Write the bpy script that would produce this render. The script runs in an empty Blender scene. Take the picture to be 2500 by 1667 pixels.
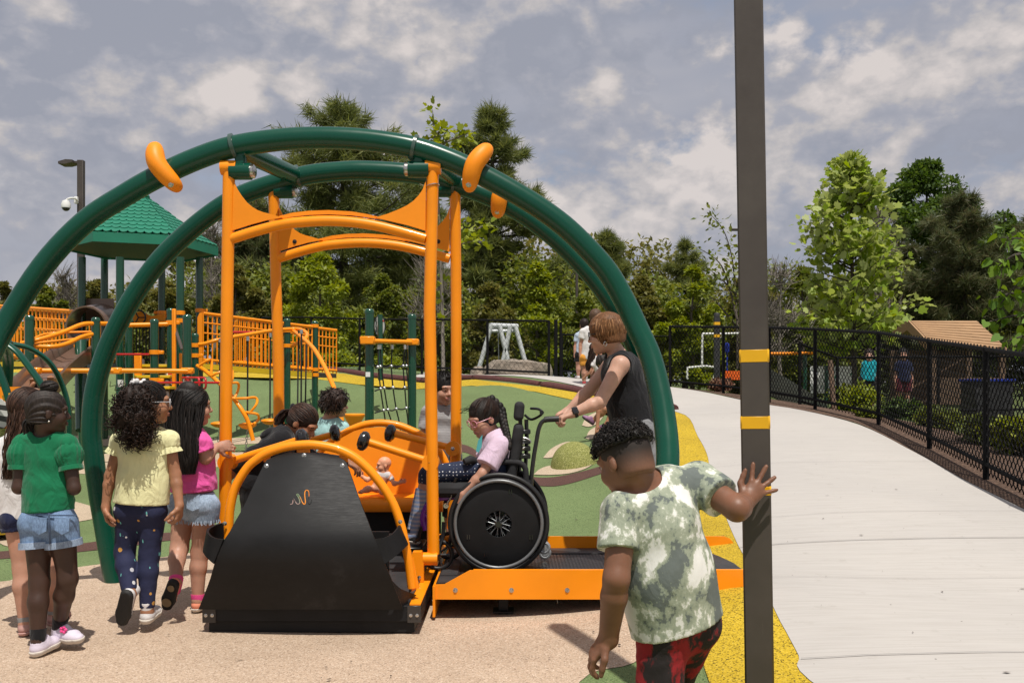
import bpy, math, random
import numpy as np
from mathutils import Vector, Matrix, noise
from mathutils.geometry import delaunay_2d_cdt
PI = math.pi
sc = bpy.context.scene
COL = sc.collection
FPX, CXP, HZ, CAMH = 2300.0, 1250.0, 950.0, 1.3

def P(px, py, Y):
    return Vector(((px - CXP) * Y / FPX, Y, CAMH - (py - HZ) * Y / FPX))

def zoomer(s, ox, oy):
    return lambda x, y, Y: P(x / s + ox, y / s + oy, Y)

# ------------------------------------------------------------------ materials
MATS = {}
def new_mat(name):
    m = bpy.data.materials.new(name); m.use_nodes = True
    nt = m.node_tree
    b = nt.nodes['Principled BSDF']
    return m, nt, b

def nd(nt, kind, **kw):
    n = nt.nodes.new(kind)
    for k, v in kw.items():
        if k in ('ins',):
            for i, val in v.items(): n.inputs[i].default_value = val
        else: setattr(n, k, v)
    return n

def lk(nt, a, b): nt.links.new(a, b)

def ramp(nt, fac, stops, interp='LINEAR'):
    r = nt.nodes.new('ShaderNodeValToRGB'); r.color_ramp.interpolation = interp
    e = r.color_ramp.elements
    while len(e) < len(stops): e.new(0.5)
    for i, (p, c) in enumerate(stops):
        e[i].position = p; e[i].color = (c[0], c[1], c[2], 1)
    lk(nt, fac, r.inputs[0]); return r.outputs[0]

def coords(nt, scale=(1, 1, 1)):
    tc = nt.nodes.new('ShaderNodeTexCoord'); mp = nt.nodes.new('ShaderNodeMapping')
    mp.inputs['Scale'].default_value = scale
    lk(nt, tc.outputs['Object'], mp.inputs['Vector']); return mp.outputs[0]

def noise_tex(nt, vec, scale, detail=3, rough=.55):
    n = nd(nt, 'ShaderNodeTexNoise'); n.inputs['Scale'].default_value = scale
    n.inputs['Detail'].default_value = detail; n.inputs['Roughness'].default_value = rough
    if vec is not None: lk(nt, vec, n.inputs['Vector'])
    return n

def bump(nt, b, height, strength=.2, dist=.01):
    n = nd(nt, 'ShaderNodeBump'); n.inputs['Strength'].default_value = strength; n.inputs['Distance'].default_value = dist
    lk(nt, height, n.inputs['Height']); lk(nt, n.outputs[0], b.inputs['Normal']); return n

def mat(name, col, rough=.5, metal=0., var=.12, vscale=6., bmp=0., bscale=80., bdist=.004, coat=0., stretch=(1, 1, 1), sheen=0., sub=0., spec=.5, transl=0.):
    """plain procedural surface: base colour with soft mottling, roughness break-up and a fine bump"""
    if name in MATS: return MATS[name]
    m, nt, b = new_mat(name)
    v = coords(nt, stretch)
    n = noise_tex(nt, v, vscale, 4)
    c = np.array(col[:3])
    lk(nt, ramp(nt, n.outputs[0], [(.3, c * (1 - var)), (.7, np.minimum(c * (1 + var), 1))]), b.inputs['Base Color'])
    mr = nd(nt, 'ShaderNodeMapRange'); mr.inputs[3].default_value = max(rough - .08, .02); mr.inputs[4].default_value = min(rough + .1, 1)
    n2 = noise_tex(nt, v, vscale * 3.1, 3); lk(nt, n2.outputs[0], mr.inputs[0]); lk(nt, mr.outputs[0], b.inputs['Roughness'])
    b.inputs['Metallic'].default_value = metal
    b.inputs['Coat Weight'].default_value = coat; b.inputs['Coat Roughness'].default_value = .08
    b.inputs['Specular IOR Level'].default_value = spec
    if sheen: b.inputs['Sheen Weight'].default_value = sheen
    if sub:
        b.inputs['Subsurface Weight'].default_value = sub; b.inputs['Subsurface Scale'].default_value = .02
        b.inputs['Subsurface Radius'].default_value = (1, .35, .2)
    if bmp:
        n3 = noise_tex(nt, v, bscale, 3); bump(nt, b, n3.outputs[0], bmp, bdist)
    MATS[name] = m
    return m

# ------------------------------------------------------------------ object bookkeeping
OFF = {}
def tag(o, label=None, cat=None, group=None, kind=None):
    if label: o['label'] = label
    if cat: o['category'] = cat
    if group: o['group'] = group
    if kind: o['kind'] = kind
    return o

def thing(name, label, cat, loc=(0, 0, 0), group=None):
    o = bpy.data.objects.new(name, None); COL.objects.link(o)
    o.location = loc; o.empty_display_size = .1; OFF[o.name] = Vector(loc)
    return tag(o, label, cat, group)

def copy_thing(root, loc, rotz=0., label=None, scale=None):
    def rec(o, par):
        c = o.copy(); COL.objects.link(c)
        if par: c.parent = par
        for ch in [x for x in bpy.data.objects if x.parent == o and x != c]: rec(ch, c)
        return c
    r = rec(root, None); r.location = loc; r.rotation_euler = (0, 0, rotz)
    if scale: r.scale = (scale,) * 3 if not hasattr(scale, '__len__') else scale
    if label: r['label'] = label
    return r

def link_mesh(name, me, material, parent=None, loc=None):
    o = bpy.data.objects.new(name, me); COL.objects.link(o)
    for mm in (material if isinstance(material, (list, tuple)) else [material]): me.materials.append(mm)
    if parent is not None:
        o.parent = parent; off = OFF[parent.name]
    else:
        off = Vector(loc) if loc is not None else Vector((0, 0, 0)); o.location = off
    OFF[o.name] = off.copy()
    if off.length > 0: me.transform(Matrix.Translation(-off))
    return o

class MB:
    """collects shapes (world coordinates) into one mesh"""
    def __init__(s): s.v = []; s.f = []; s.mi = []; s.cur = 0; s.flat = []; s._fl = False
    def add(s, vs, fs, flat=False):
        b = len(s.v); s.v.extend([tuple(x) for x in vs])
        for f in fs: s.f.append(tuple(b + i for i in f)); s.mi.append(s.cur); s.flat.append(flat)
    def tube(s, pts, r, n=10, caps=True, closed=False, flatten=1.):
        pts = [Vector(p) for p in pts]; m = len(pts)
        rs = r if hasattr(r, '__len__') else [r] * m
        T = []
        for i in range(m):
            if closed: t = pts[(i + 1) % m] - pts[i - 1]
            else: t = pts[min(i + 1, m - 1)] - pts[max(i - 1, 0)]
            T.append(t.normalized() if t.length > 1e-9 else Vector((0, 0, 1)))
        up = Vector((0, 0, 1)) if abs(T[0].z) < .9 else Vector((0, 1, 0))
        nx = T[0].cross(up).normalized(); vs = []
        for i in range(m):
            nx = (nx - T[i] * nx.dot(T[i]))
            nx = nx.normalized() if nx.length > 1e-6 else T[i].orthogonal().normalized()
            ny = T[i].cross(nx)
            for k in range(n):
                a = 2 * PI * k / n; vs.append(pts[i] + nx * (math.cos(a) * rs[i]) + ny * (math.sin(a) * rs[i] * flatten))
        fs = []
        for i in range(m if closed else m - 1):
            j = (i + 1) % m
            for k in range(n):
                k2 = (k + 1) % n; fs.append((i * n + k, j * n + k, j * n + k2, i * n + k2))
        if caps and not closed:
            fs.append(tuple(range(n))); fs.append(tuple((m - 1) * n + k for k in reversed(range(n))))
        s.add(vs, fs)
    def cyl(s, a, b, r, n=14, r2=None): s.tube([a, b], [r, r if r2 is None else r2], n)
    def box(s, c, half, R=None, bev=0.):
        c = Vector(c); hx, hy, hz = half
        if bev <= 0:
            pts = [Vector((x * hx, y * hy, z * hz)) for x in (-1, 1) for y in (-1, 1) for z in (-1, 1)]
            fs = [(0, 1, 3, 2), (4, 6, 7, 5), (0, 4, 5, 1), (2, 3, 7, 6), (0, 2, 6, 4), (1, 5, 7, 3)]
        else:
            b = min(bev, hx * .99, hy * .99, hz * .99); pts = []; idx = {}
            for x in (-1, 1):
                for y in (-1, 1):
                    for z in (-1, 1):
                        for ax in range(3):
                            q = [x * (hx - b), y * (hy - b), z * (hz - b)]
                            q[ax] = (x, y, z)[ax] * (hx, hy, hz)[ax]
                            idx[(x, y, z, ax)] = len(pts); pts.append(Vector(q))
            fs = []
            for ax in range(3):
                o1, o2 = [k for k in range(3) if k != ax]
                for sg in (-1, 1):
                    q = []
                    for (u, w) in ((-1, -1), (1, -1), (1, 1), (-1, 1)):
                        k = [0, 0, 0]; k[ax] = sg; k[o1] = u; k[o2] = w; q.append(idx[tuple(k) + (ax,)])
                    fs.append(tuple(q))
                for u in (-1, 1):
                    for w in (-1, 1):
                        q = []
                        for sg, axx in ((-1, o1), (1, o1), (1, o2), (-1, o2)):
                            k = [0, 0, 0]; k[ax] = sg; k[o1] = u; k[o2] = w; q.append(idx[tuple(k) + (axx,)])
                        fs.append(tuple(q))
            for x in (-1, 1):
                for y in (-1, 1):
                    for z in (-1, 1): fs.append(tuple(idx[(x, y, z, a)] for a in range(3)))
        if R is not None: pts = [R @ p for p in pts]
        s.add([c + p for p in pts], fs, flat=True)
    def prism(s, poly, d):
        """polygon (list of 3-D points) extruded by the vector d"""
        n = len(poly); d = Vector(d); poly = [Vector(p) for p in poly]
        vs = poly + [p + d for p in poly]
        fs = [tuple(range(n)), tuple(n + i for i in reversed(range(n)))] + [(i, n + i, n + (i + 1) % n, (i + 1) % n) for i in range(n)]
        s.add(vs, fs, flat=True)
    def lathe(s, prof, c, axis=(0, 0, 1), n=20):
        ax = Vector(axis).normalized(); u = ax.orthogonal().normalized(); w = ax.cross(u); c = Vector(c); vs = []
        for (r, h) in prof:
            for k in range(n):
                a = 2 * PI * k / n; vs.append(c + ax * h + (u * math.cos(a) + w * math.sin(a)) * max(r, 1e-4))
        fs = [(i * n + k, i * n + (k + 1) % n, (i + 1) * n + (k + 1) % n, (i + 1) * n + k) for i in range(len(prof) - 1) for k in range(n)]
        fs.append(tuple(range(n))); fs.append(tuple((len(prof) - 1) * n + k for k in reversed(range(n))))
        s.add(vs, fs)
    def ball(s, c, r, n=12, m=8, R=None):
        rr = r if hasattr(r, '__len__') else (r, r, r); c = Vector(c); vs = []
        for i in range(m + 1):
            t = PI * i / m
            for k in range(n):
                a = 2 * PI * k / n
                p = Vector((rr[0] * math.sin(t) * math.cos(a), rr[1] * math.sin(t) * math.sin(a), rr[2] * math.cos(t)))
                vs.append(c + (R @ p if R is not None else p))
        s.add(vs, [(i * n + k, (i + 1) * n + k, (i + 1) * n + (k + 1) % n, i * n + (k + 1) % n) for i in range(m) for k in range(n)])
    def grid(s, rows):
        m, n = len(rows), len(rows[0]); vs = [p for r in rows for p in r]
        s.add(vs, [(i * n + k, i * n + k + 1, (i + 1) * n + k + 1, (i + 1) * n + k) for i in range(m - 1) for k in range(n - 1)])
    def mesh(s, name, smooth=True, ang=40):
        me = bpy.data.meshes.new(name); me.from_pydata(s.v, [], s.f); 
        import bmesh
        bm = bmesh.new(); bm.from_mesh(me); bmesh.ops.recalc_face_normals(bm, faces=bm.faces); bm.to_mesh(me); bm.free()
        if any(s.mi): me.polygons.foreach_set('material_index', s.mi)
        if smooth:
            me.shade_smooth()
            try: me.set_sharp_from_angle(angle=math.radians(ang))
            except Exception: pass
        return me
    def build(s, name, material, parent=None, loc=None, smooth=True, ang=40):
        return link_mesh(name, s.mesh(name, smooth, ang), material, parent, loc)

def cm(pts, k=6, closed=False):
    """Catmull-Rom through pts"""
    pts = [Vector(p) for p in pts]; n = len(pts); out = []
    for i in range(n if closed else n - 1):
        if closed: p0, p1, p2, p3 = pts[i - 1], pts[i], pts[(i + 1) % n], pts[(i + 2) % n]
        else: p0, p1, p2, p3 = pts[max(i - 1, 0)], pts[i], pts[i + 1], pts[min(i + 2, n - 1)]
        for j in range(k):
            t = j / k
            out.append(.5 * ((2 * p1) + (p2 - p0) * t + (2 * p0 - 5 * p1 + 4 * p2 - p3) * t * t + (3 * p1 - p0 - 3 * p2 + p3) * t ** 3))
    if not closed: out.append(pts[-1])
    return out

def rot_to(fwd, up=(0, 0, 1)):
    """matrix whose +Y column looks along fwd, +Z as near to up as it can"""
    f = Vector(fwd).normalized(); u = Vector(up); r = f.cross(u).normalized(); u = r.cross(f)
    return Matrix((r, f, u)).transposed()

# ------------------------------------------------------------------ signed distance fields -> one continuous mesh
class SDF:
    def __init__(s, lo, hi, h):
        s.lo = np.array(lo, float); s.h = h
        s.n = np.maximum(np.ceil((np.array(hi) - s.lo) / h).astype(int) + 1, 4)
        s.D = np.full(s.n, 9., np.float32)
    def _sub(s, lo, hi):
        a = np.clip(np.floor((np.array(lo) - s.lo) / s.h).astype(int), 0, s.n - 1)
        b = np.clip(np.ceil((np.array(hi) - s.lo) / s.h).astype(int) + 1, 1, s.n)
        b = np.maximum(b, a + 1)
        sl = tuple(slice(a[i], b[i]) for i in range(3))
        ax = [(s.lo[i] + s.h * np.arange(a[i], b[i])).astype(np.float32) for i in range(3)]
        X, Y, Z = np.meshgrid(*ax, indexing='ij')
        return sl, X, Y, Z
    def _mix(s, sl, d, k, op):
        A = s.D[sl]
        if op == 'cut':
            s.D[sl] = np.maximum(A, -d) if k <= 0 else -smin(-A, d, k)
        elif k <= 0: s.D[sl] = np.minimum(A, d)
        else: s.D[sl] = smin(A, d, k)
    def cone(s, a, b, ra, rb=None, k=.02, op='add', flat=False, sq=None):
        """round cone (flat=True: cut square at b). sq=(axis vector, factor) squashes the section along the axis"""
        rb = ra if rb is None else rb
        a = np.array(a, float); b = np.array(b, float); m = max(ra, rb) * 1.25 + k + 3 * s.h
        sl, X, Y, Z = s._sub(np.minimum(a, b) - m, np.maximum(a, b) + m)
        ab = b - a; L2 = float(ab @ ab) + 1e-12
        px, py, pz = X - a[0], Y - a[1], Z - a[2]
        t = (px * ab[0] + py * ab[1] + pz * ab[2]) / L2
        tc = np.clip(t, 0, 1)
        qx, qy, qz = px - tc * ab[0], py - tc * ab[1], pz - tc * ab[2]
        if sq is not None:
            u = np.array(sq[0], float); u = u / np.linalg.norm(u); w = qx * u[0] + qy * u[1] + qz * u[2]; g = 1. / sq[1] - 1
            qx, qy, qz = qx + w * g * u[0], qy + w * g * u[1], qz + w * g * u[2]
        d = np.sqrt(qx * qx + qy * qy + qz * qz) - (ra + (rb - ra) * tc)
        if flat: d = np.maximum(d, (t - 1) * math.sqrt(L2))
        s._mix(sl, d, k, op)
    def ell(s, c, r, R=None, k=.02, op='add'):
        c = np.array(c, float); r = np.array(r, float) if hasattr(r, '__len__') else np.array([r, r, r], float)
        m = r.max() + k + 3 * s.h
        sl, X, Y, Z = s._sub(c - m, c + m)
        px, py, pz = X - c[0], Y - c[1], Z - c[2]
        if R is not None:
            R = np.array(R)
            px, py, pz = (px * R[0, 0] + py * R[1, 0] + pz * R[2, 0], px * R[0, 1] + py * R[1, 1] + pz * R[2, 1], px * R[0, 2] + py * R[1, 2] + pz * R[2, 2])
        k0 = np.sqrt((px / r[0]) ** 2 + (py / r[1]) ** 2 + (pz / r[2]) ** 2)
        k1 = np.sqrt((px / r[0] ** 2) ** 2 + (py / r[1] ** 2) ** 2 + (pz / r[2] ** 2) ** 2) + 1e-9
        s._mix(sl, k0 * (k0 - 1) / k1, k, op)
    def box(s, c, half, R=None, rd=.0, k=.0, op='add'):
        c = np.array(c, float); hf = np.array(half, float); m = np.linalg.norm(hf) + k + 3 * s.h
        sl, X, Y, Z = s._sub(c - m, c + m)
        px, py, pz = X - c[0], Y - c[1], Z - c[2]
        if R is not None:
            R = np.array(R)
            px, py, pz = (px * R[0, 0] + py * R[1, 0] + pz * R[2, 0], px * R[0, 1] + py * R[1, 1] + pz * R[2, 1], px * R[0, 2] + py * R[1, 2] + pz * R[2, 2])
        q = [np.abs(px) - hf[0] + rd, np.abs(py) - hf[1] + rd, np.abs(pz) - hf[2] + rd]
        o = np.sqrt(sum(np.maximum(x, 0) ** 2 for x in q)) + np.minimum(np.maximum(q[0], np.maximum(q[1], q[2])), 0) - rd
        s._mix(sl, o, k, op)
    def chain(s, pts, rs, k=.015, **kw):
        for i in range(len(pts) - 1): s.cone(pts[i], pts[i + 1], rs[i], rs[i + 1], k, **kw)
    def plane(s, p, n, k=0.):
        """keeps the side the normal points AWAY from"""
        n = np.array(n, float); n = n / np.linalg.norm(n)
        ax = [(s.lo[i] + s.h * np.arange(s.n[i])).astype(np.float32) for i in range(3)]
        d = (ax[0][:, None, None] - p[0]) * n[0] + (ax[1][None, :, None] - p[1]) * n[1] + (ax[2][None, None, :] - p[2]) * n[2]
        s.D = np.maximum(s.D, d) if k <= 0 else -smin(-s.D, -d, k)
    def full(s):
        ax = [(s.lo[i] + s.h * np.arange(s.n[i])).astype(np.float32) for i in range(3)]
        return np.meshgrid(*ax, indexing='ij')
    def wrinkle(s, amp, freq, seed, zs=1., n=7):
        """folds: a warped sum of plane waves added where the surface is"""
        near = np.abs(s.D) < amp * 4 + 3 * s.h
        ii = np.nonzero(near); rg = np.random.RandomState(seed)
        Q = np.stack([s.lo[i] + s.h * ii[i] for i in range(3)], 1)
        W = np.zeros(len(Q)); wp = np.zeros((len(Q), 3))
        for i in range(4):
            d = rg.randn(3); d /= np.linalg.norm(d); e = rg.randn(3)
            wp += np.sin((Q @ d) * freq * .45 + rg.rand() * 6)[:, None] * e[None] * (.35 / freq * 3)
        for i in range(n):
            d = rg.randn(3); d[2] *= zs; d /= np.linalg.norm(d)
            W += np.sin(((Q + wp) @ d) * freq * (.6 + 1.1 * rg.rand()) + rg.rand() * 6) * (.5 + .5 * rg.rand())
        W = W / math.sqrt(n)
        s.D[ii] += (amp * (np.abs(W) - .6)).astype(np.float32)
    def mesh(s, name, smooth_it=1):
        D = s.D.copy()
        D[0] = np.maximum(D[0], .01); D[-1] = np.maximum(D[-1], .01); D[:, 0] = np.maximum(D[:, 0], .01); D[:, -1] = np.maximum(D[:, -1], .01)
        D[:, :, 0] = np.maximum(D[:, :, 0], .01); D[:, :, -1] = np.maximum(D[:, :, -1], .01)
        I = D < 0; nx, ny, nz = D.shape
        cnt = np.zeros((nx - 1, ny - 1, nz - 1), np.int8)
        for dx in (0, 1):
            for dy in (0, 1):
                for dz in (0, 1): cnt += I[dx:nx - 1 + dx, dy:ny - 1 + dy, dz:nz - 1 + dz]
        act = (cnt > 0) & (cnt < 8); ci = np.argwhere(act)
        vid = np.full(act.shape, -1, np.int64); vid[act] = np.arange(len(ci))
        acc = np.zeros((len(ci), 3)); w = np.zeros(len(ci))
        cr = np.array([(x, y, z) for x in (0, 1) for y in (0, 1) for z in (0, 1)])
        val = [D[ci[:, 0] + c[0], ci[:, 1] + c[1], ci[:, 2] + c[2]] for c in cr]
        for i in range(8):
            for j in range(i + 1, 8):
                if np.abs(cr[i] - cr[j]).sum() != 1: continue
                m = (val[i] < 0) != (val[j] < 0)
                t = val[i][m] / (val[i][m] - val[j][m])
                acc[m] += cr[i] + t[:, None] * (cr[j] - cr[i]); w[m] += 1
        V = s.lo + s.h * (ci + acc / w[:, None])
        F = []
        for ax in range(3):
            a1, a2 = [(1, 2), (2, 0), (0, 1)][ax]
            sl0 = [slice(1, n - 1) for n in D.shape]; sl0[ax] = slice(0, D.shape[ax] - 1)
            sl1 = list(sl0); sl1[ax] = slice(1, D.shape[ax])
            A, B = I[tuple(sl0)], I[tuple(sl1)]
            e = np.argwhere(A != B); 
            if not len(e): continue
            flip = A[A != B]
            g = e.copy(); g[:, a1] += 1; g[:, a2] += 1
            def cell(o1, o2):
                q = g.copy(); q[:, a1] += o1; q[:, a2] += o2; return vid[q[:, 0], q[:, 1], q[:, 2]]
            q = np.stack([cell(-1, -1), cell(0, -1), cell(0, 0), cell(-1, 0)], 1)
            q[~flip] = q[~flip][:, ::-1]; F.append(q)
        F = np.concatenate(F) if F else np.zeros((0, 4), int)
        for _ in range(smooth_it):
            S = np.zeros_like(V); c = np.zeros(len(V))
            for a in range(4):
                b = (a + 1) % 4
                np.add.at(S, F[:, a], V[F[:, b]]); np.add.at(S, F[:, b], V[F[:, a]]); np.add.at(c, F[:, a], 1); np.add.at(c, F[:, b], 1)
            V = V * .5 + .5 * S / np.maximum(c, 1)[:, None]
        me = bpy.data.meshes.new(name)
        me.vertices.add(len(V)); me.vertices.foreach_set('co', V.astype(np.float32).ravel())
        me.loops.add(len(F) * 4); me.loops.foreach_set('vertex_index', F.astype(np.int32).ravel())
        me.polygons.add(len(F)); me.polygons.foreach_set('loop_start', np.arange(0, len(F) * 4, 4, dtype=np.int32))
        me.update(); me.validate(); me.shade_smooth()
        return me
    def build(s, name, material, parent=None, loc=None, smooth_it=1):
        return link_mesh(name, s.mesh(name, smooth_it), material, parent, loc)

def smin(a, b, k):
    h = np.maximum(k - np.abs(a - b), 0) / k
    return np.minimum(a, b) - h * h * k * .25
# ------------------------------------------------------------------ camera, light, sky
cam_d = bpy.data.cameras.new('camera'); cam = bpy.data.objects.new('camera', cam_d); COL.objects.link(cam)
cam.location = (0, 0, CAMH); cam.rotation_euler = (PI / 2, 0, 0)
cam_d.sensor_width = 36; cam_d.lens = FPX / 2500 * 36; cam_d.shift_y = 116.5 / 2500; cam_d.clip_end = 3000; cam_d.clip_start = .05
sc.camera = cam
sc.view_settings.view_transform = 'Standard'; sc.view_settings.look = 'None'; sc.view_settings.gamma = 1; sc.view_settings.exposure = 0.2
LIGHT = Vector((-.12, .40, -1)).normalized()          # the way sunlight travels
sd = bpy.data.lights.new('sun', 'SUN'); sd.energy = 3.9; sd.angle = math.radians(.5); sd.color = (1, .95, .87)
so = bpy.data.objects.new('sun', sd); COL.objects.link(so); so.rotation_euler = LIGHT.to_track_quat('-Z', 'Y').to_euler()
so.location = (0, 0, 30)
w = bpy.data.worlds.new('World'); sc.world = w; w.use_nodes = True
nt = w.node_tree; bg = nt.nodes['Background']
sky = nd(nt, 'ShaderNodeTexSky', sky_type='NISHITA'); sky.sun_disc = False
tosun = -LIGHT
sky.sun_elevation = math.asin(tosun.z); sky.sun_rotation = math.atan2(tosun.x, tosun.y)
sky.air_density = 1.0; sky.dust_density = 1.6; sky.ozone_density = 1.
tc = nd(nt, 'ShaderNodeTexCoord')
sep = nd(nt, 'ShaderNodeSeparateXYZ'); lk(nt, tc.outputs['Generated'], sep.inputs[0])
# heaped cumulus banks: fractal noise with billowed edges over the view direction, lit from above
def mth(op, x, y, z=None):
    n = nd(nt, 'ShaderNodeMath', operation=op)
    for i, q in enumerate((x, y, z)):
        if q is None: continue
        if isinstance(q, (int, float)): n.inputs[i].default_value = q
        else: lk(nt, q, n.inputs[i])
    return n.outputs[0]
def density(scale, loc, zs, det, rough, bil):
    mp = nd(nt, 'ShaderNodeMapping'); mp.inputs['Location'].default_value = loc; mp.inputs['Scale'].default_value = (1, 1, zs); lk(nt, tc.outputs['Generated'], mp.inputs[0])
    n = noise_tex(nt, mp.outputs[0], scale, det, rough).outputs[0]
    if not bil: return n
    n2 = noise_tex(nt, mp.outputs[0], scale * 3.1, 5, .5).outputs[0]
    return mth('MULTIPLY_ADD', mth('ABSOLUTE', mth('MULTIPLY_ADD', n2, 2, -1), 0), bil, n)
SC, LO, ZS = 4.3, (4.7, 9.3, 3.35), 1.5
dA = density(SC, LO, ZS, 8, .6, .26); dT = density(SC, (LO[0], LO[1], LO[2] + .05 * ZS), ZS, 4, .5, .26)
dB = density(2.2, (5.2, .4, 1.9), 3.2, 4, .5, 0)
skm = nd(nt, 'ShaderNodeMix', data_type='RGBA', blend_type='MULTIPLY'); skm.inputs[0].default_value = 1
lk(nt, sky.outputs[0], skm.inputs[6]); skm.inputs[7].default_value = (1.15, 1.02, .95, 1)
m1 = nd(nt, 'ShaderNodeMix', data_type='RGBA'); lk(nt, ramp(nt, dB, [(.38, (.15, .15, .15)), (.49, (.96, .96, .96))]), m1.inputs[0]); lk(nt, skm.outputs[2], m1.inputs[6])
lk(nt, ramp(nt, dB, [(.34, (3.0, 3.4, 4.3)), (.50, (3.0, 3.15, 3.75)), (.66, (4.0, 3.95, 4.25))]), m1.inputs[7])
lit = mth('ADD', mth('MULTIPLY', mth('SUBTRACT', dA, dT), 4.2), mth('MULTIPLY_ADD', dA, .9, -.19))
mixc = nd(nt, 'ShaderNodeMix', data_type='RGBA'); lk(nt, ramp(nt, dA, [(.425, (0, 0, 0)), (.455, (.45, .45, .45)), (.51, (.96, .96, .96))]), mixc.inputs[0]); lk(nt, m1.outputs[2], mixc.inputs[6])
lk(nt, ramp(nt, lit, [(.0, (2.8, 2.95, 3.5)), (.3, (3.4, 3.45, 3.9)), (.55, (4.4, 4.2, 4.25)), (.95, (6.0, 5.5, 5.3))]), mixc.inputs[7])
lk(nt, mixc.outputs[2], bg.inputs[0]); bg.inputs[1].default_value = .102

# ------------------------------------------------------------------ terrain
CTRL = [(-8,1,0),(-4,1,0),(0,1,0),(1.2,2,0),(3,1.5,0),(7,1,0),(-8,4,0),(-4,4,0),(-1,4,0),(.7,4,0),(1.6,3.6,.02),(3.2,3.8,.05),
 (-8,6.2,0),(-4,6.2,0),(-2,6.2,0),(-1,6,0),(0.,6,0),(.6,5.4,.05),(1.3,5.35,.175),(2.2,5.4,.17),(4.2,5.6,.19),(7,5.6,.2),
 (-8,8.5,0),(-4,8.5,0),(-2,8.5,.02),(-.5,8.3,.05),(.3,8.2,.1),(.9,8,.2),(2.2,8,.4),(4,8.7,.46),(4.7,10.5,.63),(4.83,12.4,.83),(4.5,14.2,1.0),(3.8,17,1.22),(3.1,18.4,1.34),
 (.7,10.5,.455),(.8,13,.83),(-.5,10.5,.25),(-.6,13,.62),(-.7,16,1.15),(1.08,16.5,1.26),(-.72,18.5,1.5),(-4.3,22,1.75),(2.53,14.4,.97),
 (-3,11,.06),(-6,11,.08),(-10,11,.08),(-3.2,14,.25),(-6,15,.3),(-10,15,.3),(-5.1,18,.47),(-3,17.5,.7),(-9,18,.47),(-14,18,.47),(-5,22,1.62),(-9,22,1.6),(-14,22,1.6),
 (-10,27,1.8),(-4,27,1.85),(-1,24,1.55),(2,22,1.36),(0,30,1.55),(6,30,1.0),(12,30,.8),(-20,30,1.9),(-20,15,.3),(-20,5,0),(-40,40,2),(0,45,1.6),(20,45,1.0),(40,40,1.0),
 (6.2,9,.5),(6.5,12,.6),(6.8,16,.75),(6.5,20,.9),(9,9,.45),(10,14,.5),(10,20,.7),(16,16,.6),(16,8,.5),(30,20,.8),(-40,20,1),(-40,0,0),(40,0,.3),(0,90,2),(-40,90,2.5),(40,90,1.5),(0,-8,0),(-20,-8,0),(20,-8,.1),(70,30,1),(-70,30,1.5)]
_C = np.array(CTRL, float)
def _U(r2): return np.where(r2 > 1e-12, .5 * r2 * np.log(r2 + 1e-12), 0)
_n = len(_C)
_K = _U(((_C[:, None, :2] - _C[None, :, :2]) ** 2).sum(2)) + np.eye(_n) * .02
_A = np.zeros((_n + 3, _n + 3)); _A[:_n, :_n] = _K; _A[:_n, _n] = 1; _A[:_n, _n + 1:] = _C[:, :2]; _A[_n:, :_n] = _A[:_n, _n:].T
_S = np.linalg.solve(_A, np.concatenate([_C[:, 2], np.zeros(3)]))
def gzs(x, y):
    x = np.asarray(x, float); y = np.asarray(y, float); out = np.zeros(x.shape)
    for i in range(_n): out += _S[i] * _U((x - _C[i, 0]) ** 2 + (y - _C[i, 1]) ** 2)
    return np.clip(out + _S[_n] + _S[_n + 1] * x + _S[_n + 2] * y, -.05, 3.2)
def gz(x, y): return float(gzs(np.array([x]), np.array([y]))[0])
def on_ground(px, py, y0=3.0, y1=40.):
    """first point where the ray of a photo pixel meets the terrain"""
    Ys = np.arange(y0, y1, .02); X = (px - CXP) * Ys / FPX; Zr = CAMH - (py - HZ) * Ys / FPX
    d = Zr - gzs(X, Ys); k = np.nonzero(d <= 0)[0]
    i = k[0] if len(k) else len(Ys) - 1
    return Vector((X[i], Ys[i], float(gzs(X[i:i + 1], Ys[i:i + 1])[0])))

def axis_steps(a, segs):
    out = [a]
    for end, st in segs:
        n = max(1, int(round((end - out[-1]) / st))); b = out[-1]
        out += [b + (end - b) * (i + 1) / n for i in range(n)]
    return out
gx = axis_steps(-90, [(-30, 5), (-14, 1), (-7, .4), (9, .2), (14, .5), (30, 1), (90, 5)])
gy = axis_steps(-10, [(1, 1), (20, .2), (32, .5), (60, 2), (140, 8)])
GX, GY = np.meshgrid(gx, gy); GZ = gzs(GX, GY)
def grid_obj(name, GX, GY, GZ, material, **kw):
    r, c = GX.shape
    V = np.stack([GX.ravel(), GY.ravel(), GZ.ravel()], 1)
    i = np.arange(r * c).reshape(r, c)
    F = np.stack([i[:-1, :-1].ravel(), i[:-1, 1:].ravel(), i[1:, 1:].ravel(), i[1:, :-1].ravel()], 1)
    me = bpy.data.meshes.new(name); me.from_pydata(V.tolist(), [], F.tolist()); me.shade_smooth()
    return tag(link_mesh(name, me, material), **kw)

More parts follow.
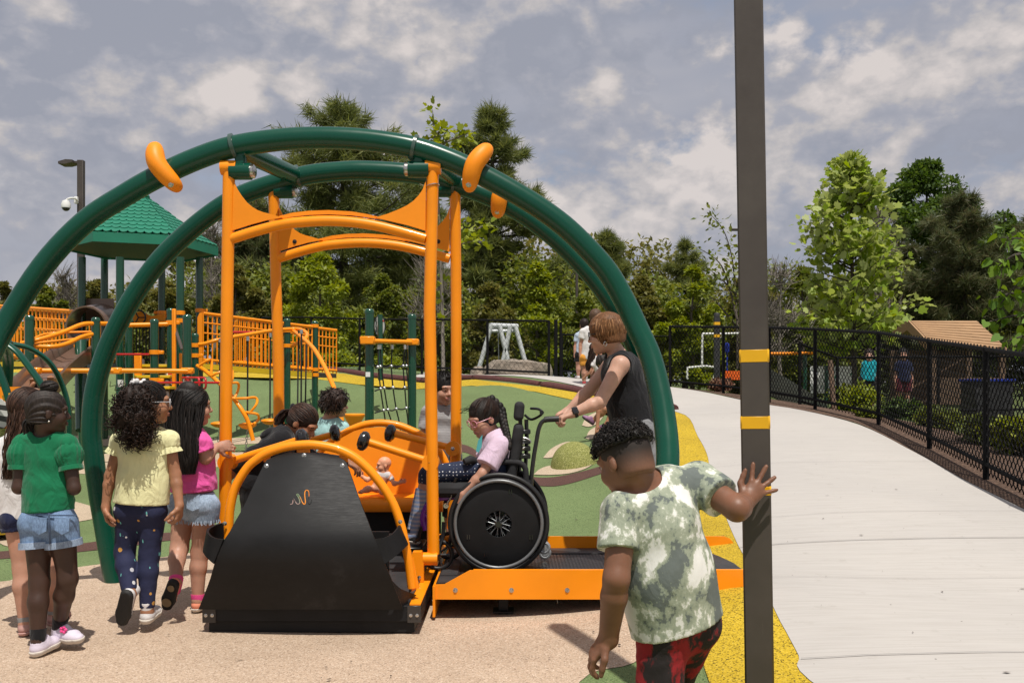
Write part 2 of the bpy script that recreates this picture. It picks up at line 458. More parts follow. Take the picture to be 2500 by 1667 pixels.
def sheet(name, poly, material, dz, res=.2, thick=0., **kw):
    """a region of surfacing: plan polygon draped on the terrain"""
    poly = [(p[0], p[1]) for p in poly]; n = len(poly)
    xs = [p[0] for p in poly]; ys = [p[1] for p in poly]
    pts = [Vector(p) for p in poly]; 
    q = np.array(poly); g = []
    X, Y = np.meshgrid(np.arange(min(xs), max(xs), res), np.arange(min(ys), max(ys), res)); X = X.ravel(); Y = Y.ravel()
    ins = np.zeros(len(X), bool); j = n - 1
    for i in range(n):
        c = ((q[i, 1] > Y) != (q[j, 1] > Y)); 
        with np.errstate(divide='ignore', invalid='ignore'):
            c &= X < (q[j, 0] - q[i, 0]) * (Y - q[i, 1]) / (q[j, 1] - q[i, 1] + 1e-12) + q[i, 0]
        ins ^= c; j = i
    dmin = np.full(len(X), 9.)
    for i in range(n):
        a = q[i]; b = q[(i + 1) % n]; ab = b - a; t = np.clip(((X - a[0]) * ab[0] + (Y - a[1]) * ab[1]) / (ab @ ab + 1e-12), 0, 1)
        dmin = np.minimum(dmin, np.hypot(X - a[0] - t * ab[0], Y - a[1] - t * ab[1]))
    keep = ins & (dmin > res * .35)
    pts += [Vector((x, y)) for x, y in zip(X[keep], Y[keep])]
    r = delaunay_2d_cdt(pts, [], [list(range(n))], 1, 1e-5)
    V = np.array([(v.x, v.y) for v in r[0]]); Z = gzs(V[:, 0], V[:, 1]) + dz
    vs = [(V[i, 0], V[i, 1], Z[i]) for i in range(len(V))]; fs = [tuple(f) for f in r[2]]
    me = bpy.data.meshes.new(name); me.from_pydata(vs, [], fs); me.shade_smooth()
    import bmesh
    bm = bmesh.new(); bm.from_mesh(me); bmesh.ops.recalc_face_normals(bm, faces=bm.faces)
    if sum(f.normal.z for f in bm.faces) < 0: bmesh.ops.reverse_faces(bm, faces=bm.faces)
    bm.to_mesh(me); bm.free(); me.shade_smooth()
    kw.setdefault('kind', 'structure')
    return tag(link_mesh(name, me, material), **kw)

def rubber(name, c, dark, amt=.35, light=None, gr=210):
    """poured rubber: granules of the colour with darker crumbs, slow fading and scuffs"""
    m, nt, b = new_mat(name); v = coords(nt)
    vo = nd(nt, 'ShaderNodeTexVoronoi'); vo.inputs['Scale'].default_value = gr; lk(nt, v, vo.inputs['Vector'])
    sp = nd(nt, 'ShaderNodeSeparateColor'); lk(nt, vo.outputs['Color'], sp.inputs[0])
    c = np.array(c); d = np.array(dark)
    g = ramp(nt, sp.outputs[0], [(0., d), (amt * .55, c * .62 + d * .2), (amt, c * .93), (.8, c * 1.06), (1., np.minimum(c * 1.3, 1) if light is None else np.array(light))])
    n = noise_tex(nt, v, .9, 6, .62); mx = nd(nt, 'ShaderNodeMix', data_type='RGBA', blend_type='MULTIPLY'); mx.inputs[0].default_value = 1
    lk(nt, g, mx.inputs[6]); lk(nt, ramp(nt, n.outputs[0], [(.3, (.84, .83, .82)), (.6, (1.02, 1.02, 1.02))]), mx.inputs[7])
    n2 = noise_tex(nt, v, 9, 5, .7); mx2 = nd(nt, 'ShaderNodeMix', data_type='RGBA', blend_type='MULTIPLY'); mx2.inputs[0].default_value = 1
    lk(nt, mx.outputs[2], mx2.inputs[6]); lk(nt, ramp(nt, n2.outputs[0], [(.22, (.8, .78, .76)), (.42, (1, 1, 1))]), mx2.inputs[7])
    lk(nt, mx2.outputs[2], b.inputs['Base Color']); b.inputs['Roughness'].default_value = .85; b.inputs['Specular IOR Level'].default_value = .25
    bump(nt, b, vo.outputs['Distance'], .6, .004)
    return m
M_BEIGE = rubber('beige_rubber', (.49, .365, .265), (.25, .17, .12), .20, (.66, .54, .43), 165)
M_GREEN = rubber('green_rubber', (.155, .215, .085), (.05, .08, .03), .30, (.23, .29, .13))
M_YELLOW = rubber('yellow_rubber', (.54, .37, .022), (.04, .03, .008), .30, (.64, .46, .06), 150)
M_BROWN = rubber('brown_rubber', (.11, .055, .045), (.03, .015, .012), .35)
M_CREAM = rubber('cream_rubber', (.50, .40, .29), (.25, .18, .12), .2)
M_OLIVE = rubber('speckled_rubber', (.26, .27, .075), (.07, .09, .02), .4, (.62, .60, .28))

def mulch_mat():
    m, nt, b = new_mat('mulch'); v = coords(nt)
    n = noise_tex(nt, v, 34, 6, .75); lk(nt, ramp(nt, n.outputs[0], [(.3, (.022, .014, .01)), (.5, (.10, .055, .035)), (.68, (.30, .19, .13))]), b.inputs['Base Color'])
    b.inputs['Roughness'].default_value = .95; bump(nt, b, n.outputs[0], 1., .03); return m
def lawn_mat():
    m, nt, b = new_mat('lawn'); v = coords(nt)
    n = noise_tex(nt, v, 1.3, 6, .6); n2 = noise_tex(nt, v, 40, 4, .7)
    mx = nd(nt, 'ShaderNodeMix', data_type='RGBA', blend_type='MULTIPLY'); mx.inputs[0].default_value = 1
    lk(nt, ramp(nt, n.outputs[0], [(.3, (.045, .075, .02)), (.7, (.12, .15, .035))]), mx.inputs[6]); lk(nt, ramp(nt, n2.outputs[0], [(.3, (.5, .5, .5)), (.7, (1.3, 1.3, 1.2))]), mx.inputs[7])
    lk(nt, mx.outputs[2], b.inputs['Base Color']); b.inputs['Roughness'].default_value = .9; bump(nt, b, n2.outputs[0], .8, .04); return m
def concrete_mat():
    m, nt, b = new_mat('broom_concrete'); v = coords(nt, (1.2, 26, 1)); v1 = coords(nt)
    n = noise_tex(nt, v, 2.2, 7, .68); n2 = noise_tex(nt, v1, .55, 5, .6); n3 = noise_tex(nt, v1, 7, 6, .7)
    vo = nd(nt, 'ShaderNodeTexVoronoi'); vo.inputs['Scale'].default_value = 5.5; lk(nt, v1, vo.inputs['Vector'])
    c = ramp(nt, n.outputs[0], [(.25, (.40, .375, .345)), (.5, (.455, .432, .405)), (.75, (.49, .468, .44))])
    def mul(a, f, stops):
        mx = nd(nt, 'ShaderNodeMix', data_type='RGBA', blend_type='MULTIPLY'); mx.inputs[0].default_value = 1
        lk(nt, a, mx.inputs[6]); lk(nt, ramp(nt, f, stops), mx.inputs[7]); return mx.outputs[2]
    c = mul(c, n2.outputs[0], [(.3, (.93, .925, .93)), (.7, (1.03, 1.02, 1.01))])
    c = mul(c, n3.outputs[0], [(.25, (.86, .85, .83)), (.4, (1, 1, 1))])
    c = mul(c, vo.outputs['Distance'], [(.018, (.25, .22, .2)), (.035, (1, 1, 1))])
    lk(nt, c, b.inputs['Base Color']); b.inputs['Roughness'].default_value = .85; bump(nt, b, n.outputs[0], .25, .004); return m
M_MULCH, M_LAWN, M_CONC = mulch_mat(), lawn_mat(), concrete_mat()
grid_obj('ground', GX, GY, GZ, M_GREEN, label='green poured rubber ground rising into a mound', kind='structure')

def plan(pix, y0=3.): return [tuple(on_ground(x, y, y0)[:2]) for x, y in pix]
def smooth2(pts, k=5): return [(p.x, p.y) for p in cm([Vector((x, y, 0)) for x, y in pts], k)]

# the concrete walk that climbs round the mound
left_edge = smooth2([(2.05, -6), (1.75, 1), (1.52, 3.0)] + plan([(1977,1667),(1950,1606),(1921,1552),(1891,1495),(1816,1361),(1792,1313),(1766,1247),(1735,1155),(1726,1111),(1704,1068),(1655,1008)]) + [(1.75, 16.0), (.9, 17.6), (-.6, 19.3), (-2.2, 20.6)])
right_edge = smooth2([(3.85, -6), (3.85, 3), (3.78, 5.5)] + [(3.9, 6.6), (4.12, 8.4), (4.36, 10.2), (4.5, 12.2), (4.18, 14.2), (3.62, 16.4), (2.95, 18.2), (1.9, 20.2), (.3, 21.8), (-1.8, 22.8)])
PATH_POLY = left_edge + right_edge[::-1]
sheet('path', PATH_POLY, M_CONC, .012, .1, label='pale broom finished concrete walk curving up the slope')
# sawn joints across the walk: shallow dark grooves
M_JOINT = mat('joint_dirt', (.27, .255, .24), .95)
def edge_at(edge, y):
    for (x0, y0), (x1, y1) in zip(edge, edge[1:]):
        if y0 <= y <= y1: return x0 + (x1 - x0) * (y - y0) / (y1 - y0 + 1e-9)
    return None
jb = MB()
for py, wd in ((1607, .0030), (1415, .0014), (1325, .0048), (1255, .0018), (1130, .002), (1012, .004)):
    y = on_ground(2050, py).y; xa, xb = edge_at(left_edge, y), edge_at(right_edge, y)
    if xa is None or xb is None: continue
    N = 16; r0, r1 = [], []
    for i in range(N + 1):
        x = xa + (xb - xa) * i / N; yy = y + (i / N - .5) * .06 + random.Random(i).uniform(-.003, .003)
        r0.append((x, yy - wd, gz(x, yy - wd) + .019)); r1.append((x, yy + wd, gz(x, yy + wd) + .019))
    jb.grid([r0, r1])
tag(jb.build('path_joints', M_JOINT), 'thin dark joints sawn across the concrete walk', kind='structure')

# planting ground outside the fence
fx = [(4.05, 3), (4.02, 6.2), (4.16, 7), (4.37, 8.7), (4.6, 10.5), (4.74, 12.4), (4.42, 14.2), (3.75, 17), (3.05, 18.4)]
mul_l = [(p[0] - .20, p[1]) for p in fx]; mul_r = [(p[0] + 1.3, p[1]) for p in fx]
sheet('mulch_bed', smooth2(mul_l, 4) + smooth2(mul_r, 4)[::-1], M_MULCH, .008, .3, label='reddish brown bark mulch strip along the fence foot')
sheet('lawn', smooth2([(p[0], p[1]) for p in mul_r], 4) + [(4.5, 24), (6, 32), (40, 36), (60, 20), (60, 0), (5.2, 0)], M_LAWN, .006, .8, label='rough green grass beyond the fence')
sheet('woodland_floor', [(-60, 25.0), (-4, 25.2), (-1.5, 24.2), (1.5, 23), (3.4, 24.5), (5.8, 33), (40, 38), (70, 22), (80, 130), (-80, 130)], M_LAWN, .005, 1.2, label='grassy ground under the far trees')

# beige landing in front, drawn from the photo's outline
front = smooth2(plan([(-260,1446),(0,1421),(41,1414),(197,1385),(327,1370),(418,1358),(466,1351)]) + [(-1.9, 6.9), (-.9, 7.25), (0.1, 7.1), (.55, 6.5)], 5)
rightb = smooth2([(.70, 6.0), (.80, 5.4), (.86, 4.9)] + plan([(1640,1545),(1547,1620),(1415,1667)]) + [(.05, 3.0), (-.6, 2.6), (-2, 2.2), (-6, 2.0)], 5)
sheet('beige_surfacing', front + rightb, M_BEIGE, .004, .25, label='beige granular rubber landing round the swing')
# yellow border along the walk
yl = [(x, y) for x, y in left_edge if -1 < y < 17.5]
yin = smooth2([(1.15, 0), (.86, 3.0)] + plan([(1730,1667),(1711,1576)]) + [(.86, 4.9), (.84, 5.6), (.9, 6.4), (1.05, 7.4), (1.3, 8.6), (1.62, 10.2), (1.85, 12.0), (1.9, 13.4), (1.5, 14.7), (.65, 15.6)], 4)
kerb_px = [(798, 901), (900, 909), (1034, 922), (1160, 926), (1325, 944), (1400, 954), (1500, 972), (1580, 986), (1650, 1003)]
KY = [22.0, 21.0, 19.6, 18.5, 17.0, 16.5, 15.6, 15.0, 14.4]
kerb_pts = [P(x, y, Y) for (x, y), Y in zip(kerb_px, KY)]
kx = [(p.x, p.y) for p in kerb_pts]
sheet('yellow_border', [(x, y) for x, y in yl if y < 14.2] + [(2.5, 14.3)] + [(x, y - .12) for x, y in kx[::-1][1:]] + [(-7, 23.2), (-11, 23.7), (-16, 23.7), (-16, 22.7), (-11, 22.7), (-7, 22.3), (-4.45, 21.2), (-3.3, 20.3), (-1.9, 18.8), (-.75, 17.6), (.4, 16.3), (1.0, 15.4)] + yin[::-1][3:], M_YELLOW, .008, .25, label='yellow rubber border speckled with black crumbs')
# painted bands on the play floor
def band(name, top, bot, m, dz, label, y0=3.): sheet(name, smooth2(plan(top, y0), 4) + smooth2(plan(bot, y0), 4)[::-1], m, dz, .25, label=label)
band('brown_band', [(-200,1352),(0,1347),(197,1327),(333,1308),(418,1300),(560,1292),(700,1290)], [(-200,1372),(0,1365),(197,1348),(333,1332),(418,1320),(560,1312),(700,1310)], M_BROWN, .004, 'dark brown rubber stripe winding behind the children')
band('cream_patch', [(-200,1200),(40,1205),(150,1222),(186,1226),(235,1240)], [(-200,1262),(-40,1310),(20,1335),(60,1322),(120,1290),(228,1268)], M_CREAM, .006, 'cream rubber patch left of the green arch')
band('cream_band', [(-300,1112),(150,1110),(260,1108),(420,1112),(560,1106),(640,1100)], [(-300,1150),(150,1155),(260,1160),(420,1150),(560,1136),(640,1112)], M_CREAM, .005, 'cream rubber band across the play floor')
band('cream_band', [(-300,1058),(100,1064),(300,1064),(480,1072),(640,1066),(700,1070)], [(-300,1078),(100,1082),(300,1090),(480,1088),(640,1082),(700,1080)], M_CREAM, .005, 'cream rubber band at the foot of the mound')
band('brown_band', [(560,1186),(620,1180),(700,1160),(860,1120),(1000,1092),(1122,1084),(1180,1112),(1250,1150),(1307,1166),(1370,1163),(1459,1141),(1540,1112),(1600,1090)], [(560,1210),(620,1202),(700,1182),(860,1140),(1000,1110),(1122,1103),(1180,1130),(1250,1170),(1307,1186),(1370,1186),(1459,1160),(1540,1130),(1600,1106)], M_BROWN, .005, 'dark brown rubber stripe winding up the slope')
def petal(pix, label): sheet('cream_petal', smooth2([p for p in plan(pix)] + [plan(pix)[0]], 4), M_CREAM, .009, .1, label=label)
petal([(1326,1119),(1345,1098),(1372,1083),(1394,1080),(1388,1094),(1368,1110),(1345,1119)], 'narrow cream petal set in the slope beside the hump')
petal([(1303,1160),(1318,1147),(1345,1138),(1400,1140),(1442,1126),(1452,1130),(1430,1145),(1390,1157),(1340,1161)], 'wide cream petal set in the slope below the hump')
petal([(1421,1040),(1434,1018),(1462,1006),(1475,1012),(1462,1032),(1440,1043)], 'cream petal set in the slope under the foot of the crawling child')
petal([(1430,1072),(1440,1052),(1465,1040),(1478,1044),(1470,1060),(1445,1073)], 'cream petal set in the slope under the hand of the crawling child')
# rubber hump
hp = on_ground(1405, 1140); hb = MB()
rows = []
for i in range(9):
    t = i / 8 * PI / 2; rows.append([Vector((hp.x + .27 * math.cos(t) * math.cos(a), hp.y + .15 + .27 * math.cos(t) * math.sin(a), hp.z - .02 + .29 * math.sin(t) + .03 * math.cos(t) * math.sin(a))) for a in [2 * PI * k / 28 for k in range(29)]])
hb.grid(rows)
tag(hb.build('rubber_hump', M_OLIVE, loc=hp), 'speckled olive rubber hump on the green slope', 'play hump')

# leaf crumbs and grit lying about on the landing and the walk
mb = MB(); rgl = random.Random(8)
def inside(x, y, poly):
    c = False; j = len(poly) - 1
    for i in range(len(poly)):
        if (poly[i][1] > y) != (poly[j][1] > y) and x < (poly[j][0] - poly[i][0]) * (y - poly[i][1]) / (poly[j][1] - poly[i][1]) + poly[i][0]: c = not c
        j = i
    return c
for i in range(520):
    x, y = rgl.uniform(-4.5, 4.2), rgl.uniform(3.2, 8.5) if i < 400 else rgl.uniform(8, 14); on_walk = inside(x, y, PATH_POLY)
    if on_walk and rgl.random() < .55: continue
    z = gz(x, y) + (.017 if on_walk else .012); r = rgl.uniform(.003, .010) if rgl.random() < .85 else rgl.uniform(.012, .022); a = rgl.uniform(0, 6.28); e = rgl.uniform(.25, .7)
    mb.add([(x + r * math.cos(a + t) * (1 if k % 2 == 0 else e), y + r * math.sin(a + t) * (1 if k % 2 == 0 else e), z + rgl.uniform(0, .004)) for k, t in enumerate((0, 1.57, 3.14, 4.71))], [(0, 1, 2, 3)])
tag(mb.build('litter', mat('leaf_crumbs', (.06, .04, .028), .9, var=.5, vscale=3)), 'scattered dry leaf crumbs and grit', kind='stuff')
# ------------------------------------------------------------------ paints
M_ORANGE = mat('orange_powdercoat', (.94, .29, .004), .36, var=.07, vscale=3, coat=.12, spec=.35, bmp=.08, bscale=500, bdist=.001)
M_ORANGE_P = mat('orange_plastic', (.92, .28, .006), .48, var=.07, vscale=4, spec=.35, bmp=.12, bscale=260, bdist=.001)
M_GREENP = mat('green_powdercoat', (.0006, .058, .034), .26, var=.12, vscale=2, coat=.15, spec=.35)
M_GREEND = mat('green_post_paint', (.003, .055, .026), .25, var=.12, vscale=3, coat=.5)
def hdpe():
    m, nt, b = new_mat('black_plastic'); v = coords(nt); vs = coords(nt, (1, 1, 14))
    n = noise_tex(nt, v, 3.2, 6, .7); n2 = noise_tex(nt, vs, 16, 4, .7)
    mx = nd(nt, 'ShaderNodeMix', data_type='RGBA', blend_type='MULTIPLY'); mx.inputs[0].default_value = 1
    lk(nt, ramp(nt, n.outputs[0], [(.35, (.006, .006, .0065)), (.62, (.011, .011, .012)), (.76, (.028, .028, .03))]), mx.inputs[6])
    lk(nt, ramp(nt, n2.outputs[0], [(.3, (.9, .9, .9)), (.7, (1.1, 1.1, 1.1))]), mx.inputs[7])
    lk(nt, mx.outputs[2], b.inputs['Base Color'])
    lk(nt, ramp(nt, n2.outputs[0], [(.3, (.50, .50, .50)), (.7, (.66, .66, .66))]), b.inputs['Roughness']); b.inputs['Specular IOR Level'].default_value = .27
    bump(nt, b, n2.outputs[0], .06, .002); return m
M_HDPE = hdpe()
M_BLACK = mat('black_rubber', (.012, .012, .013), .45, var=.2, bmp=.1)
M_BLACKG = mat('glossy_black_rubber', (.010, .010, .011), .22, var=.2, coat=.4)
M_DECK = mat('deck_plate', (.035, .034, .036), .5, var=.35, vscale=5, bmp=.3, bscale=120)
M_STEEL = mat('bolt_steel', (.55, .53, .50), .25, 1., var=.1)
M_GALV = mat('galvanised_steel', (.40, .42, .43), .42, .6, var=.2, vscale=12)
def bronze():
    m, nt, b = new_mat('bronze_paint'); v = coords(nt); n = noise_tex(nt, v, 4, 5, .65); ns = noise_tex(nt, coords(nt, (14, 14, 1.2)), 6, 6, .75); ns.inputs['Distortion'].default_value = .8
    mx = nd(nt, 'ShaderNodeMix', data_type='RGBA'); lk(nt, ramp(nt, ns.outputs[0], [(.66, (0, 0, 0)), (.72, (.5, .5, .5))]), mx.inputs[0]); lk(nt, ramp(nt, n.outputs[0], [(.3, (.058, .046, .040)), (.7, (.078, .063, .054))]), mx.inputs[6]); mx.inputs[7].default_value = (.14, .12, .105, 1)
    lk(nt, mx.outputs[2], b.inputs['Base Color']); lk(nt, ramp(nt, n.outputs[0], [(.3, (.36, .36, .36)), (.7, (.55, .55, .55))]), b.inputs['Roughness']); bump(nt, b, n.outputs[0], .05, .01); return m
M_BROWNM = bronze()
M_TAPE = mat('yellow_tape', (.80, .42, .006), .45, var=.05)
M_CLEAR = mat('grey_collar', (.05, .09, .075), .25, var=.1)
M_RED = mat('red_powdercoat', (.50, .012, .016), .3, var=.06, coat=.3)
M_WHITE = mat('white_sticker', (.78, .78, .76), .5, var=.04)

def bolt(mb, p, n, r=.011):
    n = Vector(n).normalized(); mb.lathe([(r * 1.45, 0), (r * 1.45, .002), (r, .0025), (r * .95, .007), (r * .55, .0085), (r * .5, .006), (.0005, .006)], p, n, 14)

# ------------------------------------------------------------------ green arch frame
YF, YR = 5.64, 6.36
fa = [(-75,1545),(-80,1480),(-88,1390),(-92,1270),(-88,1140),(-66,1010),(-38,900),(12,796),(105,650),(206,543),(308,475),(388,430),(480,388),(569,359),(680,342),(787,337),(900,343),(1010,361),(1100,391),(1169,423),(1242,462),(1310,503),(1375,550),(1430,602),(1484,664),(1525,735),(1556,800),(1590,877),(1616,985),(1629,1083),(1629,1160),(1622,1270),(1604,1370),(1572,1480),(1540,1560)]
ra = [(281,1421),(272,1382),(257,1296),(241,1203),(229,1116),(223,1050),(232,950),(264,846),(318,737),(381,646),(444,581),(514,523),(580,482),(653,454),(745,429),(815,420),(890,417),(1000,424),(1090,443),(1150,462),(1230,496),(1302,540),(1380,604),(1452,682),(1508,762),(1552,850),(1582,940),(1598,1030),(1598,1110),(1586,1220),(1566,1320),(1550,1378)]
frame = thing('swing_arch_stand', 'big green steel double arch standing over the orange swing', 'swing frame', P(790, 1450, 6.0) * 1.0)
frame.location.z = 0; OFF[frame.name] = Vector(frame.location)
def arch(px, Y):
    def yy(x, y):
        t = min(max((y - 700) / 650, 0), 1); t = t * t * (3 - 2 * t)
        if Y == YF: return Y - .47 * t
        return Y + (.42 * t if x > 1000 else 0)
    mb = MB(); mb.tube(cm([P(x, y, yy(x, y)) for x, y in px], 5), .066, 24); return mb.build('arch', M_GREENP, frame)
arch(fa, YF); arch(ra, YR)
for (a, b) in (((583,366),(722,430)), ((1016,372),(1112,440))):
    A, B = P(*a, YF), P(*b, YR); d = (B - A).normalized()
    mb = MB(); mb.tube([A - d * .02, B + d * .02], .058, 22); mb.build('cross_tube', M_GREENP, frame)
def collar(p, q, Y):
    A, B = P(*p, Y), P(*q, Y); t = (B - A).normalized(); mb = MB()
    mb.lathe([(.067, -.012), (.079, -.010), (.079, .010), (.067, .012)], (A + B) / 2, t, 26); mb.build('collar', M_CLEAR, frame)
collar((569,359),(573,358),YF); collar((1010,361),(1014,362),YF); collar((727,432),(731,431),YR); collar((1108,448),(1112,449),YR)
for (px, py, Y, sx) in ((588,419,YF,1), (694,467,YR,1), (1022,414,YF,-1), (1080,464,YR,-1)):
    c = P(px, py, Y); mb = MB(); mb.cyl(c - Vector((.062, 0, 0)), c + Vector((.062, 0, 0)), .050, 20)
    mb.box(c + Vector((0, 0, .055)), (.030, .03, .055), None, .01); h = mb.build('hanger_bracket', M_GREENP, frame)
    mb = MB(); e = c + Vector((sx * .062, 0, 0)); mb.lathe([(.041, 0), (.041, .018), (.03, .026), (.012, .028), (.001, .028)], e, (sx, 0, 0), 18); mb.build('axle_cap', M_STEEL, h)
# orange bumper hooks hugging the tube
for (pa, pb, pc, Y, nm) in (((386,369),(398,410),(434,455), YF, 0), ((1187,372),(1160,410),(1148,455), YF, 1), ((1228,468),(1220,490),(1216,520), YR, 2)):
    a, b, c = [P(*q, Y) for q in (pa, pb, pc)]
    mb = MB(); o = Vector((0, -.055, 0))
    mb.tube(cm([a + Vector((0, .03, 0)), a + o * .8, b + o * 1.6 , c + o * 1.1, c + Vector((0, .02, -.004))], 6), [.008, .016, .024, .030, .036, .041, .046, .050, .053, .055, .056, .056, .056, .055, .054, .053, .051, .049, .046, .042, .037, .030, .020, .008, .004], 18)
    k = mb.build('bumper_hook', M_ORANGE_P, frame)
    mb = MB(); bolt(mb, c + Vector((-.004, -.105, -.012)), (0, -1, -.2), .012); mb.build('bolt', M_STEEL, k)

# ------------------------------------------------------------------ orange gliding swing
sw = thing('glider_swing', 'orange wheelchair glider swing with black end panels hanging from the green arches', 'swing', (-1.05, 6.0, 0.03))
posts = {}
def post(name_pts, Y):
    pts = [P(x, y, Y) for x, y in name_pts]; mb = MB(); mb.tube(pts, .0362, 18)
    t = pts[0]; mb.cyl(t + Vector((-.045, 0, .012)), t + Vector((.048, 0, .012)), .044, 18)
    return mb.build('post', M_ORANGE, sw)
post([(559,415),(553,850),(549,1290)], YF); p_fr = post([(1057,413),(1049,750),(1054,1060),(1058,1352)], YF)
post([(668,463),(674,700),(680,874),(681,1075),(682,1290)], YR); post([(1111,463),(1113,650),(1114,874),(1113,1100),(1104,1290)], YR)
# steel cable tie on the front right post
mb = MB(); c = P(1056, 455, YF); mb.tube([c + Vector((.040 * math.cos(a), .040 * math.sin(a), .01 * math.cos(a + .6))) for a in [2 * PI * k / 18 for k in range(18)]], .003, 6, closed=True)
mb.tube([c + Vector((-.04, -.01, 0)), c + Vector((-.075, -.01, .012))], .0025, 6); mb.build('cable_tie', M_STEEL, p_fr)
z7 = zoomer(2.6135, 500, 300)
def header(Y, dx):
    def q(x, y):
        v = z7(x, y, YF); return Vector((v.x + dx, Y, v.z - (.02 if Y > 6 else 0)))
    mb = MB(); mb.tube(cm([q(165, 742), q(330, 690), q(500, 648), q(640, 632), q(785, 626), q(940, 634), q(1090, 656), q(1250, 695), q(1410, 740)], 5), .0315, 18)
    mb.build('header_tube', M_ORANGE, sw)
    mb = MB(); t = Vector((0, .013, 0))
    up = [(470, 598), (560, 575), (660, 563), (790, 558), (940, 567), (1040, 584), (1120, 604)]; lo = [(1120, 618), (1040, 605), (940, 592), (790, 585), (660, 589), (560, 601), (470, 618)]
    mb.prism([q(*p) - t / 2 for p in up + lo], t); mb.build('header_plate', M_ORANGE_P, sw)
    for pl in ([(190, 375), (214, 430), (240, 470), (272, 510), (305, 538), (340, 560), (380, 575), (420, 585), (500, 608), (400, 625), (300, 652), (181, 690)], [(1412, 375), (1392, 430), (1366, 468), (1330, 505), (1290, 532), (1240, 556), (1170, 584), (1090, 608), (1190, 632), (1300, 658), (1410, 692)]):
        mb = MB(); mb.prism([q(*p) - t / 2 - Vector((0, .014, 0)) for p in pl], t); g = mb.build('header_fin', M_ORANGE_P, sw)
        if Y > 6:
            mb = MB(); cx = 300 if pl[0][0] < 700 else 1330; bolt(mb, q(cx, 620) - t / 2 - Vector((0, .014, 0)), (0, -1, 0), .010); mb.build('bolt', M_BLACK, g)
header(YF, 0.0); header(YR, .095)

# base: black box hull under a deck
zf = 5.02; XL, XR = P(496, 1500, zf).x, P(1027, 1500, zf).x; YB = 6.95
mb = MB(); mb.box(((XL + XR) / 2, (zf + YB) / 2, .105), ((XR - XL) / 2, (YB - zf) / 2, .043), None, .004); mb.build('base', M_HDPE, sw)
mb = MB(); mb.box(((XL + XR) / 2 - .005, (zf + YB) / 2 + .01, .031), ((XR - XL) / 2 - .03, (YB - zf) / 2 - .01, .029)); mb.build('skirt', M_HDPE, sw)
for cx in (XL + .033, XR - .035):
    mb = MB(); mb.box((cx, zf - .003, .103), (.036, .004, .045), None, .002); pl = mb.build('corner_plate', mat('brown_plate', (.035, .030, .027), .4), sw)
    mb = MB()
    for k in (-.017, .017): bolt(mb, (cx + k, zf - .007, .098), (0, -1, 0), .0065)
    mb.build('bolt', M_STEEL, pl)
mb = MB(); mb.box(((XL + XR) / 2, (zf + YB) / 2, .157), ((XR - XL) / 2 - .06, (YB - zf) / 2 - .06, .008)); mb.build('deck', M_DECK, sw)
for sx in (XL + .03, XR - .03):
    mb = MB(); mb.box((sx, (zf + YB) / 2, .153), (.029, (YB - zf) / 2 - .004, .004)); mb.build('edge_plate', M_ORANGE, sw)
# near and far bench ends: hoop, panel, seat
z2 = zoomer(2.53, 480, 980)
YH = 5.12
hoop = [(196, 845), (196, 760), (203, 650), (232, 530), (300, 415), (360, 360), (430, 318), (550, 281), (680, 268), (790, 279), (880, 302), (970, 348), (1060, 425), (1145, 525), (1215, 640), (1262, 770), (1290, 890), (1312, 1000), (1330, 1150)]
mb = MB(); mb.tube(cm([z2(x, y, YH) + Vector((0, max(0, (900 - y)) / 900 * .06, 0)) for x, y in hoop], 4), .0245, 16); mb.build('hoop', M_ORANGE, sw)
def panelrow(y, xl, xr, Y): return [z2(xl + (xr - xl) * i / 24, y, Y - .035 * math.sin(PI * i / 24)) for i in range(25)]
rows = [(316, 575, 770, 5.165), (322, 520, 810, 5.155), (336, 486, 862, 5.145), (360, 434, 908, 5.13), (378, 420, 925, 5.12), (480, 370, 962, 5.05), (560, 332, 990, 5.0), (650, 290, 1022, 4.95), (740, 238, 1058, 4.905), (800, 206, 1080, 4.88), (850, 172, 1100, 4.865), (900, 150, 1122, 4.86), (950, 130, 1142, 4.86), (1000, 110, 1162, 4.868), (1090, 85, 1200, 4.90), (1180, 52, 1234, 4.94), (1240, 28, 1258, 4.975), (1283, 10, 1276, 5.0)]
mb = MB(); R0 = [panelrow(*r) for r in rows]; mb.grid(R0); th = Vector((0, .014, 0)); mb.grid([[p + th for p in r] for r in R0])
edge = [r[0] for r in R0[::-1]] + R0[0] + [r[-1] for r in R0] + R0[-1][::-1]; mb.grid([edge, [p + th for p in edge]])
pan = mb.build('end_panel', M_HDPE, sw)
def flap(top, bot):
    mb = MB(); T, B = cm([z2(*p) for p in top], 5), cm([z2(*p) for p in bot], 5); n = min(len(T), len(B)); T, B = T[:n], B[:n]
    rr = [[T[i].lerp(B[i], k / 8) for k in range(9)] for i in range(n)]; mb.grid(rr)
    nn = []
    for i in range(n):
        d = (rr[min(i + 1, n - 1)][4] - rr[max(i - 1, 0)][4]); s = d.cross(rr[i][8] - rr[i][0]).normalized() * .012; nn.append(s)
    r2 = [[p + nn[i] for p in rr[i]] for i in range(n)]; mb.grid(r2)
    e1 = [r[0] for r in rr]; mb.grid([e1, [r[0] for r in r2]]); mb.grid([[r[8] for r in rr], [r[8] for r in r2]]); mb.grid([rr[-1], r2[-1]])
    mb.build('pocket_wing', M_HDPE, pan)
flap([(172,850,4.865),(110,838,4.885),(76,806,4.95),(86,782,5.05),(130,760,5.16),(168,748,5.22)], [(112,1000,4.868),(76,965,4.885),(52,925,4.95),(66,900,5.05),(110,880,5.15),(170,870,5.22)])
flap([(1100,850,4.865),(1160,840,4.885),(1215,812,4.96),(1250,772,5.06),(1264,748,5.16)], [(1162,1000,4.868),(1215,965,4.90),(1268,920,4.97),(1304,885,5.06),(1306,868,5.16)])
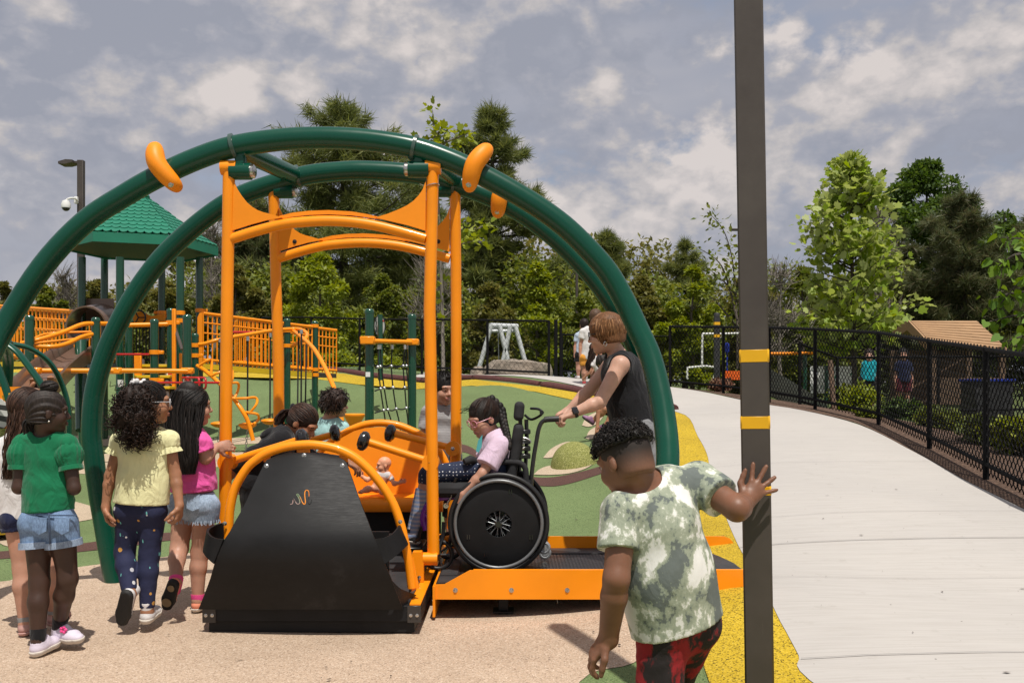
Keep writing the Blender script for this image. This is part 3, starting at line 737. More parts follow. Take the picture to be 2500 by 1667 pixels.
flap([(1204,1100,4.91),(1255,1150,4.98),(1310,1175,5.10),(1350,1190,5.2),(1366,1197,5.28)], [(1268,1283,5.0),(1295,1281,5.05),(1325,1272,5.12),(1350,1245,5.22),(1370,1203,5.28)])
mb = MB()
for bx, by, by2 in ((432, 397, 5.098), (664, 332, 5.112), (900, 395, 5.098)):
    mb = MB(); bolt(mb, z2(bx, by, by2), (0, -1, .35), .0085); mb.build('bolt', M_STEEL, pan)
for bx, by in ((175, 752), (1258, 742)):
    mb = MB(); bolt(mb, z2(bx, by, 5.09), (0, -1, 0), .008); mb.build('bolt', M_STEEL, pan)
for (x0, x1, y) in ((415, 455, 350), (620, 700, 308), (880, 935, 352)):
    mb = MB(); mb.box(z2((x0 + x1) / 2, y, 5.175), ((x1 - x0) / 2 / 2.53 / 445, .006, .02), None, .002); mb.build('hoop_tab', M_ORANGE, sw)
# squiggle cut in the near panel: a thin tube, the view behind painted into its colours
sq = [(578, 634), (592, 630), (596, 606), (600, 600), (612, 622), (626, 634), (638, 622), (628, 590), (618, 576), (626, 572), (640, 592), (652, 620), (664, 634), (672, 622), (668, 580), (670, 556), (680, 547), (692, 556), (694, 590), (688, 616), (696, 632), (706, 624), (711, 606)]
cols = [(.30, .20, .18), (.30, .20, .18), (.01, .01, .01), (.10, .06, .05), (.28, .20, .18), (.3, .22, .2), (.22, .24, .15), (.16, .22, .12), (.16, .22, .12), (.16, .22, .12), (.45, .2, .05), (.75, .25, .02), (.75, .25, .02), (.75, .25, .02), (.75, .25, .02), (.75, .25, .02), (.75, .25, .02), (.5, .15, .02), (.02, .015, .015), (.02, .015, .015), (.02, .02, .02), (.01, .01, .01)]
def cut_mat():
    m, nt, b = new_mat('cut_line'); at = nd(nt, 'ShaderNodeAttribute', attribute_name='tone'); lk(nt, at.outputs['Color'], b.inputs['Base Color']); b.inputs['Roughness'].default_value = .5; return m
mb = MB(); pts = cm([z2(x, y, 4.9995 - .05 * (y - 560) / 90 - .035 * math.sin(PI * (x - 312) / 705)) for x, y in sq], 4); mb.tube(pts, .0028, 6)
cl = mb.build('squiggle_cut', cut_mat(), pan); ca = cl.data.color_attributes.new('tone', 'FLOAT_COLOR', 'POINT')
for i in range(len(cl.data.vertices)):
    s = min(int(i / 6 / 4), len(cols) - 1); ca.data[i].color = (*cols[s], 1)
# end gusset beside the hoop foot, orange hinge block and its barrel
mb = MB(); mb.prism([z2(1300, 930, 5.12), z2(1335, 960, 5.12), z2(1375, 1150, 5.12), z2(1312, 1180, 5.12)], (0, .02, 0)); mb.build('gusset', M_ORANGE, sw)
mb = MB(); mb.prism([z2(1303, 935, 5.115), z2(1314, 930, 5.115), z2(1328, 1170, 5.115), z2(1312, 1180, 5.115)], (0, -.006, 0)); mb.build('edge_trim', M_BLACK, sw)
for (Y, X) in ((YF - .02, P(1022, 0, YF).x), (YR - .02, P(1063, 0, YR).x), (YF - .02, P(585, 0, YF).x), (YR - .02, P(714, 0, YR).x)):
    right = X > -1.0
    mb = MB(); mb.prism([(X - .035, Y - .035, .16), (X + .035, Y - .035, .16), (X + .035, Y - .035, .30), (X + .02, Y - .035, .335), (X - .03, Y - .035, .335), (X - .035, Y - .035, .32)], (0, .07, 0))
    k = mb.build('hinge_block', M_ORANGE, sw)
    mb = MB(); sg = 1 if right else -1; mb.cyl((X + sg * .03, Y, .29), (X + sg * .115, Y, .29), .038, 18); mb.build('hinge_barrel', M_ORANGE, k)
    mb = MB(); bolt(mb, (X + .01, Y - .037, .185), (0, -1, 0), .008); mb.build('bolt', M_STEEL, k)
# far bench
z8 = zoomer(6.533, 840, 1000)
YH2 = 6.93
fh = [(-520, 1000), (-470, 860), (-370, 680), (-240, 540), (-110, 450), (0, 378), (150, 300), (350, 232), (600, 210), (850, 243), (1050, 316), (1200, 386), (1330, 470), (1480, 610), (1580, 760), (1650, 930), (1690, 1150), (1705, 1330), (1710, 1900)]
fh3 = cm([z8(x, y, YH2) for x, y in fh], 4)
mb = MB(); mb.tube(fh3, .0265, 16); mb.build('hoop', M_ORANGE, sw)
inner = [z8(x, y, YH2 - .02) for x, y in [(-480, 1330), (-440, 980), (-330, 720), (-90, 490), (60, 405), (200, 328), (360, 285), (600, 262), (830, 292), (1020, 352), (1200, 440), (1400, 590), (1540, 790), (1610, 960), (1650, 1330)]]
mb = MB(); mb.prism([p + Vector((0, (p.z - .55) * .10 - .16, 0)) for p in inner], (0, .02, 0)); mb.build('back_panel', M_ORANGE_P, sw)
xa, xb = z8(-470, 1300, YH2).x, z8(1640, 1300, YH2).x
def bench_seat(y0, y1, xa, xb, zt):
    mb = MB(); prof = [(y1, zt + .01), (y0 + .06, zt), (y0 + .02, zt - .012), (y0, zt - .045), (y0 + .012, zt - .085), (y0 + .03, zt - .095), (y0 + .045, zt - .07), (y0 + .07, zt - .03), (y1, zt - .02)]
    mb.prism([(xa, a, b) for a, b in prof], (xb - xa, 0, 0)); mb.build('seat', M_ORANGE_P, sw, ang=60)
bench_seat(6.50, 6.79, xa, xb, .545)
mb = MB(); mb.box(((xa + xb) / 2, 6.62, .31), ((xb - xa) / 2 - .02, .012, .145)); mb.build('kick_panel', M_HDPE, sw)
bench_seat(5.44, 5.16, XL + .22, XR - .42, .545)
mb = MB(); mb.box(((XL + XR) / 2 - .05, 5.34, .33), ((XR - XL) / 2 - .16, .012, .165)); mb.build('kick_panel', M_HDPE, sw)
# four hand levers with black bumpers
def lever(piv, end, bp, Yp, Ye, r=.0235, disc=True):
    a, b, c = P(*piv, Yp), P(*end, Ye), P(*bp, Ye); d = (b - a).normalized()
    mb = MB(); mb.tube([a, b], r, 14); mb.cyl(a - Vector((0, .045, 0)), a + Vector((0, .055, 0)), .050, 18)
    k = mb.build('hand_lever', M_ORANGE, sw)
    if disc:
        mb = MB(); bolt(mb, a - Vector((0, .045, 0)), (0, -1, 0), .009); mb.build('bolt', M_STEEL, k)
    mb = MB(); mb.lathe([(.012, -.038), (.034, -.034), (.056, -.018), (.062, 0), (.056, .018), (.036, .03), (.02, .032)], c, d, 22); mb.build('bumper', M_BLACKG, k)
lever((1106, 1094), (962, 1058), (952, 1057), YR - .05, YR)
lever((1052, 1128), (898, 1078), (887, 1076), YF + .02, YF)
lever((556, 1128), (728, 1075), (739, 1070), YF + .02, YF - .02)
lever((672, 1098), (808, 1062), (819, 1057), YR - .02, YR, disc=False)

# ------------------------------------------------------------------ boarding ramp platform
rp = thing('boarding_platform', 'low boarding platform with orange side rails leading from the walk to the swing', 'ramp', (.45, 5.95, .02))
YN, YFAR = 5.35, 6.57; X0, X1 = -.445, 1.41
z3 = zoomer(2.703, 1000, 920)
def rail(Y, poly):
    mb = MB(); mb.prism([Vector((x, Y, z)) for x, z in poly], (0, .016, 0)); return mb.build('side_rail', M_ORANGE, rp)
rn = rail(YN, [(X0 + .005, .108), (X0, .115), (X0, .19), (X0 + .06, .192), (X0 + .205, .272), (X1 - .06, .272), (X1, .25), (X1 + .02, .20), (X1 + .02, .108)])
mb = MB()
for bx in (302, 672, 1040):
    mb = MB(); bolt(mb, z3(bx, 1405, YN), (0, -1, 0), .0095); mb.build('bolt', M_STEEL, rn)
for bx in (.62, .98, 1.3):
    mb = MB(); bolt(mb, (bx, YN, .16), (0, -1, 0), .0095); mb.build('bolt', M_STEEL, rn)
mb = MB(); mb.box(((X0 + X1) / 2 + .08, YN + .014, .2735), ((X1 - X0) / 2 - .145, .014, .0015)); mb.build('rail_lip', M_ORANGE, rp)
rail(YFAR, [(X0, .12), (X0, .275), (X1 + .07, .275), (X1 + .11, .26), (X1 + .135, .23), (X1 + .14, .19), (X1 + .14, .12)])
def perforated():
    m, nt, b = new_mat('perforated_plate'); v = coords(nt, (1, 1, 1))
    vo = nd(nt, 'ShaderNodeTexVoronoi', feature='F1'); vo.inputs['Scale'].default_value = 46; vo.inputs['Randomness'].default_value = 0; lk(nt, v, vo.inputs['Vector'])
    n = noise_tex(nt, v, 5, 5, .7)
    a = nd(nt, 'ShaderNodeMath', operation='GREATER_THAN'); lk(nt, vo.outputs['Distance'], a.inputs[0]); a.inputs[1].default_value = .30
    lk(nt, ramp(nt, n.outputs[0], [(.3, (.020, .017, .017)), (.7, (.045, .036, .034))]), b.inputs['Base Color']); b.inputs['Roughness'].default_value = .38; b.inputs['Metallic'].default_value = .3
    lk(nt, a.outputs[0], b.inputs['Alpha']); return m
M_PERF = perforated()
zd = .188
mb = MB()
for (xa_, xb_) in ((X0 + .01, .293), (.2945, .953), (.9545, 1.40)): mb.box(((xa_ + xb_) / 2, (YN + YFAR) / 2, zd), ((xb_ - xa_) / 2, (YFAR - YN) / 2 - .02, .003))
mb.build('deck_plate', M_PERF, rp)
mb = MB()
for (xa_, xb_, ya, yb_) in ((X0 + .02, X1, YN + .03, YN + .22), (X0 + .02, X1, YFAR - .22, YFAR - .02), (.9, X1, YN + .25, YFAR - .25), (X0 + .02, X0 + .12, YN + .25, YFAR - .25)): mb.box(((xa_ + xb_) / 2, (ya + yb_) / 2, zd + .006), ((xb_ - xa_) / 2, (yb_ - ya) / 2, .003))
mb.build('tread_strip', M_DECK, rp)
mb = MB(); mb.prism([(X1 + .0, YN + .02, .19), (X1 + .10, YN + .02, .19), (X1 + .10, YN + .02, .165), (X1, YN + .02, .17)], (0, YFAR - YN - .04, 0)); mb.build('ramp_flap', M_DECK, rp)
mb = MB(); mb.prism([(X0 - .004, 5.33, .012), (X0 - .004, 5.33, .185), (X0 - .004, 6.55, .185), (X0 - .004, 6.55, .012)], (.014, 0, 0)); mb.build('end_skirt', M_ORANGE, rp)
for (x, y) in ((-.05, 5.5), (-.05, 6.42), (.62, 5.5), (.62, 6.42), (1.15, 6.42)):
    mb = MB(); mb.box((x, y, .085), (.03, .03, .095), None, .004); mb.box((x, y, .012), (.06, .06, .005)); mb.build('leg', M_HDPE, rp)
mb = MB()
for y in (5.5, 5.95, 6.42): mb.box((.45, y, .165), (.86, .022, .018))
mb.build('joist', M_HDPE, rp)

# ------------------------------------------------------------------ near lamp pole with yellow tapes
Yp = 3.3; b0 = Vector((P(1857, 1667, Yp).x + .001, Yp, 0)); t0 = Vector((P(1826, 0, Yp).x - .03, Yp, 4.6)); b0.z = gz(b0.x, b0.y) - .02
pole = thing('light_pole', 'square dark brown pole with three yellow tape bands held by the boy in camouflage', 'pole', b0)
ax = (t0 - b0).normalized(); yaw = Matrix.Rotation(-math.radians(11), 3, 'Z')
Rp = (ax.to_track_quat('Z', 'Y').to_matrix()); Rp = Rp @ Matrix.Rotation(-math.radians(14.5) - Rp.to_euler().z, 3, 'Z')
hp_ = .0492
mb = MB(); mb.box((b0 + t0) / 2, (hp_, hp_, (t0 - b0).length / 2), Rp, .006); mb.build('shaft', M_BROWNM, pole)
for ya, yb2 in ((850, 887), (1013, 1050), (1184, 1212)):
    za_, zb_ = P(0, yb2, Yp - .05).z, P(0, ya, Yp - .05).z; k = (za_ + zb_) / 2; c = b0 + ax * ((k - b0.z) / ax.z)
    mb = MB(); mb.box(c, (hp_ + .0012, hp_ + .0012, (zb_ - za_) / 2), Rp, .006); mb.build('tape_band', M_TAPE, pole)
mb = MB(); mb.box(b0 + Vector((0, 0, .03)), (.13, .13, .012), Rp, .004); mb.build('base_plate', M_BROWNM, pole)

# ------------------------------------------------------------------ rubber kerb logs along the mound top
M_KERB = mat('maroon_rubber', (.085, .026, .024), .75, var=.3, vscale=20, bmp=.5, bscale=160, bdist=.006)
def kerb(pts, label):
    mb = MB(); q = cm(pts, 4); mb.tube([p + Vector((0, .05, .02)) for p in q], [.07] + [.088] * (len(q) - 2) + [.07], 10); o = mb.build('kerb_log', M_KERB, loc=pts[0])
    tag(o, label, 'kerb', 'maroon rubber kerb logs')
kp = [Vector((p.x, p.y, gz(p.x, p.y))) for p in kerb_pts]
kerb([kp[0], kp[1], kp[2] + (kp[1] - kp[2]) * .02], 'maroon rubber kerb log running behind the climbing net')
kerb([kp[2], kp[3] + (kp[2] - kp[3]) * .03], 'maroon rubber kerb log behind the orange swing posts and the grey shirt boy')
kerb([kp[3], kp[4] + (kp[3] - kp[4]) * .03], 'maroon rubber kerb log in front of the boulder fence panel')
kerb([kp[4], kp[5], kp[6], kp[7]], 'maroon rubber kerb log running behind the woman in black')
kerb([kp[7] + Vector((.05, -.03, 0)), kp[8]], 'short end of the maroon kerb beside the green arch leg')
kl = [Vector((x, y, gz(x, y))) for x, y in ((-4.4, 22.1), (-6.5, 23.0), (-9, 23.5), (-12, 23.6), (-16, 23.6))]
kerb(kl[:3], 'maroon rubber kerb log beneath the orange bridge'); kerb(kl[2:], 'maroon rubber kerb log behind the brown slide')

# ------------------------------------------------------------------ chain link fences
M_FENCE = mat('black_vinyl', (.008, .008, .009), .75, var=.2, vscale=30, spec=.12)
def link_panel(mb, A, B, h, p=.052, r=.0027, lift=.05):
    A, B = Vector(A), Vector(B); L = Vector((B.x - A.x, B.y - A.y, 0)).length; n = max(2, int(L / p)); m = int((h - lift) / (p * 1.05)); u = (B - A) / n
    nrm = Vector((-(B.y - A.y), B.x - A.x, 0)).normalized()
    for i in range(n):
        pts = []
        for j in range(m + 1):
            k = (j + i) % 2; q = A + u * (i + k) + Vector((0, 0, lift + j * (h - lift) / m)); pts.append(q + nrm * (.004 if (i + j) % 2 else -.004))
        mb.tube(pts, r, 3, caps=False)
def fence(label, bases, h, name='chain_link_fence', r=.0027, post_r=.028, p=.052, knuckle=True, mid=False, group=None):
    bases = [Vector(b) for b in bases]; t = thing(name, label, 'fence', bases[0], group)
    for b in bases:
        mb = MB(); mb.tube([b - Vector((0, 0, .1)), b + Vector((0, 0, h + .01))], post_r, 10); mb.build('post', M_FENCE, t)
    for zz_, nm in ((h, 'top_rail'), (.14, 'bottom_rail')):
        mb = MB(); mb.tube([b + Vector((0, 0, zz_)) for b in bases], .021, 8); mb.build(nm, M_FENCE, t)
    if mid:
        mb = MB(); mb.tube([b + Vector((0, 0, h * .6)) for b in bases], .018, 8); mb.build('mid_rail', M_FENCE, t)
    mb = MB()
    for a, b in zip(bases, bases[1:]): link_panel(mb, a, b, h + .035, p, r)
    mb.build('wire_mesh', M_FENCE, t); return t
FB = [P(1636, 947, 18.4), P(1766, 961, 17.0), P(1878, 977, 15.6), P(1990, 998, 14.2), P(2145, 1035, 12.4), P(2269, 1095, 10.5), P(2407, 1170, 8.7), Vector((4.10, 7.0, .31)), Vector((3.98, 5.2, .16))]
fence('black chain link fence curving along the right side of the concrete walk', FB, 1.2, r=.0058, p=.046)
FL = [P(2500 * 0 + 640, 893, 23.5), P(760, 897, 22.6), P(878, 905, 21.8), P(1030, 912, 21.0), P(1190, 918, 20.2), P(1340, 926, 19.4)]
fence('black chain link fence across the back in front of the boulder', FL, 1.2, r=.0036, p=.06)
for px, lab in ((1357, 'tall black gate post at the end of the back fence'), (1369, 'slim black gate post standing beside the tall one')):
    b = P(px, 930, 19.2); mb = MB(); mb.tube([b - Vector((0, 0, .1)), b + Vector((0, 0, 1.25 if px < 1360 else 1.2))], .036 if px < 1360 else .028, 12)
    tag(mb.build('gate_post', M_FENCE, loc=b), lab, 'post')
GB = [P(1372, 920, 24.5), P(1480, 915, 27), P(1636, 905, 30)]
fence('low black chain link fence beyond the gate near the far trees', GB, 1.1, r=.005, p=.09)
FB2 = [P(1923, 985, 15.4) + Vector((.35, .5, -.1)), Vector((5.7, 16.5, .75)), Vector((7.6, 16.8, .78)), Vector((9.6, 17.2, .8)), Vector((12, 17.6, .8))]
fence('second black chain link fence beyond the walk in front of the timber shelter', FB2, 1.1, r=.004, p=.08)
# ------------------------------------------------------------------ big play structure on the left
M_ROOF = mat('roof_plastic', (.008, .17, .10), .5, var=.1, vscale=3, bmp=.08)
M_SLIDE = mat('brown_slide', (.16, .095, .068), .3, var=.1, vscale=2, coat=.2)
M_YDECK = mat('yellow_trim', (.72, .48, .015), .45, var=.08)
M_ROPE = mat('black_rope', (.012, .012, .012), .7, var=.3, bmp=.6, bscale=150)
M_ALU = mat('aluminium', (.62, .62, .62), .35, .8, var=.1)
ps = thing('play_structure', 'big green and orange play structure with a hexagonal shingled roof and ramps', 'play structure', (-6.0, 16.5, .4))
z5 = zoomer(2.375, 0, 400); z6 = zoomer(4.127, 340, 700)
def gpost(px, ytop, Y, ybot=None, r=.0635, par=ps, cap=True):
    t = P(px, ytop, Y); b = Vector((t.x, t.y, gz(t.x, t.y) - .03)) if ybot is None else P(px, ybot, Y)
    mb = MB(); n = 16
    if cap: mb.lathe([(r, 0), (r, (t - b).length - .07), (r * 1.05, (t - b).length - .07), (r * 1.05, (t - b).length - .045), (r * .92, (t - b).length - .018), (r * .6, (t - b).length - .004), (.001, (t - b).length)], b, (0, 0, 1), n)
    else: mb.cyl(b, t, r, n)
    return mb.build('post', M_GREEND, par)
def clamp(px, py, Y, par, w=.1, h=.035):
    c = P(px, py, Y); mb = MB(); mb.lathe([(.066, -h), (.078, -h * .9), (.078, h * .9), (.066, h)], c, (0, 0, 1), 14); mb.box(c + Vector((w, -.0, 0)), (.045, .025, h * .8), None, .008); return mb.build('clamp', M_ORANGE, par)
# six shelter posts and roof
for px, Y in ((200, 16.2), (255, 17.4), (293, 15.4), (395, 17.6), (440, 15.5), (487, 16.9)): gpost(px, 628, Y, cap=False)
rc = P(343, 617, 16.5); ez = rc.z; R = 1.30
def hexpt(k, r, z): a = math.radians(18 + 60 * k); return Vector((rc.x + r * math.cos(a), rc.y + r * math.sin(a), z))
apz = P(352, 480, 16.5).z
prof = [(1.0, .0), (.985, .17), (.72, .40), (.46, .66), (.26, .86), (.13, .97), (.08, 1.0)]
mb = MB(); H = apz - ez
ring = []
for (f, hgt) in [(1., 0.), (1.0, .165)]: ring.append([hexpt(k, R * f, ez + H * hgt) for k in range(7)])
mb.grid(ring); roof = mb.build('roof', M_ROOF, ps, smooth=False)
mb = MB(); mb.add([hexpt(k, R * .985, ez + .03) for k in range(6)], [tuple(range(6))], flat=True); mb.build('underside_shade', mat('roof_shade_green', (.004, .045, .03), .7), roof, smooth=False)  # shade under the roof put into a darker green sheet
mb = MB()
def roofpt(k, u, t):
    """on facet k, u across, t from eave to top (slightly bell shaped)"""
    r = R * (1 - .93 * t) * (1 - .06 * math.sin(PI * t)); z = ez + H * (.165 + .835 * t ** .96)
    a, b = hexpt(k, r, z), hexpt(k + 1, r, z); return a.lerp(b, u)
for k in range(6):
    NR = 11
    for i in range(NR):
        t0, t1 = i / NR, (i + 1) / NR; t1b = min(t1 + .04, 1)
        n = max(2, int(round(10 * (1 - .9 * t0)))); off = .5 if i % 2 else 0
        cnt = n + (1 if off else 0)
        nrm = (roofpt(k, 1, t0) - roofpt(k, 0, t0)).cross(roofpt(k, .5, t1) - roofpt(k, .5, t0)).normalized()
        for j in range(cnt):
            u0, u1 = (j - off) / n, (j + 1 - off) / n
            pts = []
            for q in range(9):
                f = q / 8; u = min(max(u0 + (u1 - u0) * f, 0), 1); s = math.sin(PI * f) ** .6 * .42 / NR
                pts.append(roofpt(k, u, max(t0 + .42 / NR - s, 0)) + nrm * .02)
            pts2 = [roofpt(k, min(max(u0 + (u1 - u0) * q / 8, 0), 1), t1b) + nrm * .004 for q in range(9)]
            mb.grid([pts, pts2]); mb.grid([pts, [p - nrm * .022 for p in pts]])
mb.ball(hexpt(0, 0, apz + .0), (.16, .16, .09), 12, 6)
mb.build('shingles', M_ROOF, roof, smooth=False)
# deck, stairs, panels
dz = P(300, 892, 16.5).z
mb = MB(); q = [hexpt(k, 1.12, dz) for k in range(6)]; mb.prism([p - Vector((0, 0, .07)) for p in q], (0, 0, .07)); mb.build('deck', M_DECK, ps)
for i in range(6):
    t = i / 5; Y = 15.2 - 1.1 * t; c = P(378, 893 + i * 26.5, Y); mb = MB(); mb.box(c, (.28, .13, .022), None, .006); k = mb.build('stair_step', M_YDECK, ps)
    mb = MB(); mb.box(c + Vector((0, .115, -.085)), (.27, .008, .06)); mb.build('riser', M_BLACK, k)
for px in (348, 408):
    mb = MB(); mb.tube([P(px, 880, 15.3), P(px, 1050, 14.0)], .035, 8); mb.build('stringer', M_BROWNM, ps)
for px, y0, y1, w_ in ((337, 862, 935, .055), (425, 754, 1060, .028), (441, 862, 1060, .016)):
    mb = MB(); a, b = P(px, y0, 14.9), P(px, y1, 14.9); mb.box((a + b) / 2, (w_, .03, (a - b).length / 2), None, .01); mb.build('side_panel', M_ORANGE_P, ps)
mb = MB(); mb.prism([P(x, y, 17.3) for x, y in ((322, 765), (345, 760), (370, 772), (402, 765), (402, 790), (322, 790))], (0, .03, 0)); pn = mb.build('wheel_panel', M_ORANGE_P, ps)
mb = MB(); c = P(338, 775, 17.2); mb.tube([c + Vector((.13 * math.cos(a), 0, .13 * math.sin(a))) for a in [2 * PI * k / 20 for k in range(20)]], .016, 8, closed=True)
for a in (0, 2.1, 4.2): mb.tube([c, c + Vector((.13 * math.cos(a), 0, .13 * math.sin(a)))], .012, 6)
mb.build('steering_wheel', M_BLACK, pn)
mb = MB()
for i in range(9): x = 325 + i * 8; mb.tube([P(x, 800, 17.4), P(x, 880, 17.4)], .012, 6)
for y in (799, 880): mb.tube([P(322, y, 17.4), P(394, y, 17.4)], .015, 6)
mb.build('black_railing', M_BLACK, ps)
mb = MB(); mb.tube([P(426, 802, 15), P(443, 853, 14.6)], .018, 6); mb.tube([P(429, 802, 15.1), P(446, 853, 14.7)], .018, 6); mb.build('grab_bar', M_BROWNM, ps)
# bridges: sloping rails of vertical bars on a deck with a yellow edge
def bridge(a, b, dep, nb, label, yellow, dy=0):
    """a, b: (px, ytop, ybot, ydeck, Y)"""
    for side in (0, 1):
        mb = MB(); o = Vector((dep * .25 * side, dep * side, .0))
        A0, A1, B0, B1 = P(a[0], a[1], a[4]) + o, P(a[0], a[2], a[4]) + o, P(b[0], b[1], b[4]) + o, P(b[0], b[2], b[4]) + o
        mb.tube([A0, B0], .030, 10); mb.tube([A1, B1], .026, 10)
        mb.tube([A0.lerp(A1, .2), B0.lerp(B1, .2)], .016, 8); mb.tube([A0.lerp(A1, .42), B0.lerp(B1, .42)], .014, 8)
        for i in range(nb + 1):
            t = i / nb; p, q = A0.lerp(B0, t), A1.lerp(B1, t); mb.tube([p, q - Vector((0, 0, .06))], .0135, 7)
        mb.build('bridge_rail', M_ORANGE, ps)
    D0, D1 = P(a[0], a[3], a[4]), P(b[0], b[3], b[4]); mb = MB(); d = Vector((dep * .25, dep, 0))
    mb.prism([D0, D1, D1 + d, D0 + d], (0, 0, -.09)); mb.build('bridge_deck', M_DECK, ps)
    mb = MB(); mb.prism([D0 + Vector((0, -.012, .01)), D1 + Vector((0, -.012, .01)), D1 + Vector((0, -.012, -.085)), D0 + Vector((0, -.012, -.085))], (0, .01, 0)); mb.build('yellow_edge', M_YDECK, ps)
bridge((496, 765, 878, 889, 16.6), (762, 798, 902, 910, 18.6), 1.1, 26, '', True)
bridge((185, 760, 873, 882, 16.6), (18, 748, 868, 884, 18.3), 1.1, 18, '', True)
bridge((18, 748, 868, 884, 18.3), (-120, 740, 868, 890, 19.5), 1.1, 14, '', True)
mb = MB(); mb.prism([P(x, y, 16.45) for x, y in ((482, 900), (482, 775), (487, 764), (493, 762), (494, 900))], (0, .04, 0)); mb.build('side_panel', M_ORANGE_P, ps)
gpost(769, 783, 18.7); gpost(769, 783, 19.8); gpost(701, 777, 17.6); gpost(457, 767, 13.9); gpost(417, 752, 15.1); gpost(377, 778, 14.6); gpost(476, 813, 16.0)
gpost(72, 769, 13.3); gpost(234, 774, 14.2); gpost(315, 775, 15.2)
for px, py, Y, w_ in ((769, 796, 18.7, -.1), (769, 902, 18.7, -.1), (769, 915, 18.7, -.1), (701, 807, 17.6, .1), (701, 844, 17.6, .1), (476, 843, 16., .1), (476, 868, 16., .1), (377, 860, 14.6, .1), (377, 928, 14.6, .1), (417, 788, 15.1, .1), (440, 764, 15.5, -.1), (440, 783, 15.5, -.1), (487, 758, 16.9, .1), (395, 763, 17.6, -.1), (395, 773, 17.6, .1)): clamp(px, py, Y, ps, w_)
def otube(pts, r=.03, nm='rail', m=None, k=6): mb = MB(); mb.tube(cm(pts, k), r, 10); return mb.build(nm, m or M_ORANGE, ps)
# parallel curved bars, straight beams
otube([P(52, 838, 13.4), P(90, 830, 13.4), P(150, 812, 13.7), P(200, 792, 14.), P(234, 790, 14.2), P(262, 790, 14.4)], .032); otube([P(72, 845, 13.4), P(130, 846, 13.5), P(165, 838, 13.7), P(200, 822, 14.), P(234, 814, 14.2)], .032)
otube([P(84, 826, 13.9), P(120, 814, 14.2), P(223, 810, 14.4)], .018); otube([P(84, 838, 13.9), P(223, 823, 14.4)], .018)
otube([P(66, 905, 12.9), P(200, 905, 13.2), P(330, 905, 13.5), P(468, 906, 13.8)], .036, 'beam', k=2); otube([P(306, 794, 14.8), P(345, 793, 14.9), P(427, 791, 15.1)], .036, 'beam')
for px, Y in ((84, 12.9), (282, 13.4), (458, 13.8)):
    c = P(px, 905, Y); mb = MB(); mb.box(c, (.09, .05, .045), None, .015); mb.build('beam_clamp', M_ORANGE, ps)
otube([P(250, 865, 14.9), P(366, 865, 14.6)], .018, 'red_bar', M_RED); otube([P(379, 934, 14.2), P(470, 934, 13.9), P(535, 934, 13.8)], .018, 'red_bar', M_RED); otube([P(559, 811, 16.4), P(678, 811, 17.2)], .022, 'red_bar', M_RED)
for dx in (0, -16):
    otube([P(462 + dx, 922, 13.75), P(496 + dx, 922, 13.6), P(502 + dx, 928, 13.55), P(502 + dx, 945, 13.55), P(497 + dx, 949, 13.6), P(484 + dx, 947, 13.65)], .016, 'red_handle', M_RED)
# looping overhead rail with hangers, arched leg, vine climber
otube([P(470, 843, 16.0), P(500, 839, 16.0), P(540, 828, 16.1), P(620, 814, 16.6), P(672, 806, 17.1), P(718, 803, 17.4), P(738, 806, 17.2), P(750, 816, 16.9), P(742, 830, 16.6), P(713, 844, 17.4)], .034, 'loop_rail')
otube([P(716, 808, 17.4), P(735, 822, 16.4), P(765, 850, 15.6), P(790, 891, 14.9), P(806, 925, 14.4), P(818, 955, 14.1), P(832, 1010, 13.9), P(838, 1075, 13.8)], .036, 'arched_leg')
vine = otube([P(482, 893, 15.6), P(505, 908, 15.4), P(535, 935, 15.2), P(565, 966, 15.1), P(590, 1000, 15.0), P(606, 1030, 15.0), P(618, 1075, 15.0)], .034, 'vine_climber')
for pts in ([(486, 893), (507, 879), (514, 878), (517, 884), (515, 918)], [(517, 918), (532, 910), (560, 902), (568, 908), (567, 926), (560, 938)], [(560, 936), (578, 934), (583, 941), (580, 956), (571, 974)], [(575, 973), (600, 972), (622, 970), (628, 977), (624, 990), (608, 1010)], [(600, 1006), (626, 1010), (632, 1018), (630, 1026), (619, 1035)]):
    mb = MB(); mb.tube(cm([P(x, y, 15.0 + (.1 if i in (2, 3) else 0)) for i, (x, y) in enumerate(pts)], 5), .021, 8); mb.build('rung', M_ORANGE, vine)
# slide: hood and chute
sl = bpy.data.objects.new('slide', None); COL.objects.link(sl); sl.parent = ps; OFF[sl.name] = OFF[ps.name]
mb = MB(); rows = []
ha, hb2 = P(246, 792, 16.28), P(211, 800, 15.55); hd_ = (hb2 - ha).normalized(); hs2 = hd_.cross(Vector((0, 0, 1))).normalized(); hu = hs2.cross(hd_)
for i in range(7):
    c = ha.lerp(hb2, i / 6)
    rows.append([c + hs2 * (.33 * math.cos(a)) + hu * (.36 * math.sin(a)) for a in [(-.28 + 1.56 * k / 20) * PI for k in range(21)]])
inn = [[ha.lerp(hb2, i / 6) + (p - ha.lerp(hb2, i / 6)) * .93 for p in r] for i, r in enumerate(rows)]; mb.grid(rows); mb.grid(inn); mb.grid([rows[-1], inn[-1]]); mb.grid([[r[0] for r in rows], [r[0] for r in inn]]); mb.grid([[r[-1] for r in rows], [r[-1] for r in inn]])
mb.prism([P(x, y, 16.3) for x, y in ((193, 729), (276, 729), (277, 733), (277, 790), (230, 795), (193, 785))], (0, .03, 0)); mb.build('hood', M_SLIDE, sl)
sp = [P(215, 855, 15.2), P(190, 872, 14.6), P(150, 900, 13.8), P(120, 925, 13.0), P(95, 952, 12.4), P(75, 965, 12.1), P(58, 970, 11.8)]; sp = cm(sp, 4)
mb = MB(); rows = []
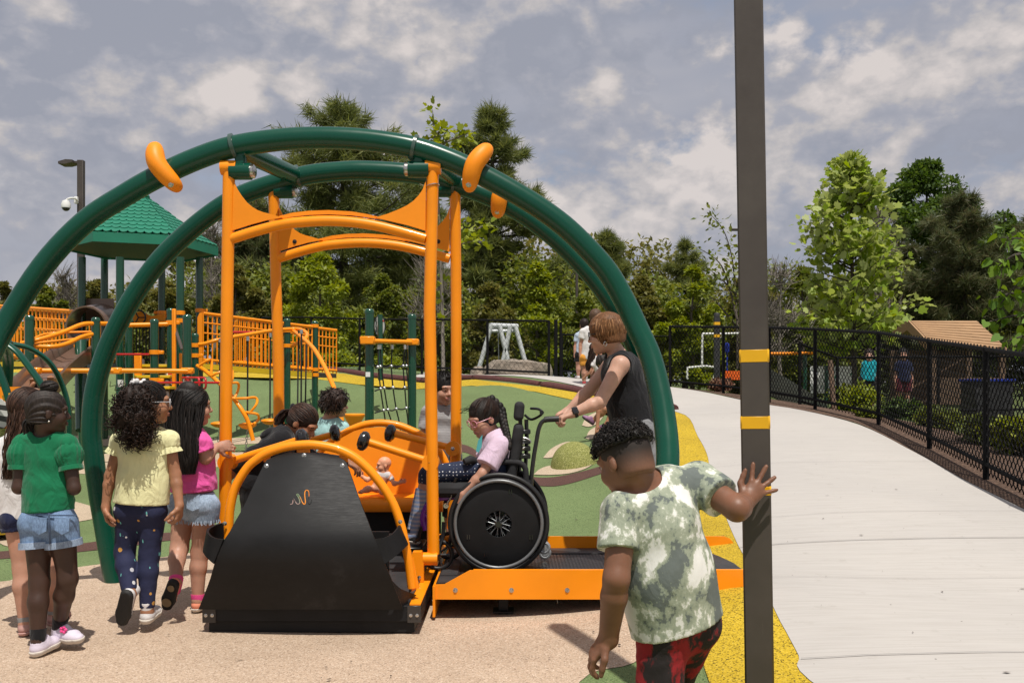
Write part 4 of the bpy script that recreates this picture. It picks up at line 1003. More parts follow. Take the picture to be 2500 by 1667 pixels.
for i, p in enumerate(sp):
    d = (sp[min(i + 1, len(sp) - 1)] - sp[max(i - 1, 0)]).normalized(); s = d.cross(Vector((0, 0, 1))).normalized(); u = s.cross(d)
    rows.append([p + s * a + u * b for a, b in ((-.27, .20), (-.25, .22), (-.23, .20), (-.21, .05), (-.13, .0), (.13, .0), (.21, .05), (.23, .20), (.25, .22), (.27, .20))])
mb.grid(rows); mb.grid([[r[0], r[0] + Vector((0, 0, -.22))] for r in rows]); mb.grid([[r[-1], r[-1] + Vector((0, 0, -.22))] for r in rows]); mb.build('chute', M_SLIDE, sl)
mb = MB(); mb.tube([P(197, 830, 15.0), P(199, 1050, 14.4)], .09, 10); mb.build('support', M_GREEND, ps)
# stickers on posts
M_STRED = mat('red_ink', (.55, .03, .03), .5)
for px, py, Y, w_, h_, red in ((420, 922, 15.02, .065, .11, 1), (462, 940, 13.81, .07, .13, 1), (298, 936, 15.3, .045, .06, 0), (876 + 26, 915, 13.2, .03, .032, 0)):
    if px > 800: continue
    c = P(px, py, Y) + Vector((0, -.064, 0)); mb = MB(); n = 12
    if red: poly = [c + Vector((w_ * math.cos(a), 0, (h_ - w_) * (1 if math.sin(a) > 0 else -1) + w_ * math.sin(a))) for a in [2 * PI * k / 24 + .01 for k in range(24)]]
    else: poly = [c + Vector((x * w_, 0, z * h_)) for x, z in ((-1, -1), (1, -1), (1, 1), (-1, 1))]
    mb.prism(poly, (0, .004, 0)); k = mb.build('sticker', M_WHITE, ps)
    if red:
        mb = MB(); mb.prism([c + Vector((w_ * .7 * math.cos(a), -.003, h_ - w_ + w_ * .7 * math.sin(a))) for a in [PI * q / 10 for q in range(11)]], (0, .002, 0)); mb.box(c + Vector((0, -.003, -.01)), (w_ * .7, .002, .006)); mb.box(c + Vector((0, -.003, -.04)), (w_ * .7, .002, .006)); mb.build('warning_mark', M_STRED, k)

# ------------------------------------------------------------------ hanging step discs
def pod(px, yt, yd, Y, w, label, chain=True):
    c = P(px, yd, Y); t = P(px + 1, yt, Y); o = thing('step_disc', label, 'step disc', c, 'orange hanging step discs')
    mb = MB(); mb.tube([t, c], .014, 8); mb.build('rope', M_ROPE, o)
    mb = MB(); mb.cyl(t + Vector((0, 0, .0)), t + Vector((0, 0, .07)), .025, 8); mb.build('shackle', M_GALV, o)
    r = w / 2 * Y / FPX; mb = MB(); mb.lathe([(.02, -.07), (r * .55, -.055), (r * .95, -.015), (r, .0), (r * .92, .018), (r * .5, .035), (.02, .04)], c, (0, 0, 1), 22); mb.build('disc', M_ORANGE_P, o)
    if chain:
        mb = MB(); n = 9; g = gz(c.x, c.y); L = c.z - .07 - g
        for i in range(n):
            p = Vector((c.x - .03 * i / n, c.y, c.z - .07 - L * (i + .5) / n)); ax_ = (1, 0, 0) if i % 2 else (0, 1, 0); u = Vector(ax_)
            mb.tube([p + u * (.018 * math.cos(a)) + Vector((0, 0, L / n * .62 * math.sin(a))) for a in [2 * PI * k / 8 for k in range(8)]], .006, 5, closed=True)
        mb.build('chain', M_GALV, o)
pod(604, 832, 1037, 15.2, 44, 'orange hanging step disc right beside the twisted climber foot')
pod(659, 823, 1027, 15.9, 44, 'orange hanging step disc in the shade under the bridge beside the rear swing post')
pod(536, 836, 1034, 15.9, 44, 'orange hanging step disc half hidden by the front swing post')
pod(735, 815, 1030, 15.4, 44, 'orange hanging step disc behind the head of the girl in the black hoodie')
for px, t_, lab in ((729, 806, 'left of the two bare black ropes hanging from the loop rail'), (748, 832, 'right of the two bare black ropes hanging from the loop rail')):
    mb = MB(); a, b = P(px, t_, 16.6), P(px - 3, 1030, 16.2); mb.tube([a, b], .014, 8); tag(mb.build('hanging_rope', M_ROPE, loc=b), lab, 'rope')

# ------------------------------------------------------------------ net climber
nc = thing('net_climber', 'black rope net with white joints strung between two green posts', 'net climber', P(955, 1090, 13.3))
gpost(902, 753, 13.3, par=nc); gpost(1006, 766, 13.9, par=nc)
mb = MB(); mb.tube([P(902, 832, 13.2), P(930, 833, 13.3), P(1006, 835, 13.8)], .032, 12); mb.box(P(898, 831, 13.2), (.1, .085, .055), None, .012); mb.box(P(1008, 835, 13.85), (.09, .085, .045), None, .012); mb.build('crossbar', M_ORANGE, nc)
z8n = zoomer(3.266, 780, 720)
cols_ = [[(470, 400), (470, 575), (487, 748), (512, 920), (525, 1010), (540, 1180)], [(483, 400), (500, 620), (516, 742), (545, 915), (572, 1010), (590, 1180)], [(580, 400), (573, 568), (586, 738), (612, 908), (635, 1010), (660, 1180)], [(684, 400), (668, 566), (680, 738), (693, 902), (705, 1010), (712, 1180)], [(694, 400), (693, 566), (708, 735), (712, 902), (714, 1010), (716, 1180)], [(712, 400), (712, 570), (717, 733), (722, 900), (714, 1040), (716, 1180)]]
mb = MB()
for c_ in cols_: mb.tube(cm([z8n(x, y, 13.3 + .6 * (x - 470) / 250) for x, y in c_], 4), .0105, 7)
for r_ in ([(442, 585), (470, 575), (483, 570), (530, 580), (573, 568), (620, 580), (668, 566), (712, 570), (735, 575)], [(442, 765), (487, 748), (516, 742), (560, 750), (586, 738), (640, 750), (680, 738), (717, 733)], [(442, 940), (512, 920), (545, 915), (580, 922), (612, 908), (660, 912), (693, 902), (722, 900), (735, 905)]): mb.tube(cm([z8n(x, y, 13.3 + .6 * (x - 470) / 250) for x, y in r_], 3), .0105, 7)
net = mb.build('rope_net', M_ROPE, nc)
for (x, y) in ((465, 575), (485, 571), (573, 568), (668, 566), (693, 566), (714, 570), (487, 748), (516, 742), (586, 738), (680, 738), (714, 733), (512, 920), (545, 915), (612, 908), (693, 902), (718, 900)):
    mb = MB(); mb.ball(z8n(x, y, 13.3 + .6 * (x - 470) / 250), (.026, .026, .026), 8, 6); mb.build('joint', M_ALU, net)
for x in (470, 483, 580, 684, 712):
    mb = MB(); mb.cyl(z8n(x, 398, 13.3 + .6 * (x - 470) / 250), z8n(x, 432, 13.3 + .6 * (x - 470) / 250), .022, 8); mb.build('ferrule', M_ALU, net)
mb = MB(); mb.box(P(900, 914, 13.3) + Vector((0, -.066, 0)), (.032, .003, .034)); mb.build('sticker', M_WHITE, nc)
# information sign behind the net
sg = thing('information_sign', 'oval white sign on a green post behind the rope net', 'sign', P(928, 925, 17.5))
mb = MB(); mb.tube([P(929, 928, 17.5), P(928, 768, 17.5)], .048, 12); mb.build('post', M_GREEND, sg)
mb = MB(); c = P(927, 795, 17.6); mb.prism([c + Vector((.10 * math.cos(a), 0, .205 * math.sin(a))) for a in [2 * PI * k / 28 for k in range(28)]], (0, .02, 0)); pl = mb.build('plate', mat('sign_face', (.50, .50, .47), .5), sg)
mb = MB()
mb.tube([c + Vector((.101 * math.cos(a), -.002, .206 * math.sin(a))) for a in [2 * PI * k / 28 for k in range(28)]], .008, 6, closed=True); mb.build('rim', M_BLACK, pl)
rg = random.Random(4)
mb = MB()
for i in range(13): mb.box(c + Vector((-.07 + rg.uniform(0, .01), -.003, .13 - i * .021)), (.014, .0015, rg.uniform(.004, .007)))
mb.build('lettering', M_BLACK, pl)
mb = MB(); mb.box(c + Vector((.065, -.003, .09)), (.018, .0015, .012)); mb.build('red_mark', M_STRED, pl)

# ------------------------------------------------------------------ cone stool
cs = P(865, 1016, 10.6); o = thing('cone_stool', 'orange funnel shaped spinning stool behind the child in pale blue', 'stool', Vector((cs.x, cs.y, gz(cs.x, cs.y))))
mb = MB(); mb.lathe([(.03, -.13), (.045, -.125), (.11, -.01), (.118, .0), (.118, .022), (.108, .030), (.09, .026), (.001, .022)], cs, (0, 0, 1), 24); mb.build('seat', M_ORANGE_P, o)
mb = MB(); mb.tube([cs - Vector((0, 0, .12)), Vector((cs.x, cs.y, gz(cs.x, cs.y) - .02))], .028, 12); mb.build('stem', M_ORANGE, o)

# ------------------------------------------------------------------ lamp post with dome camera
lp = thing('lamp_post', 'tall brown lamp post with a flat lamp head and a white dome camera', 'lamp post', P(198, 1000, 19.5)); lp.location.z = gz(P(198, 0, 19.5).x, 19.5); OFF[lp.name] = Vector(lp.location)
a = P(198, 392, 19.5); mb = MB(); mb.box(((a.x), 19.5, (a.z + lp.location.z) / 2), (.06, .06, (a.z - lp.location.z) / 2), None, .005); mb.build('shaft', M_BROWNM, lp)
mb = MB(); mb.box(P(185, 397, 19.5), (.06, .04, .022)); mb.prism([P(150, 404, 19.5) + Vector((0, -.15, 0)), P(150, 398, 19.5) + Vector((0, -.15, 0)), P(168, 393, 19.5) + Vector((0, -.15, 0)), P(184, 394, 19.5) + Vector((0, -.15, 0)), P(184, 400, 19.5) + Vector((0, -.15, 0)), P(168, 404, 19.5) + Vector((0, -.15, 0))], (0, .3, 0)); mb.build('lamp_head', M_BROWNM, lp)
k = MB(); k.tube(cm([P(190, 491, 19.4), P(183, 485, 19.3), P(172, 484, 19.2), P(163, 488, 19.2), P(161, 495, 19.2)], 4), .02, 8); k.box(P(186, 489, 19.4), (.035, .04, .07), None, .01); cmra = k.build('camera', M_WHITE, lp)
k = MB(); k.lathe([(.02, .12), (.07, .1), (.088, .04), (.092, -.02), (.088, -.04)], P(161, 503, 19.2), (0, 0, 1), 16); k.build('housing', M_WHITE, cmra)
k = MB(); k.ball(P(161, 508, 19.2), (.075, .075, .065), 14, 8); k.build('dome_glass', M_BLACKG, cmra)
# thin pole and white camera far among the pines, distant lamp arm
tp = P(1409, 900, 34); mb = MB(); mb.tube([tp, P(1408, 652, 34)], .05, 8); tag(mb.build('thin_pole', M_BROWNM, loc=tp), 'thin dark pole among the far pines behind the green arch', 'pole')
lp2 = P(1838, 870, 33); o = thing('lamp_post', 'distant lamp post with only its arm showing left of the near pole', 'lamp post', lp2)
mb = MB(); mb.tube([lp2, P(1830, 560, 33)], .06, 8); mb.build('shaft', M_BROWNM, o); mb = MB(); mb.box(P(1800, 561, 33), (.2, .12, .03), None, .01); mb.build('lamp_head', M_BROWNM, o)

# ------------------------------------------------------------------ spinner at the left edge
Ysp = 8.4; base = Vector((P(-60, 0, Ysp).x, Ysp + .2, 0.02)); spn = thing('globe_spinner', 'green barred spinner with an orange panel and black deck at the left edge', 'spinner', base)
mb = MB(); mb.lathe([(.02, .03), (.62, .03), (.66, .05), (.66, .10), (.62, .115), (.02, .115)], base, (0, 0, 1), 32); mb.build('deck', M_DECK, spn)
mb = MB(); mb.tube([base + Vector((.665 * math.cos(a), .665 * math.sin(a), .045)) for a in [2 * PI * k / 40 for k in range(40)]], .014, 6, closed=True); mb.build('deck_edge', M_YDECK, spn)
def flat_bar(pts, Ys, m=M_GREENP):
    mb = MB(); q = cm([P(x, y, Y) for (x, y), Y in zip(pts, Ys)], 6); mb.tube(q, .050, 14, flatten=.5); return mb.build('bar', m, spn)
flat_bar([(14, 838), (45, 862), (78, 905), (108, 950), (132, 1010), (140, 1100), (128, 1200), (95, 1262)], [8.3, 8.3, 8.3, 8.3, 8.3, 8.3, 8.35, 8.4])
bb = flat_bar([(-45, 846), (-14, 880), (8, 930), (22, 975), (32, 1020), (36, 1090), (20, 1190), (-10, 1270)], [8.0] * 8)
flat_bar([(14, 838), (70, 850), (120, 884), (152, 940), (168, 1010), (166, 1110), (150, 1190), (110, 1245)], [8.7, 8.8, 8.9, 9.0, 9.0, 9.0, 8.9, 8.7])
flat_bar([(8, 838), (20, 880), (12, 1000), (5, 1100), (0, 1260)], [8.7, 9.2, 9.4, 9.3, 8.9])
c = P(21, 968, 7.97); mb = MB(); mb.tube([P(19, 962, 8.0), P(23, 974, 8.0)], .0525, 14, flatten=.54, caps=False); mb.build('tape_band', M_TAPE, bb)
def swirl_mat():
    m, nt, b = new_mat('swirl_print'); v = coords(nt)
    wv = nd(nt, 'ShaderNodeTexWave', wave_type='RINGS', rings_direction='SPHERICAL'); wv.inputs['Scale'].default_value = 3.6; wv.inputs['Distortion'].default_value = 2.2; wv.inputs['Detail'].default_value = 0; lk(nt, v, wv.inputs['Vector'])
    lk(nt, ramp(nt, wv.outputs['Color'], [(.45, (.03, .03, .03)), (.52, (.55, .55, .53))]), b.inputs['Base Color']); b.inputs['Roughness'].default_value = .4; return m
mb = MB(); mb.prism([P(x, y, 8.25) for x, y in ((-110, 944), (50, 944), (53, 950), (53, 1060), (40, 1100), (-110, 1100))], (0, .02, 0)); op = mb.build('orange_panel', M_ORANGE_P, spn)
mb = MB(); c = P(-14, 1012, 8.235); mb.prism([c + Vector((.135 * math.cos(a), 0, .15 * math.sin(a))) for a in [2 * PI * k / 30 for k in range(30)]], (0, .012, 0)); mb.build('swirl_disc', swirl_mat(), op)
mb = MB(); mb.prism([P(x, y, 8.2) for x, y in ((-80, 1046), (30, 1046), (16, 1088), (-4, 1110), (-80, 1110))], (0, .03, 0)); mb.build('olive_panel', M_OLIVE, spn)
mb = MB(); mb.cyl(P(60, 978, 8.3), P(50, 981, 8.3), .022, 10); mb.build('knob', M_ORANGE_P, spn)
hub = P(5, 838, 8.4); mb = MB(); mb.ball(hub, (.09, .09, .05), 14, 8); mb.build('hub', M_GREENP, spn)

# ------------------------------------------------------------------ things beyond the fences
M_GALVW = mat('bright_galvanised', (.58, .60, .61), .5, .1, var=.12)
ag = P(1225, 905, 27); o = thing('swing_stand', 'grey steel A-frame swing stand behind the boulder', 'swing set', ag)
for pts in ([(1200, 793), (1166, 905)], [(1219, 793), (1247, 905)], [(1258, 797), (1290, 905)], [(1246, 797), (1222, 905)]):
    mb = MB(); mb.tube([P(pts[0][0], pts[0][1], 26.5), P(pts[1][0], pts[1][1] + 6, 26.5)], .065, 10); mb.build('leg', M_GALVW, o)
mb = MB(); mb.tube([P(1194, 808, 26.5), P(1262, 808, 26.6)], .05, 10); mb.tube([P(1196, 795, 26.5), P(1262, 797, 27.2)], .08, 10); mb.build('top_bar', M_GALVW, o)
for px in (1216, 1241):
    mb = MB(); mb.tube([P(px, 804, 26.7), P(px + 2, 885, 26.7)], .015, 6); mb.build('chain', M_GALV, o)
def rock_mat():
    m, nt, b = new_mat('boulder_stone'); v = coords(nt); n = noise_tex(nt, v, 2.4, 8, .7); n2 = noise_tex(nt, v, 14, 6, .75)
    mx = nd(nt, 'ShaderNodeMix', data_type='RGBA', blend_type='MULTIPLY'); mx.inputs[0].default_value = 1
    lk(nt, ramp(nt, n.outputs[0], [(.3, (.17, .15, .12)), (.5, (.30, .25, .20)), (.7, (.42, .34, .27))]), mx.inputs[6]); lk(nt, ramp(nt, n2.outputs[0], [(.3, (.55, .55, .55)), (.6, (1.1, 1.1, 1.1))]), mx.inputs[7])
    lk(nt, mx.outputs[2], b.inputs['Base Color']); b.inputs['Roughness'].default_value = .9; bump(nt, b, n2.outputs[0], .7, .05); return m
M_ROCK = rock_mat()
def boulder(pxs, Y, dep, label, seed):
    """angular rock: outline facets pushed back in depth"""
    mb = MB(); rg = random.Random(seed); f = [P(x, y, Y) for x, y in pxs]; c = sum(f, Vector()) / len(f)
    ringf = [p + Vector((0, rg.uniform(-.1, .1), 0)) for p in f]; front = [c + (p - c) * .72 + Vector((0, -dep * .45, 0)) for p in f]; back = [c + (p - c) * .8 + Vector((0, dep * .5, 0)) for p in f]
    n = len(f); mb.add(front + ringf + back, [tuple(range(n)), tuple(2 * n + i for i in reversed(range(n)))] + [(r * n + i, r * n + (i + 1) % n, (r + 1) * n + (i + 1) % n, (r + 1) * n + i) for r in (0, 1) for i in range(n)], flat=True)
    o = mb.build('boulder', M_ROCK, loc=Vector((c.x, c.y, min(p.z for p in f))), smooth=False)
    md = o.modifiers.new('s', 'SUBSURF'); md.subdivision_type = 'SIMPLE'; md.levels = md.render_levels = 4
    tx = bpy.data.textures.new('rock_' + str(seed), 'CLOUDS'); tx.noise_scale = .35; d = o.modifiers.new('d', 'DISPLACE'); d.texture = tx; d.strength = .12
    tag(o, label, 'boulder')
boulder([(1180, 912), (1188, 893), (1205, 878), (1222, 878), (1290, 880), (1345, 888), (1352, 925), (1250, 925)], 22.6, 1.8, 'big flat topped grey brown boulder behind the fence', 1)
boulder([(1147, 921), (1150, 905), (1160, 896), (1178, 896), (1186, 921)], 22.3, .6, 'small pale rock left of the big boulder', 5)
# timber shelter
M_TIMB = None
def wood_mat(name, c0, c1, ax=(1, 14, 14)):
    m, nt, b = new_mat(name); v = coords(nt, ax); n = noise_tex(nt, v, 1.6, 6, .65); v2 = coords(nt); n2 = noise_tex(nt, v2, .8, 3)
    mx = nd(nt, 'ShaderNodeMix', data_type='RGBA', blend_type='MULTIPLY'); mx.inputs[0].default_value = 1
    lk(nt, ramp(nt, n.outputs[0], [(.3, c0), (.7, c1)]), mx.inputs[6]); lk(nt, ramp(nt, n2.outputs[0], [(.3, (.85, .85, .85)), (.7, (1.1, 1.08, 1.05))]), mx.inputs[7])
    lk(nt, mx.outputs[2], b.inputs['Base Color']); b.inputs['Roughness'].default_value = .75; return m
M_WOOD = wood_mat('pale_timber', (.30, .17, .085), (.46, .29, .155)); M_WOODD = wood_mat('weathered_timber', (.10, .062, .04), (.19, .12, .075), (10, 10, 1))
YW = 30.0
rdgA, rdgB = P(2222, 783, YW), P(2384, 783, YW + .6); evA, evB = P(2272, 836, YW - 2.4), P(2470, 862, YW - 2.0); evC, evD = P(2172, 822, YW + 1.8), P(2330, 822, YW + 2.6)
hs = thing('timber_shelter', 'open timber play shelter with a pale plank roof beyond the fence', 'shelter', Vector(((rdgA.x + evB.x) / 2, YW, gz((rdgA.x + evB.x) / 2, YW))))
for k in range(10):
    t0, t1 = k / 10, (k + 1) / 10 - .012
    q = [rdgA.lerp(evA, t0), rdgB.lerp(evB, t0), rdgB.lerp(evB, t1), rdgA.lerp(evA, t1)]; q = [p + Vector((0, 0, .0 if i < 2 else .025)) for i, p in enumerate(q)]
    mb = MB(); mb.prism(q, (0, 0, -.05)); mb.build('roof_plank', M_WOOD, hs)
mb = MB(); mb.prism([rdgA - Vector((0, 0, .02)), rdgB - Vector((0, 0, .02)), evD, evC], (0, 0, -.06)); mb.build('roof_slope', M_WOOD, hs)
for e in (evA, evC):
    d = Vector((-.06, -.03, 0)); mb = MB(); mb.prism([rdgA + d + Vector((0, 0, .04)), e + d + Vector((0, 0, .04)), e + d + Vector((0, 0, -.26)), rdgA + d + Vector((0, 0, -.30))], (-.05, 0, 0)); mb.build('barge_board', M_WOOD, hs)
zt = evA.z - .1
for (x, y) in ((evA.x + .2, YW - 2.1), (evB.x - .25, YW - 1.9), (evC.x + .25, YW + 1.6), (evD.x - .2, YW + 2.3), ((evA.x + evB.x) / 2, YW - 2.0)):
    mb = MB(); g = gz(x, y); mb.box((x, y, (zt + g) / 2), (.08, .08, (zt - g) / 2)); mb.build('post', M_WOODD, hs)
mb = MB(); g = gz(evA.x, YW); mb.box(((evA.x + evB.x) / 2, YW + .8, (zt + g) / 2), ((evB.x - evA.x) / 2 - .1, .05, (zt - g) / 2)); mb.build('back_wall', M_WOODD, hs)
mb = MB(); mb.box(((evA.x + evB.x) / 2, YW - 2.0, g + .45), ((evB.x - evA.x) / 2 - .2, .05, .4)); mb.build('front_wall', M_WOODD, hs)
# blue topped box, white drawing panel, orange bar, low walls, frames
M_BLUE = mat('blue_plastic', (.01, .03, .32), .4, var=.1); M_GREYD = mat('dark_grey_plastic', (.03, .03, .032), .5, var=.2)
bx = P(2408, 1000, 17.5); bz = gz(bx.x, bx.y); o = thing('storage_box', 'dark grey box with a bright blue top edge behind the fence', 'box', Vector((bx.x, bx.y, bz)))
mb = MB(); zt_ = P(2408, 930, 17.5).z; mb.box((bx.x, bx.y, (zt_ + bz) / 2 + .06), (.34, .3, (zt_ - bz) / 2 - .06), None, .02); mb.build('body', M_GREYD, o)
mb = MB(); mb.box((bx.x, bx.y, zt_ + .012), (.38, .33, .025), None, .01); mb.build('lid', M_BLUE, o)
for dx in (-.25, .25):
    mb = MB(); mb.box((bx.x + dx, bx.y - .2, bz + .06), (.03, .03, .07)); mb.build('leg', M_GALV, o)
def panel_board():
    m, nt, b = new_mat('painted_board'); v = coords(nt); n = noise_tex(nt, v, 3.5, 2, .5)
    lk(nt, ramp(nt, n.outputs[0], [(.34, (.03, .25, .14)), (.37, (.66, .65, .62)), (.62, (.66, .65, .62)), (.66, (.45, .04, .05)), (.7, (.02, .2, .45))], 'CONSTANT'), b.inputs['Base Color']); b.inputs['Roughness'].default_value = .5; return m
wb = P(2040, 965, 21); o = thing('play_panel_wall', 'white painted play panels on green posts beyond the fence', 'play panel', wb)
for x0, x1 in ((1978, 1992), (1996, 2016), (2019, 2030), (2034, 2082)):
    mb = MB(); a, b = P(x0, 894, 21), P(x1, 960, 21); mb.box((a + b) / 2, ((b.x - a.x) / 2, .02, (a.z - b.z) / 2)); mb.build('panel', panel_board() if x0 in (1996, 2034) else M_WHITE, o)
for px in (1965, 2017, 2031):
    mb = MB(); mb.tube([P(px, 866 if px == 1965 else 892, 21), P(px, 985, 21)], .05, 10); mb.build('post', M_GREEND, o)
mb = MB(); mb.tube([P(1850, 864, 21), P(1985, 862, 21)], .035, 8); mb.build('orange_bar', M_ORANGE, o)
lg = P(2036, 1000, 15.6); mb = MB(); mb.tube([P(2027, 880, 15.6), P(2037, 1012, 15.4)], .045, 10, caps=True); tag(mb.build('timber_post', M_WOODD, loc=lg), 'leaning rough timber post behind the fence mesh', 'post')
wl = P(1930, 960, 17.5); mb = MB(); q = [P(1870, 895, 17.5), P(1925, 925, 17.2), P(2020, 985, 16.4), P(2020, 1010, 16.4), P(1920, 985, 17.2), P(1870, 960, 17.5)]; mb.prism(q, (0, .12, 0)); tag(mb.build('ramp_wall', mat('grey_board', (.10, .115, .09), .7), loc=wl), 'grey sloping ramp wall behind the black fence', 'wall')
of = P(1800, 925, 22); o = thing('orange_barrier', 'bright orange plastic barrier behind the fence left of the near pole', 'barrier', of)
mb = MB(); mb.prism([P(1772, 905, 22), P(1812, 905, 22), P(1816, 927, 22), P(1770, 927, 22)], (0, .12, 0)); mb.build('body', mat('safety_orange', (.85, .13, .01), .5), o)
for px in (1776, 1808):
    mb = MB(); mb.box(P(px, 930, 22) + Vector((0, .06, 0)), (.05, .16, .03), None, .01); mb.build('foot', M_BLACK, o)
gf = P(1765, 945, 20); o = thing('pipe_frame', 'white pipe goal frame behind the fence left of the near pole', 'goal frame', gf)
for pts in ([(1714, 895), (1715, 822), (1722, 815), (1760, 815), (1812, 814), (1816, 822), (1816, 900)], [(1678, 925), (1678, 903), (1684, 897), (1742, 896), (1742, 925)]):
    mb = MB(); mb.tube(cm([P(x, y, 20) for x, y in pts], 3), .022, 8); mb.build('pipe', M_WHITE, o)
st = P(1750, 935, 19.5); o = thing('marker_post', 'black post with yellow bands and a round cap behind the fence', 'post', st)
mb = MB(); mb.box((st + P(1750, 775, 19.5)) / 2, (.055, .055, (P(0, 775, 19.5).z - st.z) / 2)); mb.lathe([(.02, .0), (.06, .0), (.065, .05), (.05, .09), (.02, .1)], P(1750, 775, 19.5), n=12); mb.build('shaft', M_GREYD, o)
for y in (790, 820):
    mb = MB(); mb.box(P(1750, y, 19.5), (.0575, .0575, .03)); mb.build('tape_band', M_TAPE, o)
bl = P(1775, 850, 24); mb = MB(); mb.lathe([(.02, -.12), (.06, -.1), (.07, 0), (.05, .12), (.02, .14)], bl, n=12); mb.tube([bl, P(1775, 930, 24)], .02, 6); tag(mb.build('blue_marker', M_BLUE, loc=P(1775, 930, 24)), 'small blue marker on a stick behind the fence', 'marker')
# ------------------------------------------------------------------ foliage
def leaf_mat(name, cols, back=None, rough=.5, tr=.35):
    m, nt, b = new_mat(name); g = nd(nt, 'ShaderNodeNewGeometry'); n = len(cols)
    c = ramp(nt, g.outputs['Random Per Island'], [(i / (n - 1), cols[i]) for i in range(n)])
    v = coords(nt); nz = noise_tex(nt, v, .9, 3); mx = nd(nt, 'ShaderNodeMix', data_type='RGBA', blend_type='MULTIPLY'); mx.inputs[0].default_value = 1
    lk(nt, c, mx.inputs[6]); lk(nt, ramp(nt, nz.outputs[0], [(.3, (.72, .76, .7)), (.7, (1.15, 1.12, 1.1))]), mx.inputs[7]); c = mx.outputs[2]
    if back is not None:
        m2 = nd(nt, 'ShaderNodeMix', data_type='RGBA'); lk(nt, g.outputs['Backfacing'], m2.inputs[0]); lk(nt, c, m2.inputs[6]); m2.inputs[7].default_value = (*back, 1); c = m2.outputs[2]
    lk(nt, c, b.inputs['Base Color']); b.inputs['Roughness'].default_value = rough; b.inputs['Specular IOR Level'].default_value = .35
    t = nd(nt, 'ShaderNodeBsdfTranslucent'); hs_ = nd(nt, 'ShaderNodeHueSaturation'); hs_.inputs['Hue'].default_value = .485; hs_.inputs['Saturation'].default_value = 1.15; hs_.inputs['Value'].default_value = 1.35
    lk(nt, c, hs_.inputs['Color']); lk(nt, hs_.outputs[0], t.inputs[0])
    ms = nd(nt, 'ShaderNodeMixShader'); ms.inputs[0].default_value = tr; lk(nt, b.outputs[0], ms.inputs[1]); lk(nt, t.outputs[0], ms.inputs[2])
    lk(nt, ms.outputs[0], nt.nodes['Material Output'].inputs[0]); return m
L_LIME = leaf_mat('lime_leaves', [(.16, .215, .02), (.26, .31, .035), (.36, .39, .06)])
L_MID = leaf_mat('mid_green_leaves', [(.10, .14, .025), (.17, .205, .04), (.25, .265, .06)])
L_OLIVE = leaf_mat('olive_leaves', [(.11, .12, .032), (.18, .18, .05), (.26, .235, .075)])
L_DARK = leaf_mat('dark_green_leaves', [(.045, .09, .018), (.085, .145, .028), (.13, .19, .045)])
L_PINE = leaf_mat('pine_needles', [(.095, .125, .04), (.17, .20, .06), (.26, .275, .095)], tr=.35)
L_PINED = leaf_mat('dark_pine_needles', [(.055, .08, .032), (.10, .125, .05), (.145, .16, .07), (.17, .135, .08)], tr=.3)
L_TULIP = leaf_mat('tulip_leaves', [(.16, .25, .015), (.26, .36, .025), (.36, .43, .05)], back=(.40, .46, .17), tr=.35)
L_REDBUD = leaf_mat('heart_leaves', [(.09, .19, .02), (.14, .25, .03), (.19, .29, .045)], tr=.35)
L_DRY = leaf_mat('dry_leaves', [(.16, .08, .05), (.30, .17, .12), (.36, .22, .16)])
M_BARK = mat('grey_bark', (.085, .068, .055), .9, var=.35, vscale=5, bmp=.9, bscale=18, bdist=.03, stretch=(3, 3, .5))
M_BARKL = mat('pale_bark', (.19, .165, .14), .9, var=.3, vscale=6, bmp=.6, bscale=25, bdist=.02, stretch=(3, 3, .5))

LEAF = {'diamond': np.array([(0, 0, 0), (.30, .42, .06), (0, 1, -.05), (-.30, .42, .06)], float),
        'tulip': np.array([(0, 0, 0), (.42, .12, .05), (.50, .55, .08), (.28, .62, .03), (.30, .98, .0), (0, .84, -.05), (-.30, .98, .0), (-.28, .62, .03), (-.50, .55, .08), (-.42, .12, .05)], float),
        'heart': np.array([(0, .06, 0), (.26, -.06, .05), (.47, .18, .09), (.36, .58, .04), (0, 1, -.08), (-.36, .58, .04), (-.47, .18, .09), (-.26, -.06, .05)], float),
        'needle': np.array([(-.03, 0, 0), (.03, 0, 0), (.004, 1, 0), (-.004, 1, 0)], float)}
def place_leaves(pos, size, dirs, ups, shape):
    """one polygon per leaf; dirs = stem-to-tip, ups = rough upper side"""
    d = dirs / np.maximum(np.linalg.norm(dirs, axis=1, keepdims=True), 1e-9); r = np.cross(d, ups); r /= np.maximum(np.linalg.norm(r, axis=1, keepdims=True), 1e-9); u = np.cross(r, d)
    T = LEAF[shape]; s = size[:, None, None]
    V = pos[:, None, :] + s * (T[None, :, 0:1] * r[:, None] + T[None, :, 1:2] * d[:, None] + T[None, :, 2:3] * u[:, None])
    return V.reshape(-1, 3), len(T)
def poly_mesh(name, blocks):
    V = np.concatenate([b[0] for b in blocks]); me = bpy.data.meshes.new(name)
    starts, tot = [], 0
    for v, k in blocks:
        starts.append(tot + np.arange(0, len(v), k)); tot += len(v)
    me.vertices.add(len(V)); me.vertices.foreach_set('co', V.astype(np.float32).ravel()); me.loops.add(len(V)); me.loops.foreach_set('vertex_index', np.arange(len(V), dtype=np.int32))
    st = np.concatenate(starts).astype(np.int32); me.polygons.add(len(st)); me.polygons.foreach_set('loop_start', st); me.update(); return me
def rdir(rg, n): d = rg.randn(n, 3); return d / np.linalg.norm(d, axis=1, keepdims=True)
